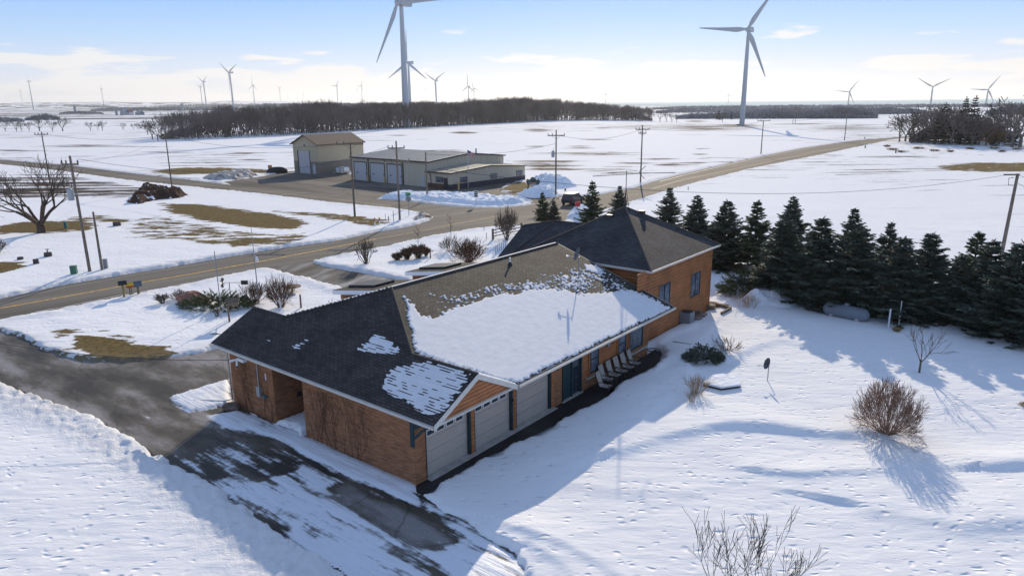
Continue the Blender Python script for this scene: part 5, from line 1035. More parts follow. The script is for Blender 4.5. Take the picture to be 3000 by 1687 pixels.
# ------------------------------------------------------------------ utility poles and wires
PW = mat('pole_wood', (.20, .165, .135), .9, var=.25, vscale=4); PWD = mat('dark_pole_wood', (.15, .12, .10), .9, var=.25, vscale=4); XFM = mat('transformer_grey', (.40, .43, .46), .5)
WIRE = mat('wire', (.05, .05, .055), .6)
def pole(px, py, ty, label, arms=(), r=.15, m=PW, xf=None, lean=0.0, ins=True, base=None, rz=0.0):
    b = GP(px, py) if base is None else base; h = top_h(b, ty); o = empty('utility_pole', b, rz, label, 'utility pole', 'utility poles along the roads')
    mb = MB(); mb.tube((0, 0, -.3), (lean, 0, h), r * .88, r * .58, 10); mb.build('pole_shaft', m, o)
    for (dz, w) in arms:
        mb = MB(); z = h - dz; lx = lean * z / h; mb.b2(lx - w / 2, lx + w / 2, -.06 - r, .05 - r, z - .08, z + .08); mb.path([(lx - w * .28, -r, z), (lx, -r, z - .6)], .02, 4); mb.path([(lx + w * .28, -r, z), (lx, -r, z - .6)], .02, 4); c = mb.build('crossarm', m, o)
        for k in (-.95, -.45, .95): q = MB(); q.tube((lx + k * w / 2, -r, z + .06), (lx + k * w / 2, -r, z + .38), .07, .05, 6); q.build('insulator', DARK, c)
    if xf: q = MB(); q.tube((xf[0], -.1, h - xf[1] - 1.0), (xf[0], -.1, h - xf[1]), .27, .27, 12); q.tube((xf[0], -.1, h - xf[1]), (xf[0], -.1, h - xf[1] + .12), .2, .1, 10); q.tube((xf[0], -.1, h - xf[1]), (xf[0] + .1, -.1, h - xf[1] + .5), .03, .03, 6); q.b2(min(0, xf[0]), max(0, xf[0]), -.13, -.07, h - xf[1] - .5, h - xf[1] - .4); q.build('transformer', XFM, o)
    o['_h'] = h; return o, b, h
P = {}
P['a'] = pole(227, 688, 392, 'tall grey utility pole with a can transformer right of the big bare tree', ((.75, 1.5),), .17, xf=(-.55, 3.0), lean=-.12)
P['b'] = pole(258, 684, 533, 'short bare utility pole beside the grey pedestal', (), .15)
P['c'] = pole(433, 473, 336, 'utility pole standing behind the soil pile', ((.45, 1.2),), .15, PWD)
P['d'] = pole(127, 466, 332, 'utility pole behind the big bare tree at the left', ((.5, 2.6),), .16, PWD)
P['e'] = pole(893, 548, 358, 'utility pole with a wide top arm in front of the shed and lot', ((.25, 3.6),), .17, PWD)
P['f'] = pole(1006, 556, 355, 'utility pole with two crossarms nearest the road corner', ((.9, 2.2), (2.6, 3.4)), .17)
P['g'] = pole(1075, 503, 383, 'armless utility pole in the snow windrow before the station', (), .17)
P['h'] = pole(1398, 493, 327, 'utility pole with a transformer right of the station snow heap', ((.9, 2.8),), .17, PWD, xf=(-.5, 3.4))
P['i'] = pole(1611, 462, 315, 'utility pole behind the television antenna by the straight road', ((.8, 2.6), (1.5, 1.4)), .17, PWD)
P['j'] = pole(1914, 389, 303, 'T shaped utility pole halfway along the straight road', ((.1, 3.6),), .17, PWD)
P['k'] = pole(2124, 355, 277, 'utility pole farthest along the straight road before the grove', ((.9, 3.4),), .19, PWD)
P['l'] = pole(1994, 314, 267, 'left post of the distant paired poles in the field', ((1.2, 1.6),), .17, PWD); P['m'] = pole(2000, 314, 267, 'right post of the distant paired poles in the field', ((1.2, 1.6),), .17, PWD)
P['n'] = pole(2506, 706, 437, 'leaning thick utility pole rising behind the spruces at the right', (), .20, PW, lean=.3)
cb = MB(); hN = P['n'][2]; cb.b2(-1.0, .3, -.26, -.18, hN - .12, hN); cb.build('crossarm', PWD, P['n'][0]); cb = MB(); cb.path([(-.2, -.25, hN - .3), (-.55, -.25, hN - .35), (-.5, -.25, hN - .9), (-.15, -.25, hN - .95)], .03, 5); cb.build('bracket', DARK, P['n'][0])
def wire(a, b, sag, label, r=.012):
    a = np.array(a, float); b = np.array(b, float); n = 24; pts = [a + (b - a) * t - np.array([0, 0, sag * 4 * t * (1 - t)]) for t in np.linspace(0, 1, n)]; c = pts[0]
    mb = MB(); mb.path([p - c for p in pts], r, 4, False); o = mb.build('overhead_wire', WIRE); o.location = Vector(c); return tag(o, label, 'wire', 'overhead wires')
def tp(k, dz=.3, dx=0.0): b, h = P[k][1], P[k][2]; return np.array([b[0] + dx, b[1], b[2] + h - dz])
wire(tp('a', .6), tp('c', .3), .9, 'thin overhead wire from the transformer pole to the soil pile pole', .015); wire(tp('a', .3, .6), tp('f', .6, -.8), 2.2, 'long thin overhead wire across the brown grass to the road corner', .015)
wire(tp('d', .3), tp('c', .3), 1.0, 'thin overhead wire along the far road at the left', .02); wire(tp('c', .3), tp('e', .1), 1.4, 'thin overhead wire passing before the tall shed', .02); wire(tp('h', .8), tp('i', .7), 1.2, 'thin overhead wire over the start of the straight road', .02)
wire(tp('i', .7), tp('j', .1), 1.2, 'thin overhead wire halfway along the straight road', .022); wire(tp('j', .1), tp('k', .8), 1.2, 'thin overhead wire at the far part of the straight road', .025); wire(tp('g', .3), tp('h', 2.2), .8, 'thin service wire from the armless pole across the station roof', .02)
wire(tp('n', .1, -.6), G(1100, 425, 11.5), 1.5, 'thin overhead wire running left from the leaning right hand pole', .013); wire(tp('n', .1, .3), G(2900, 455, 9), .8, 'thin overhead wire leaving the leaning pole to the right', .015); wire(tp('n', .6, .2), G(2720, 480, 7.5), .8, 'lower slack wire at the leaning right hand pole', .015)
wire(wor(-.15, 12.4, 2.75), G(-250, 815, 4.5), .6, 'black service cable crossing the wet driveway to the brick wall', .016)
# ------------------------------------------------------------------ wind turbines
TW = mat('turbine_white', (.40, .44, .48), .5, spec=.3); TG = mat('turbine_grey', (.30, .33, .36), .5)
def t_meshes():
    t = MB(); t.path([(0, 0, -1), (0, 0, 25), (0, 0, 73.4)], [2.15, 1.95, 1.2], 24); tw = t.mesh('tower', TW)
    n = MB(); n.box((3.2, 0, 75.2), (9.5, 3.2, 3.3)); n.box((7.2, 0, 77.2), (1.4, 2.0, .9)); na = n.mesh('nacelle', TW)
    h = MB(); h.sphere((0, 0, 0), 1.75, (1.25, 1, 1), 16, 10); hu = h.mesh('hub', TW)
    b = MB(); L_ = 41.0; st = [(0, .95, .95, 0), (2.5, 1.0, .9, 0), (6, 1.75, .62, .3), (9, 1.95, .5, .5), (16, 1.5, .34, .45), (26, 1.0, .2, .3), (36, .62, .12, .1), (40.3, .3, .07, 0), (41, .05, .03, 0)]; vs = []; k = 10
    for (r, c, th, off) in st:
        tw_ = math.radians(18 * (1 - r / L_))
        for i in range(k):
            a = 2 * math.pi * i / k; y = math.cos(a) * c + off * (1 if r > 3 else 0); x = math.sin(a) * th * (1 if r < 3 else .8); vs.append((x * math.cos(tw_) - y * math.sin(tw_) * .3, y, r))
    fs = [(i * k + j, i * k + (j + 1) % k, (i + 1) * k + (j + 1) % k, (i + 1) * k + j) for i in range(len(st) - 1) for j in range(k)]; b.add(vs, fs, sm=True); bl = b.mesh('blade', TW)
    d = MB(); d.b2(-2.6, 2.6, 2.3, 3.6, -.3, 1.4); bx = d.mesh('transformer_box', mat('box_green_dark', (.05, .06, .06), .6)); s = MB(); s.tube((0, 0, -.5), (0, 0, .25), 3.1, 2.9, 20); ft = s.mesh('footing', CONC); return tw, na, hu, bl, bx, ft
TM = t_meshes(); YAW = math.atan2(.8, .6)      # rotor faces (-.6,-.8)
def turbine(hx, hy, phi, label, bl=None, base=None, yaw=None, box=False):
    if base is None:
        p = at_far(hx, hy, 73200.0 / bl); s = 1.0; b = np.array([p[0], p[1], 0.0]); zk = p[2] / 75.2
    else:
        b = G(*base); hz = top_h(b, hy); s = hz / 75.2; zk = 1.0
    o = empty('wind_turbine', b, YAW if yaw is None else yaw, label, 'wind turbine', 'wind turbines of the wind farm'); o.scale = (s, s, s)
    q = link('tower', TM[0], o); q.scale = (1, 1, zk); q = link('nacelle', TM[1], o); q.location = (0, 0, 75.2 * (zk - 1)); h = link('hub', TM[2], o); h.location = (-3.0, 0, 75.2 * zk)
    for k in range(3):
        bl = link('blade', TM[3], o); a = math.radians(phi + 120 * k); bl.location = (-3.0, 0, 75.2 * zk); bl.rotation_euler = (a, 0, 0)
    if box: link('transformer_box', TM[4], o); link('footing', TM[5], o)
    return o
turbine(1000, 8, 92, 'nearest huge wind turbine, its top cut by the upper photo edge, before the wood', base=(1023, 322), box=True)
turbine(1882, 75, 35, 'second nearest tall wind turbine standing in the field right of the wood', base=(1866, 317), box=True)
for hx, hy, ph, bl_, lab in ((72, 205, 60, 20, 'edge on wind turbine near the left edge rising from a brown tree clump'), (51, 228, 60, 11, 'small wind turbine closest to the left photo edge'), (255, 224, 60, 15, 'lone wind turbine left of the farm silos'), (512, 206, 60, 24, 'taller of the close wind turbine pair at the left third'),
    (504, 219, 55, 17, 'shorter of the close wind turbine pair at the left third'), (578, 183, 64, 40, 'largest wind turbine of the left background, above the left end of the wood'), (636, 215, 0, 20, 'wind turbine with one blade straight up, right of the largest left one'), (703, 223, 62, 12, 'small wind turbine above the wood, left of the three tiny ones'),
    (722, 243, 0, 6, 'tiniest faint wind turbine, left of the tiny pair above the wood'), (748, 240, 60, 6, 'tiny wind turbine, left one of the tiny pair above the wood'), (763, 236, 60, 7, 'tiny wind turbine, right one of the tiny pair above the wood'), (847, 217, 37, 20, 'wind turbine above the tall shed with blades like an open V'),
    (899, 227, 60, 9, 'small wind turbine just left of the one with a horizontal blade'), (909, 217, 30, 17, 'small wind turbine left of the nearest tower with a nearly horizontal blade'), (932, 240, 0, 6, 'faint wind turbine close left of the nearest tower'), (1027, 158, 2, 75, 'wind turbine half hidden behind the nearest tower'),
    (1071, 228, 55, 11, 'tiny wind turbine between the nearest tower and the Y shaped one'), (1096, 203, 60, 38, 'Y shaped wind turbine right of the nearest tower'), (1178, 218, 0, 30, 'front wind turbine of the overlapping pair above the wood'), (1192, 223, 345, 22, 'back wind turbine of the overlapping pair above the wood'),
    (1481, 241, 60, 9, 'faint tiny wind turbine left of the small one above the right end of the wood'), (1524, 237, 0, 16, 'small wind turbine above the right end of the wood'), (1833, 239, 350, 16, 'small wind turbine left of the second tall tower'), (2137, 231, 35, 31, 'wind turbine rising behind the farthest road pole'),
    (2347, 219, 62, 35, 'wind turbine rising behind the left of the right hand grove'), (2486, 226, 33, 33, 'wind turbine behind the right of the right hand grove')):
    turbine(hx, hy, ph, lab, bl_, yaw=math.atan2(.55, .84) if hx < 300 else None)
# ------------------------------------------------------------------ station, shed, far farm
BEIGE = mat('beige_cladding', (.52, .465, .37), .6, var=.04); YBE = mat('ochre_cladding', (.50, .43, .30), .6, var=.05); GRL = mat('grey_brown_wainscot', (.22, .195, .165), .8, var=.08); NAVY = mat('navy_wainscot', (.045, .045, .06), .7); SROOF = mat('pale_metal_roof', (.30, .295, .28), .45, var=.08, vscale=.4)
BROOF = mat('brown_shingle_roof', (.13, .095, .075), .85, var=.1); DKB = mat('dark_bronze_trim', (.05, .045, .04), .5); WDR = mat('white_overhead_door', (.47, .48, .51), .5); YBOL = mat('bollard_yellow', (.55, .40, .15), .6); BRK2 = mat('red_brown_brick', (.10, .055, .045), .9)
def frame_xy(a, b): a = G(*a); b = G(*b); d = b - a; return a, math.atan2(d[1], d[0]), float(np.linalg.norm(d))
def ribs(mb, x0, x1, y, z0, z1, st=.45, d=.03, ax='x'):
    n = int((x1 - x0) / st)
    for i in range(n + 1):
        c = x0 + (x1 - x0) * i / n
        if ax == 'x': mb.b2(c - .03, c + .03, y - d, y, z0, z1(c) if callable(z1) else z1)
        else: mb.b2(y, y + d, c - .03, c + .03, z0, z1(c) if callable(z1) else z1)
SA, sang, SL = frame_xy((889, 452), (1141, 478)); sang = math.radians(-41.0)
st_ = empty('fire_station', SA, sang, 'long low beige metal station building with three white overhead doors and a lower office wing', 'building'); SD = 21.0
# local x runs along the door wall to the right, local y runs away from it
EH = 4.6; RH = 5.6; XL = 23.0
def sb(name, m, fn, par=None): mb = MB(); fn(mb); return mb.build(name, m, par or st_)
sb('wall', BEIGE, lambda mb: (mb.prism([(0, 0), (XL, 0), (XL, SD), (0, SD)], -.2, EH), mb.add([(XL, 0, EH), (XL, SD, EH), (XL, SD / 2, RH)], [(0, 1, 2)]), mb.add([(0, 0, EH), (0, SD, EH), (0, SD / 2, RH)], [(0, 2, 1)]), ribs(mb, .2, XL - .2, 0, 0, EH, .9), ribs(mb, .3, SD - .3, XL, 0, lambda y: EH + (RH - EH) * (1 - abs(y - SD / 2) / (SD / 2)), .9, .04, 'y')))
def sroof(x0, x1, y0, y1, e, r, mid=None):
    mid = (y0 + y1) / 2 if mid is None else mid
    def f(mb): mb.slab([(x0, y0, e), (x1, y0, e), (x1, mid, r), (x0, mid, r)], .12, (1, 0, 0), (0, 1, 0)); mb.slab([(x0, mid, r), (x1, mid, r), (x1, y1, e), (x0, y1, e)], .12, (1, 0, 0), (0, 1, 0)); n = int((x1 - x0) / 1.2); [mb.add([(x0 + .6 + i * 1.2 + a, yy, zz + c) for a in (-.03, .03) for yy, zz in ((y0, e), (mid, r), (y1, e)) for c in (0, .05)], [(1, 3, 9, 7), (3, 5, 11, 9), (0, 2, 3, 1), (2, 4, 5, 3), (7, 9, 8, 6), (9, 11, 10, 8)]) for i in range(n)]
    return f
sb('roof', SROOF, sroof(-.3, XL + .35, -.35, SD + .3, EH + .12, RH + .12))
sb('roof_trim', DKB, lambda mb: (mb.b2(-.35, XL + .4, -.42, -.36, EH - .12, EH + .16), mb.add([(XL + .36, -.36, EH - .1), (XL + .36, -.36, EH + .14), (XL + .36, SD / 2, RH + .14), (XL + .36, SD / 2, RH - .1), (XL + .36, SD + .3, EH + .14), (XL + .36, SD + .3, EH - .1)], [(0, 3, 2, 1), (3, 5, 4, 2)])))
for k, (xa, xb) in enumerate(((.7, 4.6), (5.9, 10.2), (11.2, 15.4))):
    d = sb('overhead_door', WDR, lambda mb: [mb.b2(xa, xb, -.05, -.0, .02 + i * .52, .02 + (i + 1) * .52 - .02) for i in range(7)]); sb('door_frame', DKB, lambda mb: (mb.b2(xa - .16, xa, -.08, 0, 0, 3.85), mb.b2(xb, xb + .16, -.08, 0, 0, 3.85), mb.b2(xa, xb, -.08, 0, 3.67, 3.85)), d)
    sb('window', DARK, lambda mb: (mb.b2(xa + .7, xa + 1.15, -.07, -.05, 1.45, 1.65), mb.b2(xb - .35, xb - .0, -.07, -.05, 1.45, 1.65)), d); sb('bollard', YBOL, lambda mb: (mb.tube((xa - .5 if k else xa - .45, -.5, 0), (xa - .5 if k else xa - .45, -.5, 1.2), .12, n=8)))
sb('side_door', WDR, lambda mb: mb.b2(21.0, 21.9, -.06, 0, 0, 2.1)); sb('flue', GREYM, lambda mb: (mb.tube((19, 17, 4.9), (19, 17, 6.1), .15, n=8)))
sb('pilaster', DKB, lambda mb: (mb.b2(5.15, 5.4, -.1, 0, 0, EH - .1), mb.b2(15.75, 15.95, -.1, 0, 0, EH - .1)))
# office wing: in front of the right gable wall
ax0, ax1, ay0, ay1, ae, ar = XL + .0, XL + 6.6, -.6, 20.0, 2.95, 3.65
an = sb('office_wall', BEIGE, lambda mb: (mb.prism([(ax0, ay0), (ax1, ay0), (ax1, ay1), (ax0, ay1)], -.2, ae), mb.add([(ax1, ay0, ae), (ax1, ay1, ae), (ax1, (ay0 + ay1) / 2, ar)], [(0, 1, 2)]), ribs(mb, ay0 + .2, ay1 - .2, ax1, 1.0, lambda y: ae + (ar - ae) * (1 - abs(y - 9.7) / 10.3), .5, .04, 'y'), ribs(mb, ax0 + .3, ax1 - .2, ay0, 1.0, ae, .5, .04)))
sb('office_roof', mat('tan_metal_roof', (.36, .33, .27), .5, var=.08, vscale=.4), sroof(ax0 - .02, ax1 + .3, ay0 - .35, ay1 + .2, ae + .12, ar + .12)); sb('roof_trim', DKB, lambda mb: (mb.b2(ax0, ax1 + .36, ay0 - .42, ay0 - .36, ae - .1, ae + .15), mb.add([(ax1 + .32, ay0 - .36, ae - .06), (ax1 + .32, ay0 - .36, ae + .14), (ax1 + .32, 9.7, ar + .14), (ax1 + .32, 9.7, ar - .06), (ax1 + .32, ay1 + .2, ae + .14), (ax1 + .32, ay1 + .2, ae - .06)], [(0, 3, 2, 1), (3, 5, 4, 2)])))
sb('wainscot', NAVY, lambda mb: mb.b2(ax1, ax1 + .08, ay0 - .04, ay1, -.1, 1.0)); sb('wainscot', BRK2, lambda mb: mb.b2(ax0 + .1, ax1 - 1.3, ay0 - .08, ay0, -.1, .95)); sb('wainscot', NAVY, lambda mb: mb.b2(ax1 - 1.3, ax1 + .0, ay0 - .08, ay0, -.1, .95))
sb('entrance_door', DARK, lambda mb: mb.b2(ax1 - 1.9, ax1 - .9, ay0 - .12, ay0 - .08, 0, 2.1))
for (x, z) in ((2.6, 1.2),): w = sb('window', DARK, lambda mb: mb.b2(ax0 + x, ax0 + x + 1.9, ay0 - .1, ay0, z, z + 1.0)); sb('pane', CURT, lambda mb: mb.b2(ax0 + x + .08, ax0 + x + 1.82, ay0 - .11, ay0 - .1, z + .08, z + .92), w)
for y in (1.6, 9.8, 17.3): w = sb('window', DARK, lambda mb: mb.b2(ax1, ax1 + .09, y, y + 1.8, 1.15, 2.1)); sb('pane', CURT, lambda mb: (mb.b2(ax1 + .09, ax1 + .10, y + .1, y + .85, 1.25, 2.0), mb.b2(ax1 + .09, ax1 + .10, y + .95, y + 1.7, 1.25, 2.0)), w)
sb('downspout', DKB, lambda mb: mb.path([(ax0 + .9, ay0 - .4, ae), (ax0 + 1.3, ay0 - .12, ae - .4), (ax0 + 1.35, ay0 - .12, .1)], .06, 6))
for (x, y) in ((1132, 477), (1154, 478)): mb = MB(); mb.tube((0, 0, -.1), (0, 0, 1.6), .16, n=10); o = mb.build('bollard', YBOL, None, G(x, y)); tag(o, 'wooden coloured guard post at the station entrance corner, %s one' % ('left' if x < 1140 else 'right'), 'guard post')
fp = empty('flagpole', G(1178, 474), 0, 'white flagpole with a striped flag before the station office wing', 'flagpole'); fh = top_h(G(1178, 474), 376)
mb = MB(); mb.tube((0, 0, 0), (0, 0, fh), .07, .04, 8); mb.build('pole_shaft', GALV, fp)
def flag_mat():
    m = mat('striped_flag', (.5, .1, .1), .8); t = m.node_tree; n = t.nodes; l = t.links; b = n['Principled BSDF']; uv = n.new('ShaderNodeUVMap'); sp = n.new('ShaderNodeSeparateXYZ'); l.new(uv.outputs[0], sp.inputs[0])
    f = n.new('ShaderNodeMath'); f.operation = 'MULTIPLY'; f.inputs[1].default_value = 6.5; l.new(sp.outputs[1], f.inputs[0]); g = n.new('ShaderNodeMath'); g.operation = 'FRACT'; l.new(f.outputs[0], g.inputs[0]); h = n.new('ShaderNodeMath'); h.operation = 'GREATER_THAN'; h.inputs[1].default_value = .5; l.new(g.outputs[0], h.inputs[0])
    x = n.new('ShaderNodeMixRGB'); l.new(h.outputs[0], x.inputs[0]); x.inputs[1].default_value = (.42, .03, .04, 1); x.inputs[2].default_value = (.65, .65, .66, 1)
    a = n.new('ShaderNodeMath'); a.operation = 'LESS_THAN'; a.inputs[1].default_value = .4; l.new(sp.outputs[0], a.inputs[0]); c = n.new('ShaderNodeMath'); c.operation = 'GREATER_THAN'; c.inputs[1].default_value = .46; l.new(sp.outputs[1], c.inputs[0]); d = n.new('ShaderNodeMath'); d.operation = 'MULTIPLY'; l.new(a.outputs[0], d.inputs[0]); l.new(c.outputs[0], d.inputs[1])
    y = n.new('ShaderNodeMixRGB'); l.new(d.outputs[0], y.inputs[0]); l.new(x.outputs[0], y.inputs[1]); y.inputs[2].default_value = (.03, .04, .16, 1); l.new(y.outputs[0], b.inputs['Base Color']); return m
mb = MB(); nx, nz = 10, 6
gv = [(.05 + 1.3 * i / nx, .18 * math.sin(i * 1.1) * i / nx, fh - .15 - .8 * (1 - j / nz) - .7 * (i / nx) ** 1.2) for j in range(nz + 1) for i in range(nx + 1)]
mb.add(gv, [(j * (nx + 1) + i, j * (nx + 1) + i + 1, (j + 1) * (nx + 1) + i + 1, (j + 1) * (nx + 1) + i) for j in range(nz) for i in range(nx)], [[(i / nx, j / nz), ((i + 1) / nx, j / nz), ((i + 1) / nx, (j + 1) / nz), (i / nx, (j + 1) / nz)] for j in range(nz) for i in range(nx)]); mb.build('flag', flag_mat(), fp)
# tall shed: x along the gable front, y back
QA = G(742, 434); qang = math.radians(-36.0); sh = empty('tall_shed', QA, qang, 'tall ochre shed with brown gable roof, white door and grey lower walls', 'shed'); QW, QD, QE, QR = 8.6, 13.5, 6.6, 8.5
def qb(name, m, fn, par=None): mb = MB(); fn(mb); return mb.build(name, m, par or sh)
qb('wall', YBE, lambda mb: (mb.prism([(0, 0), (QW, 0), (QW, QD), (0, QD)], 2.7, QE), mb.add([(0, 0, QE), (QW, 0, QE), (QW / 2, 0, QR)], [(0, 1, 2)]), mb.add([(0, QD, QE), (QW, QD, QE), (QW / 2, QD, QR)], [(0, 2, 1)]), ribs(mb, .2, QW - .2, 0, 2.7, QE, .6), ribs(mb, .2, QD - .2, QW, 2.7, QE, .6, .03, 'y')))
qb('lower_wall', GRL, lambda mb: mb.prism([(0, -.02), (QW + .02, -.02), (QW + .02, QD), (0, QD)], -.2, 2.7))
sl2 = (QR - QE) / (QW / 2)
qb('roof', BROOF, lambda mb: (mb.slab([(-.5, -.5, QE - .5 * sl2 + .1), (-.5, QD + .4, QE - .5 * sl2 + .1), (QW / 2, QD + .4, QR + .1), (QW / 2, -.5, QR + .1)], .18, (0, 1, 0), (1, 0, 0)), mb.slab([(QW + .5, -.5, QE - .5 * sl2 + .1), (QW / 2, -.5, QR + .1), (QW / 2, QD + .4, QR + .1), (QW + .5, QD + .4, QE - .5 * sl2 + .1)], .18, (0, 1, 0), (1, 0, 0))))
qb('overhead_door', WDR, lambda mb: [mb.b2(1.9, 5.7, -.08, -.02, .02 + i * .55, .55 + i * .55) for i in range(9)]); qb('door_frame', DKB, lambda mb: (mb.b2(1.55, 1.9, -.1, -.02, 0, 5.1), mb.b2(5.7, 5.8, -.1, -.02, 0, 5.1))); qb('side_door', WDR, lambda mb: mb.b2(6.6, 7.5, -.08, -.02, 0, 2.1)); qb('lamp', DARK, lambda mb: mb.b2(4.1, 4.4, -.2, 0, 6.1, 6.35))
tk = empty('tank_rack', G(862, 437), sang, 'white horizontal tanks on a small steel rack beside the tall shed', 'tank')
for k in range(2): mb = MB(); mb.tube((-.9 + k * 1.5, -.6, .8), (-.9 + k * 1.5, 1.0, .8), .68, n=14); mb.build('tank', WPVC, tk)
mb = MB(); [mb.b2(x - .05, x + .05, y - .05, y + .05, -.1, 1.6) for x in (-1.7, 0, 1.4) for y in (-.7, 1.1)]; mb.b2(-1.7, 1.4, -.75, -.65, 1.4, 1.5); mb.b2(-1.7, 1.4, -.75, -.65, .15, .25); [mb.b2(x - .04, x + .04, -.7, 1.1, .2, .28) for x in (-1.7, 1.4)]; mb.build('rack', mat('rack_yellow_grey', (.35, .30, .18), .7), tk)
mb = MB(); mb.prism([(-2.3, -.7), (2.2, -.6), (2.3, .7), (-2.2, .7)], 0, .7); mb.sphere((0, 0, .65), 1.0, (2.2, .75, .8), 14, 8, .06); o = mb.build('covered_trailer', mat('black_tarp', (.02, .02, .024), .6, bump=.05, bscale=3), None, G(698, 436)); o.rotation_euler = (0, 0, .35); tag(o, 'low trailer under a black tarp left of the tall shed', 'trailer')
mb = MB(); mb.box((0, 0, 0), (.9, .25, 1.1)); o = mb.build('orange_marker', mat('orange', (.45, .16, .05), .7), None, G(680, 428) + np.array([0, 0, .6])); tag(o, 'small orange marker box on the dark grass left of the tarp covered trailer', 'marker')
# far farm
fm = G(320, 289.5); fa = empty('barn', fm, math.radians(-20), 'distant pale barn with a gambrel roof beside two silos', 'barn'); ks = float(fm[1]) / 700.0
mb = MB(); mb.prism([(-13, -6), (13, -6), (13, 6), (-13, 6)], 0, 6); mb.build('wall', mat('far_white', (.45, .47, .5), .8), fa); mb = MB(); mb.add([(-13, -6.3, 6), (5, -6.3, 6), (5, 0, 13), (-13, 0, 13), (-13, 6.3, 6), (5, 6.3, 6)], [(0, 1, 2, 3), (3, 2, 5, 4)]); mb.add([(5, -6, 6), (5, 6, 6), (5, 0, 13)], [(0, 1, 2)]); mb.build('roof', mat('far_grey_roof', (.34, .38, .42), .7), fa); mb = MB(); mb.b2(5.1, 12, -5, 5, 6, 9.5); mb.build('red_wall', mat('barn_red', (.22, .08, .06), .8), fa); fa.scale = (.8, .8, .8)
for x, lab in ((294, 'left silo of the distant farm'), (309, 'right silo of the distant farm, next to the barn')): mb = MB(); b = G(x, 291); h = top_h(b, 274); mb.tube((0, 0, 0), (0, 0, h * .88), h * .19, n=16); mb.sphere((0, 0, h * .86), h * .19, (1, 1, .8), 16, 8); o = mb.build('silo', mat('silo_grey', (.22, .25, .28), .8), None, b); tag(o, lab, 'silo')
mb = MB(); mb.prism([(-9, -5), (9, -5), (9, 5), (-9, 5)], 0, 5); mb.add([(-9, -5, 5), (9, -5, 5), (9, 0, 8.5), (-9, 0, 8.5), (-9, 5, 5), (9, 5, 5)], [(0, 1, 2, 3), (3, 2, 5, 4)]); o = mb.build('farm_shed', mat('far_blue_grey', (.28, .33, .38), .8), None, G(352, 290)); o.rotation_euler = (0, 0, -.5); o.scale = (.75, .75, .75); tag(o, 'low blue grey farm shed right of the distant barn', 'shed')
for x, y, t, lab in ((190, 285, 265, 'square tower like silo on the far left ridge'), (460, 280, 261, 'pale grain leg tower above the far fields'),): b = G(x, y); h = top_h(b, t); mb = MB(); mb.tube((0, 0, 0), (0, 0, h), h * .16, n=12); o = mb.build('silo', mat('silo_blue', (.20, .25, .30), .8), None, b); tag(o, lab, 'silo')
# grove buildings
for x, y, t, w, c, lab in ((2440, 350, 322, 30, (.40, .40, .42), 'grey farmhouse gable half hidden in the right hand grove'), (2543, 352, 334, 26, (.35, .34, .32), 'small shed with a pale gable roof right of the golden willow')):
    b = G(x, y); h = top_h(b, t); wm = np.linalg.norm(G(x + w / 2, y) - G(x - w / 2, y)); mb = MB(); hb_ = h * .62; mb.prism([(-wm / 2, -wm * .4), (wm / 2, -wm * .4), (wm / 2, wm * .4), (-wm / 2, wm * .4)], 0, hb_); mb.add([(-wm / 2, -wm * .4, hb_), (wm / 2, -wm * .4, hb_), (0, -wm * .4, h)], [(0, 1, 2)]); hn = 'farmhouse' if t < 330 else 'farm_shed'
    e = empty(hn, b, .2, lab, 'building'); mb.build('wall', mat('grove_wall%d' % x, c, .8), e); q = MB(); q.slab([(-wm * .58, -wm * .45, hb_ - .3), (0, -wm * .45, h + .1), (0, wm * .45, h + .1), (-wm * .58, wm * .45, hb_ - .3)], .2, (0, 1, 0), (1, 0, 0)); q.slab([(wm * .58, -wm * .45, hb_ - .3), (wm * .58, wm * .45, hb_ - .3), (0, wm * .45, h + .1), (0, -wm * .45, h + .1)], .2, (0, 1, 0), (1, 0, 0)); q.build('roof', mat('snowy_roof', (.5, .52, .56), .8), e)
    q = MB(); q.b2(-wm * .12, wm * .12, -wm * .42, -wm * .4, hb_ * .4, hb_ * .8); q.build('window', DARK, e)
# ------------------------------------------------------------------ things around the house
BLK = mat('black_plastic', (.02, .022, .028), .4); SLING = mat('beige_sling', (.36, .33, .30), .8, var=.1, vscale=5); CHF = mat('dark_chair_frame', (.045, .038, .035), .45)
def H3(u, v, z): p = wor(u, v, z); return p
def chair_meshes():
    a = MB(); prof = [(0.0, -.26, .40), (0.0, .20, .37), (0, .27, .42), (0, .50, 1.08), (0, .53, 1.12)]; vs = []
    for x in (-.24, .24): vs += [(x, y, z) for _, y, z in prof]
    n = len(prof); a.add(vs, [(i, i + 1, n + i + 1, n + i) for i in range(n - 1)]); a.add([(x, y + .012, z - .012) for x, y, z in vs], [(n + i, n + i + 1, i + 1, i) for i in range(n - 1)]); sm = a.mesh('sling', SLING)
    f = MB()
    for x in (-.27, .27): f.path([(x, -.30, .02), (x, -.30, .38), (x, .20, .36), (x, .28, .43), (x, .52, 1.1)], .017, 6); f.path([(x, .1, .36), (x, .36, .02)], .017, 6)
    f.path([(-.27, .52, 1.1), (.27, .52, 1.1)], .015, 6); f.path([(-.27, -.3, .38), (.27, -.3, .38)], .015, 6); fm_ = f.mesh('chair_frame', CHF); ar = []
    for x in (-.29, .29): g = MB(); g.path([(x, -.30, .38), (x, -.29, .55), (x, -.18, .63), (x, .12, .65), (x, .36, .60)], [.018, .02, .024, .024, .018], 6); ar.append(g.mesh('armrest', CHF))
    return sm, fm_, ar
CM = chair_meshes()
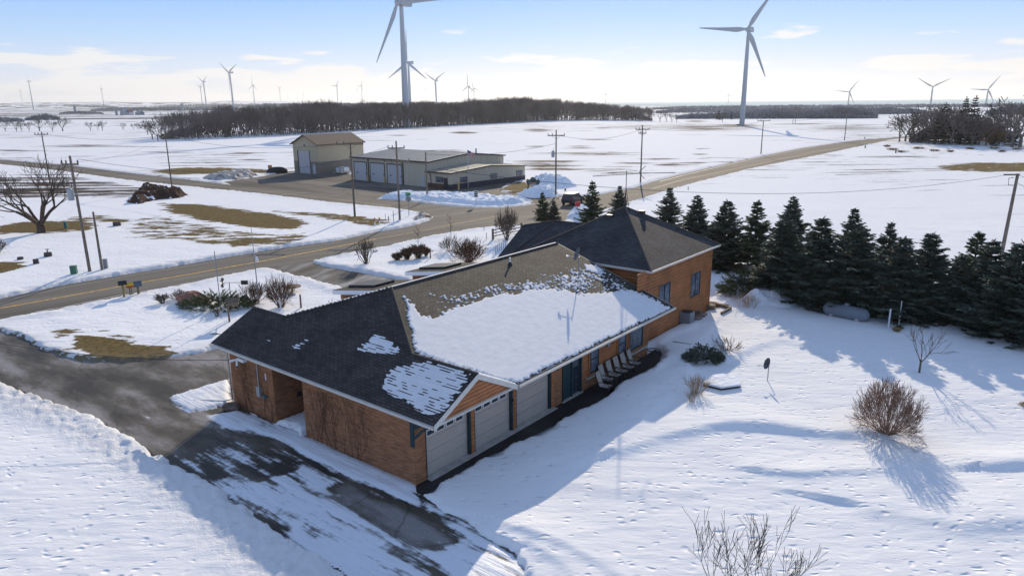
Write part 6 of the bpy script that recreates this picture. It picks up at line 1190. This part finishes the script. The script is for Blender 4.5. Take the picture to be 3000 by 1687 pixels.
for i, (x, y, r_, z, lab) in enumerate(((1515, 970, .12, .42, 'beige patio chair nearest the camera, standing out from the row'), (1527, 956, .04, .42, 'beige patio chair, second from the near end of the wall row'), (1543, 949, .0, .42, 'beige patio chair, third from the near end of the wall row'), (1557, 941, -.03, .42, 'beige patio chair, fourth from the near end of the wall row'), (1570, 932, .0, .42, 'beige patio chair, fifth from the near end of the wall row'), (1584, 922, .05, .42, 'beige patio chair at the far end of the wall row'))):
    p = G(x, y, z); p[2] = .035; u, v = loc(p)
    u_ = 13.15 + i * .78 + (0 if i else -.15); v_ = -.72 - (.42 if i == 0 else 0); p = wor(u_, v_, .035)
    o = empty('patio_chair', p, TA + r_ + .02, lab, 'patio chair', 'patio chairs lined up along the log wall'); link('sling', CM[0], o); link('chair_frame', CM[1], o); [link('armrest', a, o) for a in CM[2]]
# air conditioner
p = GP(1727, 822); ac = empty('air_conditioner', p, TA, 'grey square air conditioning unit against the tall wing wall', 'air conditioner')
mb = MB(); [mb.b2(-.38, .38, -.38, .38, .05 + k * .08, .11 + k * .08) for k in range(9)]; mb.b2(-.36, .36, -.36, .36, 0, .78); mb.build('cabinet', GREYM, ac); mb = MB(); mb.tube((0, 0, .78), (0, 0, .83), .37, .36, 20); mb.build('top_grille', BLK, ac)
STN = mat('field_stone', (.16, .12, .10), .9, var=.4, vscale=2, bump=.03, bscale=5)
def stone(px, py, r, lab, m=STN, sc=(1.2, .9, .6), name='boulder', seed=1): b = GP(px, py); mb = MB(); mb.sphere((0, 0, r * .25), r, sc, 12, 8, .14, seed); o = mb.build(name, m, None, b); return tag(o, lab, 'stone')
stone(1747, 812, .42, 'brown stone right beside the air conditioning unit', seed=3); stone(1758, 803, .45, 'flat brown stone second from the air conditioning unit', seed=4); stone(486, 766, .85, 'reddish boulder in snow left of the juniper', mat('red_boulder', (.28, .14, .10), .9, var=.3, vscale=2), (1.5, 1, .8), seed=5)
stone(577, 884 - 50, .4, 'snow capped stone at the left corner of the brick wall', seed=8) if False else None
p = wor(-.55, 13.0, .02); mb = MB(); mb.sphere((0, 0, .15), .35, (1.3, .9, .7), 12, 8, .12, 6); o = mb.build('boulder', STN, None, p); tag(o, 'dark stone with a snow cap at the left foot of the brick wall', 'stone')
# barrel and timber frame behind the tall wing
p = G(1786, 782); mb = MB(); mb.tube((0, 0, 0), (0, 0, .5), .36, .40, 14); o = mb.build('planter_tub', WOODD, None, p); tag(o, 'dark round planter tub at the far corner of the tall wing', 'planter')
def bar(pts, w, h, name, m, lab, cat, z=.05):
    c = np.array(G(*pts[0])); mb = MB()
    for a, b in zip(pts[:-1], pts[1:]):
        A_ = G(*a) - c; B_ = G(*b) - c; L_ = np.linalg.norm(B_ - A_); mb.box(((A_ + B_) / 2 + np.array([0, 0, z + h / 2])), (L_, w, h), math.atan2((B_ - A_)[1], (B_ - A_)[0]))
    c[2] = gz(c[0], c[1]) - .05; o = mb.build(name, m, None, c); return tag(o, lab, cat)
bar([(1795, 772), (1838, 783), (1814, 797)], .15, .2, 'timber_border', WOODD, 'weathered timber garden border in the snow by the tall wing', 'timber border')
bar([(1633, 853), (1668, 865), (1692, 871)], .13, .13, 'timber_beam', WOODD, 'old timber beam lying in the snow at the end of the patio', 'timber beam'); bar([(1692, 871), (1741, 879)], .05, .05, 'fallen_branch', WOODD, 'thin fallen branch continuing from the timber beam', 'branch')
mb = MB(); mb.path([(.4 * math.cos(a), .3 * math.sin(a), .12) for a in np.linspace(0, 6.2, 16)], .03, 6); o = mb.build('hose_coil', BLK, None, wor(20.2, -.25, .1)); tag(o, 'coiled black hose at the foot of the log wall', 'hose')
# propane tank
ta_, tb_ = G(2085, 796), G(2168, 812); c = (ta_ + tb_) / 2; c[2] = gz(c[0], c[1]) - .05; dd = tb_ - ta_; tk = empty('propane_tank', c, math.atan2(dd[1], dd[0]), 'long pale grey propane tank in the snow before the spruces', 'propane tank'); Lt = np.linalg.norm(dd) / 2 + .45; R_ = .48
mb = MB(); xs = [-Lt, -Lt + .05, -Lt + .18, -Lt + .4, Lt - .4, Lt - .18, Lt - .05, Lt]; rs = [.02, .22, .37, R_, R_, .37, .22, .02]; mb.path([(x, 0, .50) for x in xs], rs, 24, False); mb.build('shell', mat('tank_paint', (.19, .22, .26), .45, var=.06, vscale=1), tk)
mb = MB(); mb.sphere((.0, 0, 1.02), .2, (1, 1, .7), 12, 8); mb.build('dome_cover', mat('tank_paint', (.5, .5, .5)), tk); [(lambda q: q.build('leg', CONC, tk))(MB().b2(x - .12, x + .12, -.4, .4, -.1, .3)) for x in (-Lt * .55, Lt * .55)]
# satellite dishes
def dish(base, zr, rz, hm, lab, s=1.0, tilt=.5, arm=.62, foot=False):
    o = empty('satellite_dish', base, rz, lab, 'satellite dish'); o.scale = (s, s, s); mb = MB(); mb.tube((0, 0, -.1), (0, 0, hm), .03, n=8)
    if foot: mb.path([(-.45, .2, -.05), (0, 0, .35)], .02, 5); mb.path([(.45, .25, -.1), (0, 0, .35)], .02, 5)
    mb.build('mast', GREYM, o); mb = MB(); vs = []; fs = []; nr, na = 5, 20
    for i in range(nr + 1):
        r = .38 * i / nr
        for j in range(na): a = 6.2832 * j / na; x, y, z = r * math.cos(a) * .86, .55 * r * r, r * math.sin(a); vs.append((x, y * math.cos(tilt) + z * math.sin(tilt) * -1 * .0 + .08, z))
    R3 = Matrix.Rotation(tilt, 3, 'X'); vs = [tuple(R3 @ Vector((x, -y, z)) + Vector((0, 0, hm + .12))) for x, y, z in vs]
    for i in range(nr):
        for j in range(na): fs.append((i * na + j, i * na + (j + 1) % na, (i + 1) * na + (j + 1) % na, (i + 1) * na + j))
    mb.add(vs, fs, sm=True); mb.build('reflector', mat('dish_grey', (.09, .10, .12), .45), o); mb = MB(); e = R3 @ Vector((0, -arm, -.28)) + Vector((0, 0, hm + .12)); mb.path([(0, -.03, hm - .05), (e[0], e[1] * .7, e[2] - .03), tuple(e)], .018, 6); mb.build('feed_arm', GREYM, o)
    mb = MB(); [mb.tube((e[0] + k, e[1], e[2]), (e[0] + k, e[1] + .1, e[2] + .03), .035, n=8) for k in (-.06, .06)]; mb.b2(e[0] - .09, e[0] + .09, e[1] - .04, e[1], e[2] - .05, e[2] + .05); mb.build('receiver', WPVC, o); return o
dish(GP(1930, 965), 0, math.radians(-82), 1.02, 'dark satellite dish on a pole stuck in the open snow of the yard', .86, -.35)
ur, vr = 17.4, 3.55; dish(wor(ur, vr, zS(vr)), 0, math.radians(-78), 1.25, 'satellite dish on a braced mast on the long roof near the tall wing', 1.1, -.35, foot=True)
# television antenna on a mast above the hip roof
a0 = wor(26.2, 5.45, 7.85); an_ = empty('tv_antenna', a0, math.radians(-2), 'long spiky television antenna on a mast above the hip roof peak', 'antenna'); p = proj(a0); hm = top_h(a0, 433)
mb = MB(); mb.tube((0, 0, -.1), (0, 0, hm + .1), .028, n=6); [mb.path([(.28 * math.cos(t), .28 * math.sin(t), -.15), (0, 0, 1.5)], .014, 4) for t in (0, 2.1, 4.2)]; mb.build('mast', CHF, an_)
mb = MB(); mb.path([(-2.35, 0, hm - .28), (1.0, 0, hm - .1), (3.4, .0, hm - .05)], .022, 5); mb.path([(-1.35, 0, hm - .05), (.75, 0, hm + .08)], .016, 5)
for k in range(13): x = -2.3 + k * .27; mb.path([(x, -.55 + .02 * k, hm - .26 + .05 * k * .3), (x, .55 - .02 * k, hm - .26 + .05 * k * .3)], .010, 4)
for k in range(12): x = 1.1 + k * .19; mb.path([(x, -.2, hm - .1), (x, .2, hm - .1)], .010, 4)
mb.path([(.85, 0, hm - .02), (1.3, -.1, hm + .42)], .02, 4); mb.path([(.85, 0, hm - .04), (1.3, .1, hm - .5)], .02, 4); mb.build('boom', CHF, an_)
# posts
def post(px, py, ty, r, m, lab, cat='post', name='post', n=8, r1=None): b = GP(px, py); h = top_h(b, ty); mb = MB(); mb.tube((0, 0, -.15), (0, 0, h), r, r1 or r, n); o = mb.build(name, m, None, b); return tag(o, lab, cat), b, h
post(2234, 829, 777, .06, WPVC, 'short thick white post left of the thin one beyond the propane tank'); post(2260, 823, 757, .03, WPVC, 'thin tall white post beyond the propane tank')
post(758, 779, 741, .07, PWD, 'lone dark wooden post in the front yard snow'); post(828, 772, 755, .05, WPVC, 'left one of two white posts behind the roof valley'); post(836, 769, 752, .05, WPVC, 'right one of two white posts behind the roof valley')
b = GP(707, 786); h = top_h(b, 759); mb = MB(); mb.path([(0, 0, -.1), (0, 0, h), (-.12, 0, h + .08), (-.28, 0, h + .04), (-.3, 0, h - .15)], .055, 8); o = mb.build('vent_pipe', WPVC, None, b); tag(o, 'white bent vent pipe behind the left roof', 'pipe')
o, b, h = post(557, 786, 632, .035, GREYM, 'thin tall bird house pole without box above the juniper', 'pole', 'garden_pole'); 
b = GP(652, 768); h = top_h(b, 571); wp_ = empty('weather_mast', b, 0, 'tall thin pole with a small hanging white device in the front yard', 'pole'); mb = MB(); mb.tube((0, 0, -.1), (0, 0, h * .45), .05, .04, 8); mb.tube((0, 0, h * .45), (0, 0, h), .032, .02, 6); mb.build('pole_shaft', GREYM, wp_); hz = top_h(b, 650)
mb = MB(); mb.tube((.18, 0, hz - .25), (.18, 0, hz + .12), .13, .07, 10); mb.path([(0, 0, hz + .3), (.18, 0, hz + .12)], .02, 5); mb.build('device', WPVC, wp_)
b = GP(581, 752); h = top_h(b, 711); wv = empty('garden_windmill', b, 0, 'dark garden windmill with a tail vane above the juniper', 'windmill'); mb = MB(); mb.tube((0, 0, 0), (0, 0, h), .03, n=6); mb.path([(-.55, 0, h), (1.0, 0, h)], .02, 5); mb.build('shaft', CHF, wv); mb = MB(); mb.b2(.95, 1.5, -.02, .02, h - .17, h + .17); mb.build('tail_vane', CHF, wv)
mb = MB()
for k in range(10): t = 6.283 * k / 10; mb.path([(-.55, 0, h), (-.55, .42 * math.cos(t), h + .42 * math.sin(t))], [.015, .05], 4)
mb.build('wheel', CHF, wv)
b = GP(578, 815); h = top_h(b, 763); bh = empty('bird_house', b, .3, 'weathered wooden post with a cross brace and box by the left roof gable', 'bird house'); mb = MB(); mb.b2(-.06, .06, -.06, .06, -.1, h); mb.path([(0, 0, h * .5), (.5, 0, h * .85)], .035, 5); mb.b2(-.1, .6, -.05, .05, h * .84, h * .9); mb.build('post', WOODD, bh); mb = MB(); mb.b2(-.02, .75, -.2, .2, h * .9, h * .9 + .28); mb.add([(-.1, -.27, h * .9 + .28), (.83, -.27, h * .9 + .28), (.83, .27, h * .9 + .28), (-.1, .27, h * .9 + .28), (-.1, 0, h * .9 + .5), (.83, 0, h * .9 + .5)], [(0, 1, 5, 4), (2, 3, 4, 5), (0, 4, 3), (1, 2, 5)]); mb.build('box', WOODD, bh)
b = GP(737, 738); h = top_h(b, 721); mb = MB(); mb.tube((0, 0, 0), (0, 0, h), .04, n=6); mb.tube((0, 0, h), (0, 0, h + .06), .72, .70, 18); o = mb.build('bird_table', WOODD, None, b); tag(o, 'round brown bird table beside the right front yard bush', 'bird table')
# letter boxes
def letterbox(px, py, ty, m, lab, posts, rz, boxs=(.22, .55, .26), kind='round', pm=WOODD, pr=.055):
    b = GP(px, py); h = top_h(b, ty); o = empty('letter_box', b, rz, lab, 'letter box', 'letter boxes at the roadside'); w, d, t = boxs
    for x, y in posts: mb = MB(); mb.tube((x, y, -.1), (x * .6, y * .6, h - t + .02), pr, n=6); mb.build('post', pm, o)
    mb = MB()
    if kind == 'round': prof = [(-w / 2, h - t), (w / 2, h - t), (w / 2, h - t * .45)] + [(w / 2 * math.cos(a), h - t * .45 + t * .45 * math.sin(a)) for a in np.linspace(.4, 2.74, 6)] + [(-w / 2, h - t * .45)]
    else: prof = [(-w / 2, h - t), (w / 2, h - t), (w / 2, h - t * .3), (0, h + .03), (-w / 2, h - t * .3)]
    n = len(prof); vs = [(x, -d / 2, z) for x, z in prof] + [(x, d / 2, z) for x, z in prof]; mb.add(vs, [tuple(reversed(range(n))), tuple(range(n, 2 * n))] + [(i, (i + 1) % n, n + (i + 1) % n, n + i) for i in range(n)]); mb.build('box', m, o); return o, h
letterbox(313.6, 753, 706, BLK, 'large black letter box on a single leaning wooden post, leftmost of the three', [(-.02, 0)], -.9, (.34, .6, .36), pm=mat('yellow_post', (.30, .22, .09), .8), pr=.09)
o, h = letterbox(331, 748, 712, mat('yellow_box', (.62, .45, .03), .5), 'yellow and red newspaper box on two thin posts, middle of the three', [(-.25, .1), (.28, -.1)], -1.0, (.30, .55, .34), 'gable', pm=CHF, pr=.03)
mb = MB(); mb.b2(-.155, .155, -.28, .28, h - .35, h - .20); mb.build('red_band', mat('box_red', (.42, .04, .03), .5), o)
letterbox(350, 745, 708, mat('blue_grey_box', (.09, .12, .15), .6), 'dark blue letter box with a peaked top on two posts, rightmost of the three', [(-.12, .05), (.14, -.05)], -.9, (.34, .6, .42), 'gable', pr=.08)
mb = MB(); mb.path([(-.9, .1, .95), (0, 0, .95)], .025, 5)
# utility boxes, pedestals, well heads
def boxy(px, py, w, d, h, m, lab, cat='utility box', name='utility_box', rz=.2, cap=True): b = GP(px, py); mb = MB(); mb.box((0, 0, h / 2 - .05), (w, d, h)); mb.box((0, 0, h - .02), (w * 1.08, d * 1.08, .06)) if cap else None; o = mb.build(name, m, None, b); o.rotation_euler = (0, 0, rz); return tag(o, lab, cat)
GRB = mat('green_box', (.06, .16, .11), .6); boxy(188, 694, .5, .4, .75, GRB, 'green utility box in the snow left of the transformer pole'); boxy(268, 680, .34, .28, .9, GREYM, 'grey pedestal right beside the short bare pole'); boxy(167, 577, .3, .3, .75, mat('teal_box', (.05, .18, .18), .6), 'small teal box on brown grass right of the big tree')
STM = mat('rusty_cap', (.07, .06, .055), .8)
for x, y, w, h, lab in ((295, 571, 1.0, .5, 'dark square well cap beside the brown grass strips'), (122, 648, .8, .4, 'dark hand pump on a base, upper one of the snowy left field'), (92, 667, .55, .45, 'dark block in the snow, lowest of the left field caps'), (52, 655, .6, .25, 'small dark cap leftmost in the snowy field')):
    b = GP(x, y); o = empty('well_cap', b, .3, lab, 'well cap'); mb = MB(); mb.tube((0, 0, -.1), (0, 0, h), w * .5, w * .46, 12); mb.build('casing', STM, o)
    if 'pump' in lab: mb = MB(); mb.tube((0, 0, h), (0, 0, h + .35), .05, n=6); mb.b2(-.18, .18, -.04, .04, h + .3, h + .36); mb.build('handle', STM, o)
# septic lid
b = GP(1816, 974); mb = MB(); hexp = [(.95 * math.cos(a) * 1.25, .95 * math.sin(a)) for a in np.radians([8, 60, 118, 180, 240, 300])]; mb.prism([(x * .97, y * .97) for x, y in hexp], .02, .14); lid = empty('septic_lid', b, .3, 'flat hexagonal lid under a cushion of snow in the yard', 'lid'); mb.build('cover', CHF, lid); mb = MB(); mb.prism(hexp, .145, .25); mb.build('snow_cap', SNOWP, lid)
# road furniture
def stake(px, py, ty, lab, lo=WPVC, hi=mat('orange_reflector', (.42, .16, .06), .6), r=.05, split=.5): b = GP(px, py); h = top_h(b, ty); o = empty('marker_stake', b, 0, lab, 'marker stake', 'marker stakes at the road corner'); mb = MB(); mb.tube((0, 0, -.1), (0, 0, h * split), r, n=6); mb.build('lower_part', lo, o); mb = MB(); mb.tube((0, 0, h * split), (0, 0, h), r, n=6); mb.build('upper_part', hi, o)
stake(943.5, 569.5, 548, 'orange topped white stake, left one by the brown grass', r=.09); stake(955, 566, 547, 'orange topped white stake, right one by the brown grass', r=.09); stake(978, 561, 544, 'rusty short stake between the white stakes and the dark rod', WPVC, hi=mat('rust', (.2, .08, .05), .8), r=.06, split=.2); stake(990.5, 561.5, 531, 'thin dark leaning rod near the two arm pole', CHF, CHF, .04); stake(970, 557, 538, 'very thin weathered rod behind the stakes', CHF, CHF, .03); stake(1731, 480, 470, 'short pale stake on the near side of the straight road', PW, PW, .07)
stake(1422, 482, 473, 'dark leaning marker right of the transformer pole', CHF, CHF, .16); stake(1860, 464, 450, 'x', CHF, CHF) if False else None
b = GP(1029, 546); sg = empty('stop_sign', b, 0, 'back of an octagonal stop sign with green street plates at the road corner', 'road sign'); h = top_h(b, 489); mb = MB(); mb.tube((0, 0, -.1), (0, 0, h), .05, n=6); mb.build('post', GREYM, sg)
mb = MB(); zc = top_h(b, 501); Ro = .42; vs = [(Ro * math.cos(math.pi / 8 + k * math.pi / 4), y, zc + Ro * math.sin(math.pi / 8 + k * math.pi / 4)) for y in (.06, .09) for k in range(8)]; mb.add(vs, [tuple(range(8)), tuple(reversed(range(8, 16)))] + [(i, (i + 1) % 8, 8 + (i + 1) % 8, 8 + i) for i in range(8)]); mb.build('sign_plate', mat('sign_back', (.30, .31, .32), .5, metal=.3), sg)
mb = MB(); mb.box((0, 0, h - .1), (.9, .04, .22), .9); mb.box((0, 0, h + .14), (.9, .04, .22), -.6); mb.build('street_plate', mat('street_green', (.03, .22, .09), .5), sg)
def sign(px, py, ty, w, hgt, m, lab, rz=0.0, name='road_sign', marks=None):
    b = GP(px, py); h = top_h(b, ty); o = empty(name, b, rz, lab, 'road sign'); mb = MB(); mb.tube((0, .03, -.1), (0, .03, h - .05), .035, n=6); mb.build('post', GREYM, o); mb = MB(); mb.b2(-w / 2, w / 2, -.03, 0, h - hgt, h); mb.build('sign_plate', m, o)
    if marks: mb = MB(); [mb.b2(x0, x1, -.035, -.031, h - hgt + z0, h - hgt + z1) for x0, x1, z0, z1 in marks]; mb.build('sign_marks', DARK, o)
sign(1198, 520, 480, .62, 1.0, WPVC, 'white rectangular road sign in the snow strip before the parking lot', 0, marks=[(-.22, .22, .72, .86), (-.22, .22, .42, .60), (-.22, .22, .12, .30)])
sign(1136, 467, 457, .4, .5, WPVC, 'small pale sign beside the station office door')
sign(1453, 537, 507, .75, .7, mat('stop_red', (.45, .04, .04), .5), 'red road sign half hidden by the broad spruce', .3); post(1445, 530, 522, .09, WPVC, 'short white post left of the half hidden red sign'); post(1309, 508, 500, .1, CHF, 'tiny dark marker at the right end of the snow windrow')
b = GP(1341, 483); b[2] = .9; ss_ = empty('station_sign', b, -.35, 'dark shield shaped station sign on two curved posts in the snow heap', 'sign'); mb = MB(); [mb.path([(s * 1.0, 0, -.6), (s * .85, 0, .3), (s * 1.15, 0, .9), (s * .9, 0, 1.35)], [.12, .12, .16, .1], 6) for s in (-1, 1)]; mb.build('frame', CHF, ss_); mb = MB(); mb.prism([(-.95, -.06), (.95, -.06), (.95, .06), (-.95, .06)], .35, 1.25); mb.tube((0, -.06, 1.15), (0, .06, 1.15), .55, n=16); mb.build('panel', mat('sign_blue_grey', (.07, .10, .12), .6), ss_); mb = MB(); mb.b2(-.5, .5, -.075, -.061, .5, .72); mb.build('lettering', mat('sign_tan', (.45, .25, .16), .7), ss_)
# dark car on the side road
c = G(1441, 514, 0); car = empty('car', (c[0], c[1], .03), math.radians(62), 'dark sport utility vehicle on the road behind the spruces', 'car'); CP = mat('car_paint', (.025, .026, .035), .3, spec=.6)
mb = MB(); prof = [(-2.3, .45), (-2.35, .9), (-2.2, 1.1), (-2.05, 1.65), (-1.7, 1.78), (.5, 1.76), (1.15, 1.15), (2.15, 1.0), (2.3, .75), (2.3, .42)]; n = len(prof); vs = [(x, -.9 + (.14 if z > 1.2 else 0), z) for x, z in prof] + [(x, .9 - (.14 if z > 1.2 else 0), z) for x, z in prof]
mb.add(vs, [tuple(range(n)), tuple(reversed(range(n, 2 * n)))] + [(i, n + i, n + (i + 1) % n, (i + 1) % n) for i in range(n)]); mb.build('body', CP, car)
for x in (-1.45, 1.45):
    for y in (-.88, .88): mb = MB(); mb.tube((x, y - .11, .36), (x, y + .11, .36), .36, n=18); w_ = mb.build('wheel', BLK, car); q = MB(); q.tube((x, y - .12, .36), (x, y + .12, .36), .2, n=12); q.build('rim', GALV, w_)
mb = MB(); mb.add([(.52, -.7, 1.73), (.52, .7, 1.73), (1.13, .75, 1.19), (1.13, -.75, 1.19)], [(0, 1, 2, 3)]); mb.v = [(x + .02, y, z + .02) for x, y, z in mb.v]; mb.build('windscreen', GLASS, car); mb = MB(); [mb.b2(x0, x1, y - .01, y + .01, 1.22, 1.62) for x0, x1 in ((-1.9, -1.2), (-1.1, -.3), (-.2, .5)) for y in (-.82, .82)]; mb.build('side_window', GLASS, car)
[(lambda q: q.build('headlight', WPVC, car))(MB().b2(2.25, 2.33, y - .18, y + .18, .72, .88)) for y in (-.65, .65)]; [(lambda q: q.build('tail_light', mat('tail_red', (.3, .02, .02), .4), car))(MB().b2(-2.37, -2.3, y - .1, y + .1, .85, 1.15)) for y in (-.72, .72)]
# split rail fence and wire posts behind the yard
fa_ = GP(1240, 606); fb_ = GP(1312, 590); dv = fb_ - fa_; Lf = np.linalg.norm(dv[:2]); fe = empty('rail_fence', fa_, math.atan2(dv[1], dv[0]), 'weathered split rail fence beside the tall wispy bush', 'fence')
for k in range(3): mb = MB(); mb.b2(Lf * k / 2 - .09, Lf * k / 2 + .09, -.09, .09, -.1, 1.25); mb.build('post', WOODD, fe)
for z in (.4, .75, 1.1): mb = MB(); mb.path([(0, -.09, z), (Lf * .5, -.08, z + .03), (Lf, -.09, z)], .055, 6); mb.build('rail', WOODD, fe)
for x, y, t, lab in ((1224, 605, 585, 'thin metal fence post left of the rail fence'), (1248, 596, 563, 'tall thin metal fence post at the rail fence'), (1218, 581, 567, 'thin metal fence post nearest the road left of the rail fence')): post(x, y, t, .035, mat('blue_grey_steel', (.15, .2, .25), .5), lab, 'fence post', 'fence_post')
post(1083, 652, 626, .06, WOODD, 'pointed wooden stake right of the rusty hedge'); post(1078, 640, 634, .05, CHF, 'x') if False else None
b = GP(1860, 350)
for x, y, t, w, lab in ((2372 - 300, 372, 367, .5, 'x'),): pass
for i, (x, y, t, lab) in enumerate(((2128 + 47, 350, 345, 'tiny dark marker right beside the far road pole'), (2176, 374, 366, 'small dark post in rough snow below the far road'), (2253, 387, 378, 'dark stump in the rough snow below the grove'), (1857, 345, 335, 'x'))):
    if lab != 'x': post(x, y, t, .18, CHF, lab, 'post')
for i, (x, y, t) in enumerate(((500 - 20, 618, 611), (500, 900, 899))): pass
# haze over the whole plain

HZ = bpy.data.materials.new('haze_air'); HZ.use_nodes = True; t = HZ.node_tree; [t.nodes.remove(q) for q in list(t.nodes)]
o_ = t.nodes.new('ShaderNodeOutputMaterial'); v_ = t.nodes.new('ShaderNodeVolumePrincipled'); v_.inputs['Color'].default_value = (.93, .96, 1.0, 1); v_.inputs['Density'].default_value = 7.5e-5; v_.inputs['Anisotropy'].default_value = 0.45; t.links.new(v_.outputs[0], o_.inputs['Volume'])
mb = MB(); mb.b2(-15000, 15000, -15000, 15000, -1.4, 190); o = mb.build('haze', HZ); o['kind'] = 'stuff'
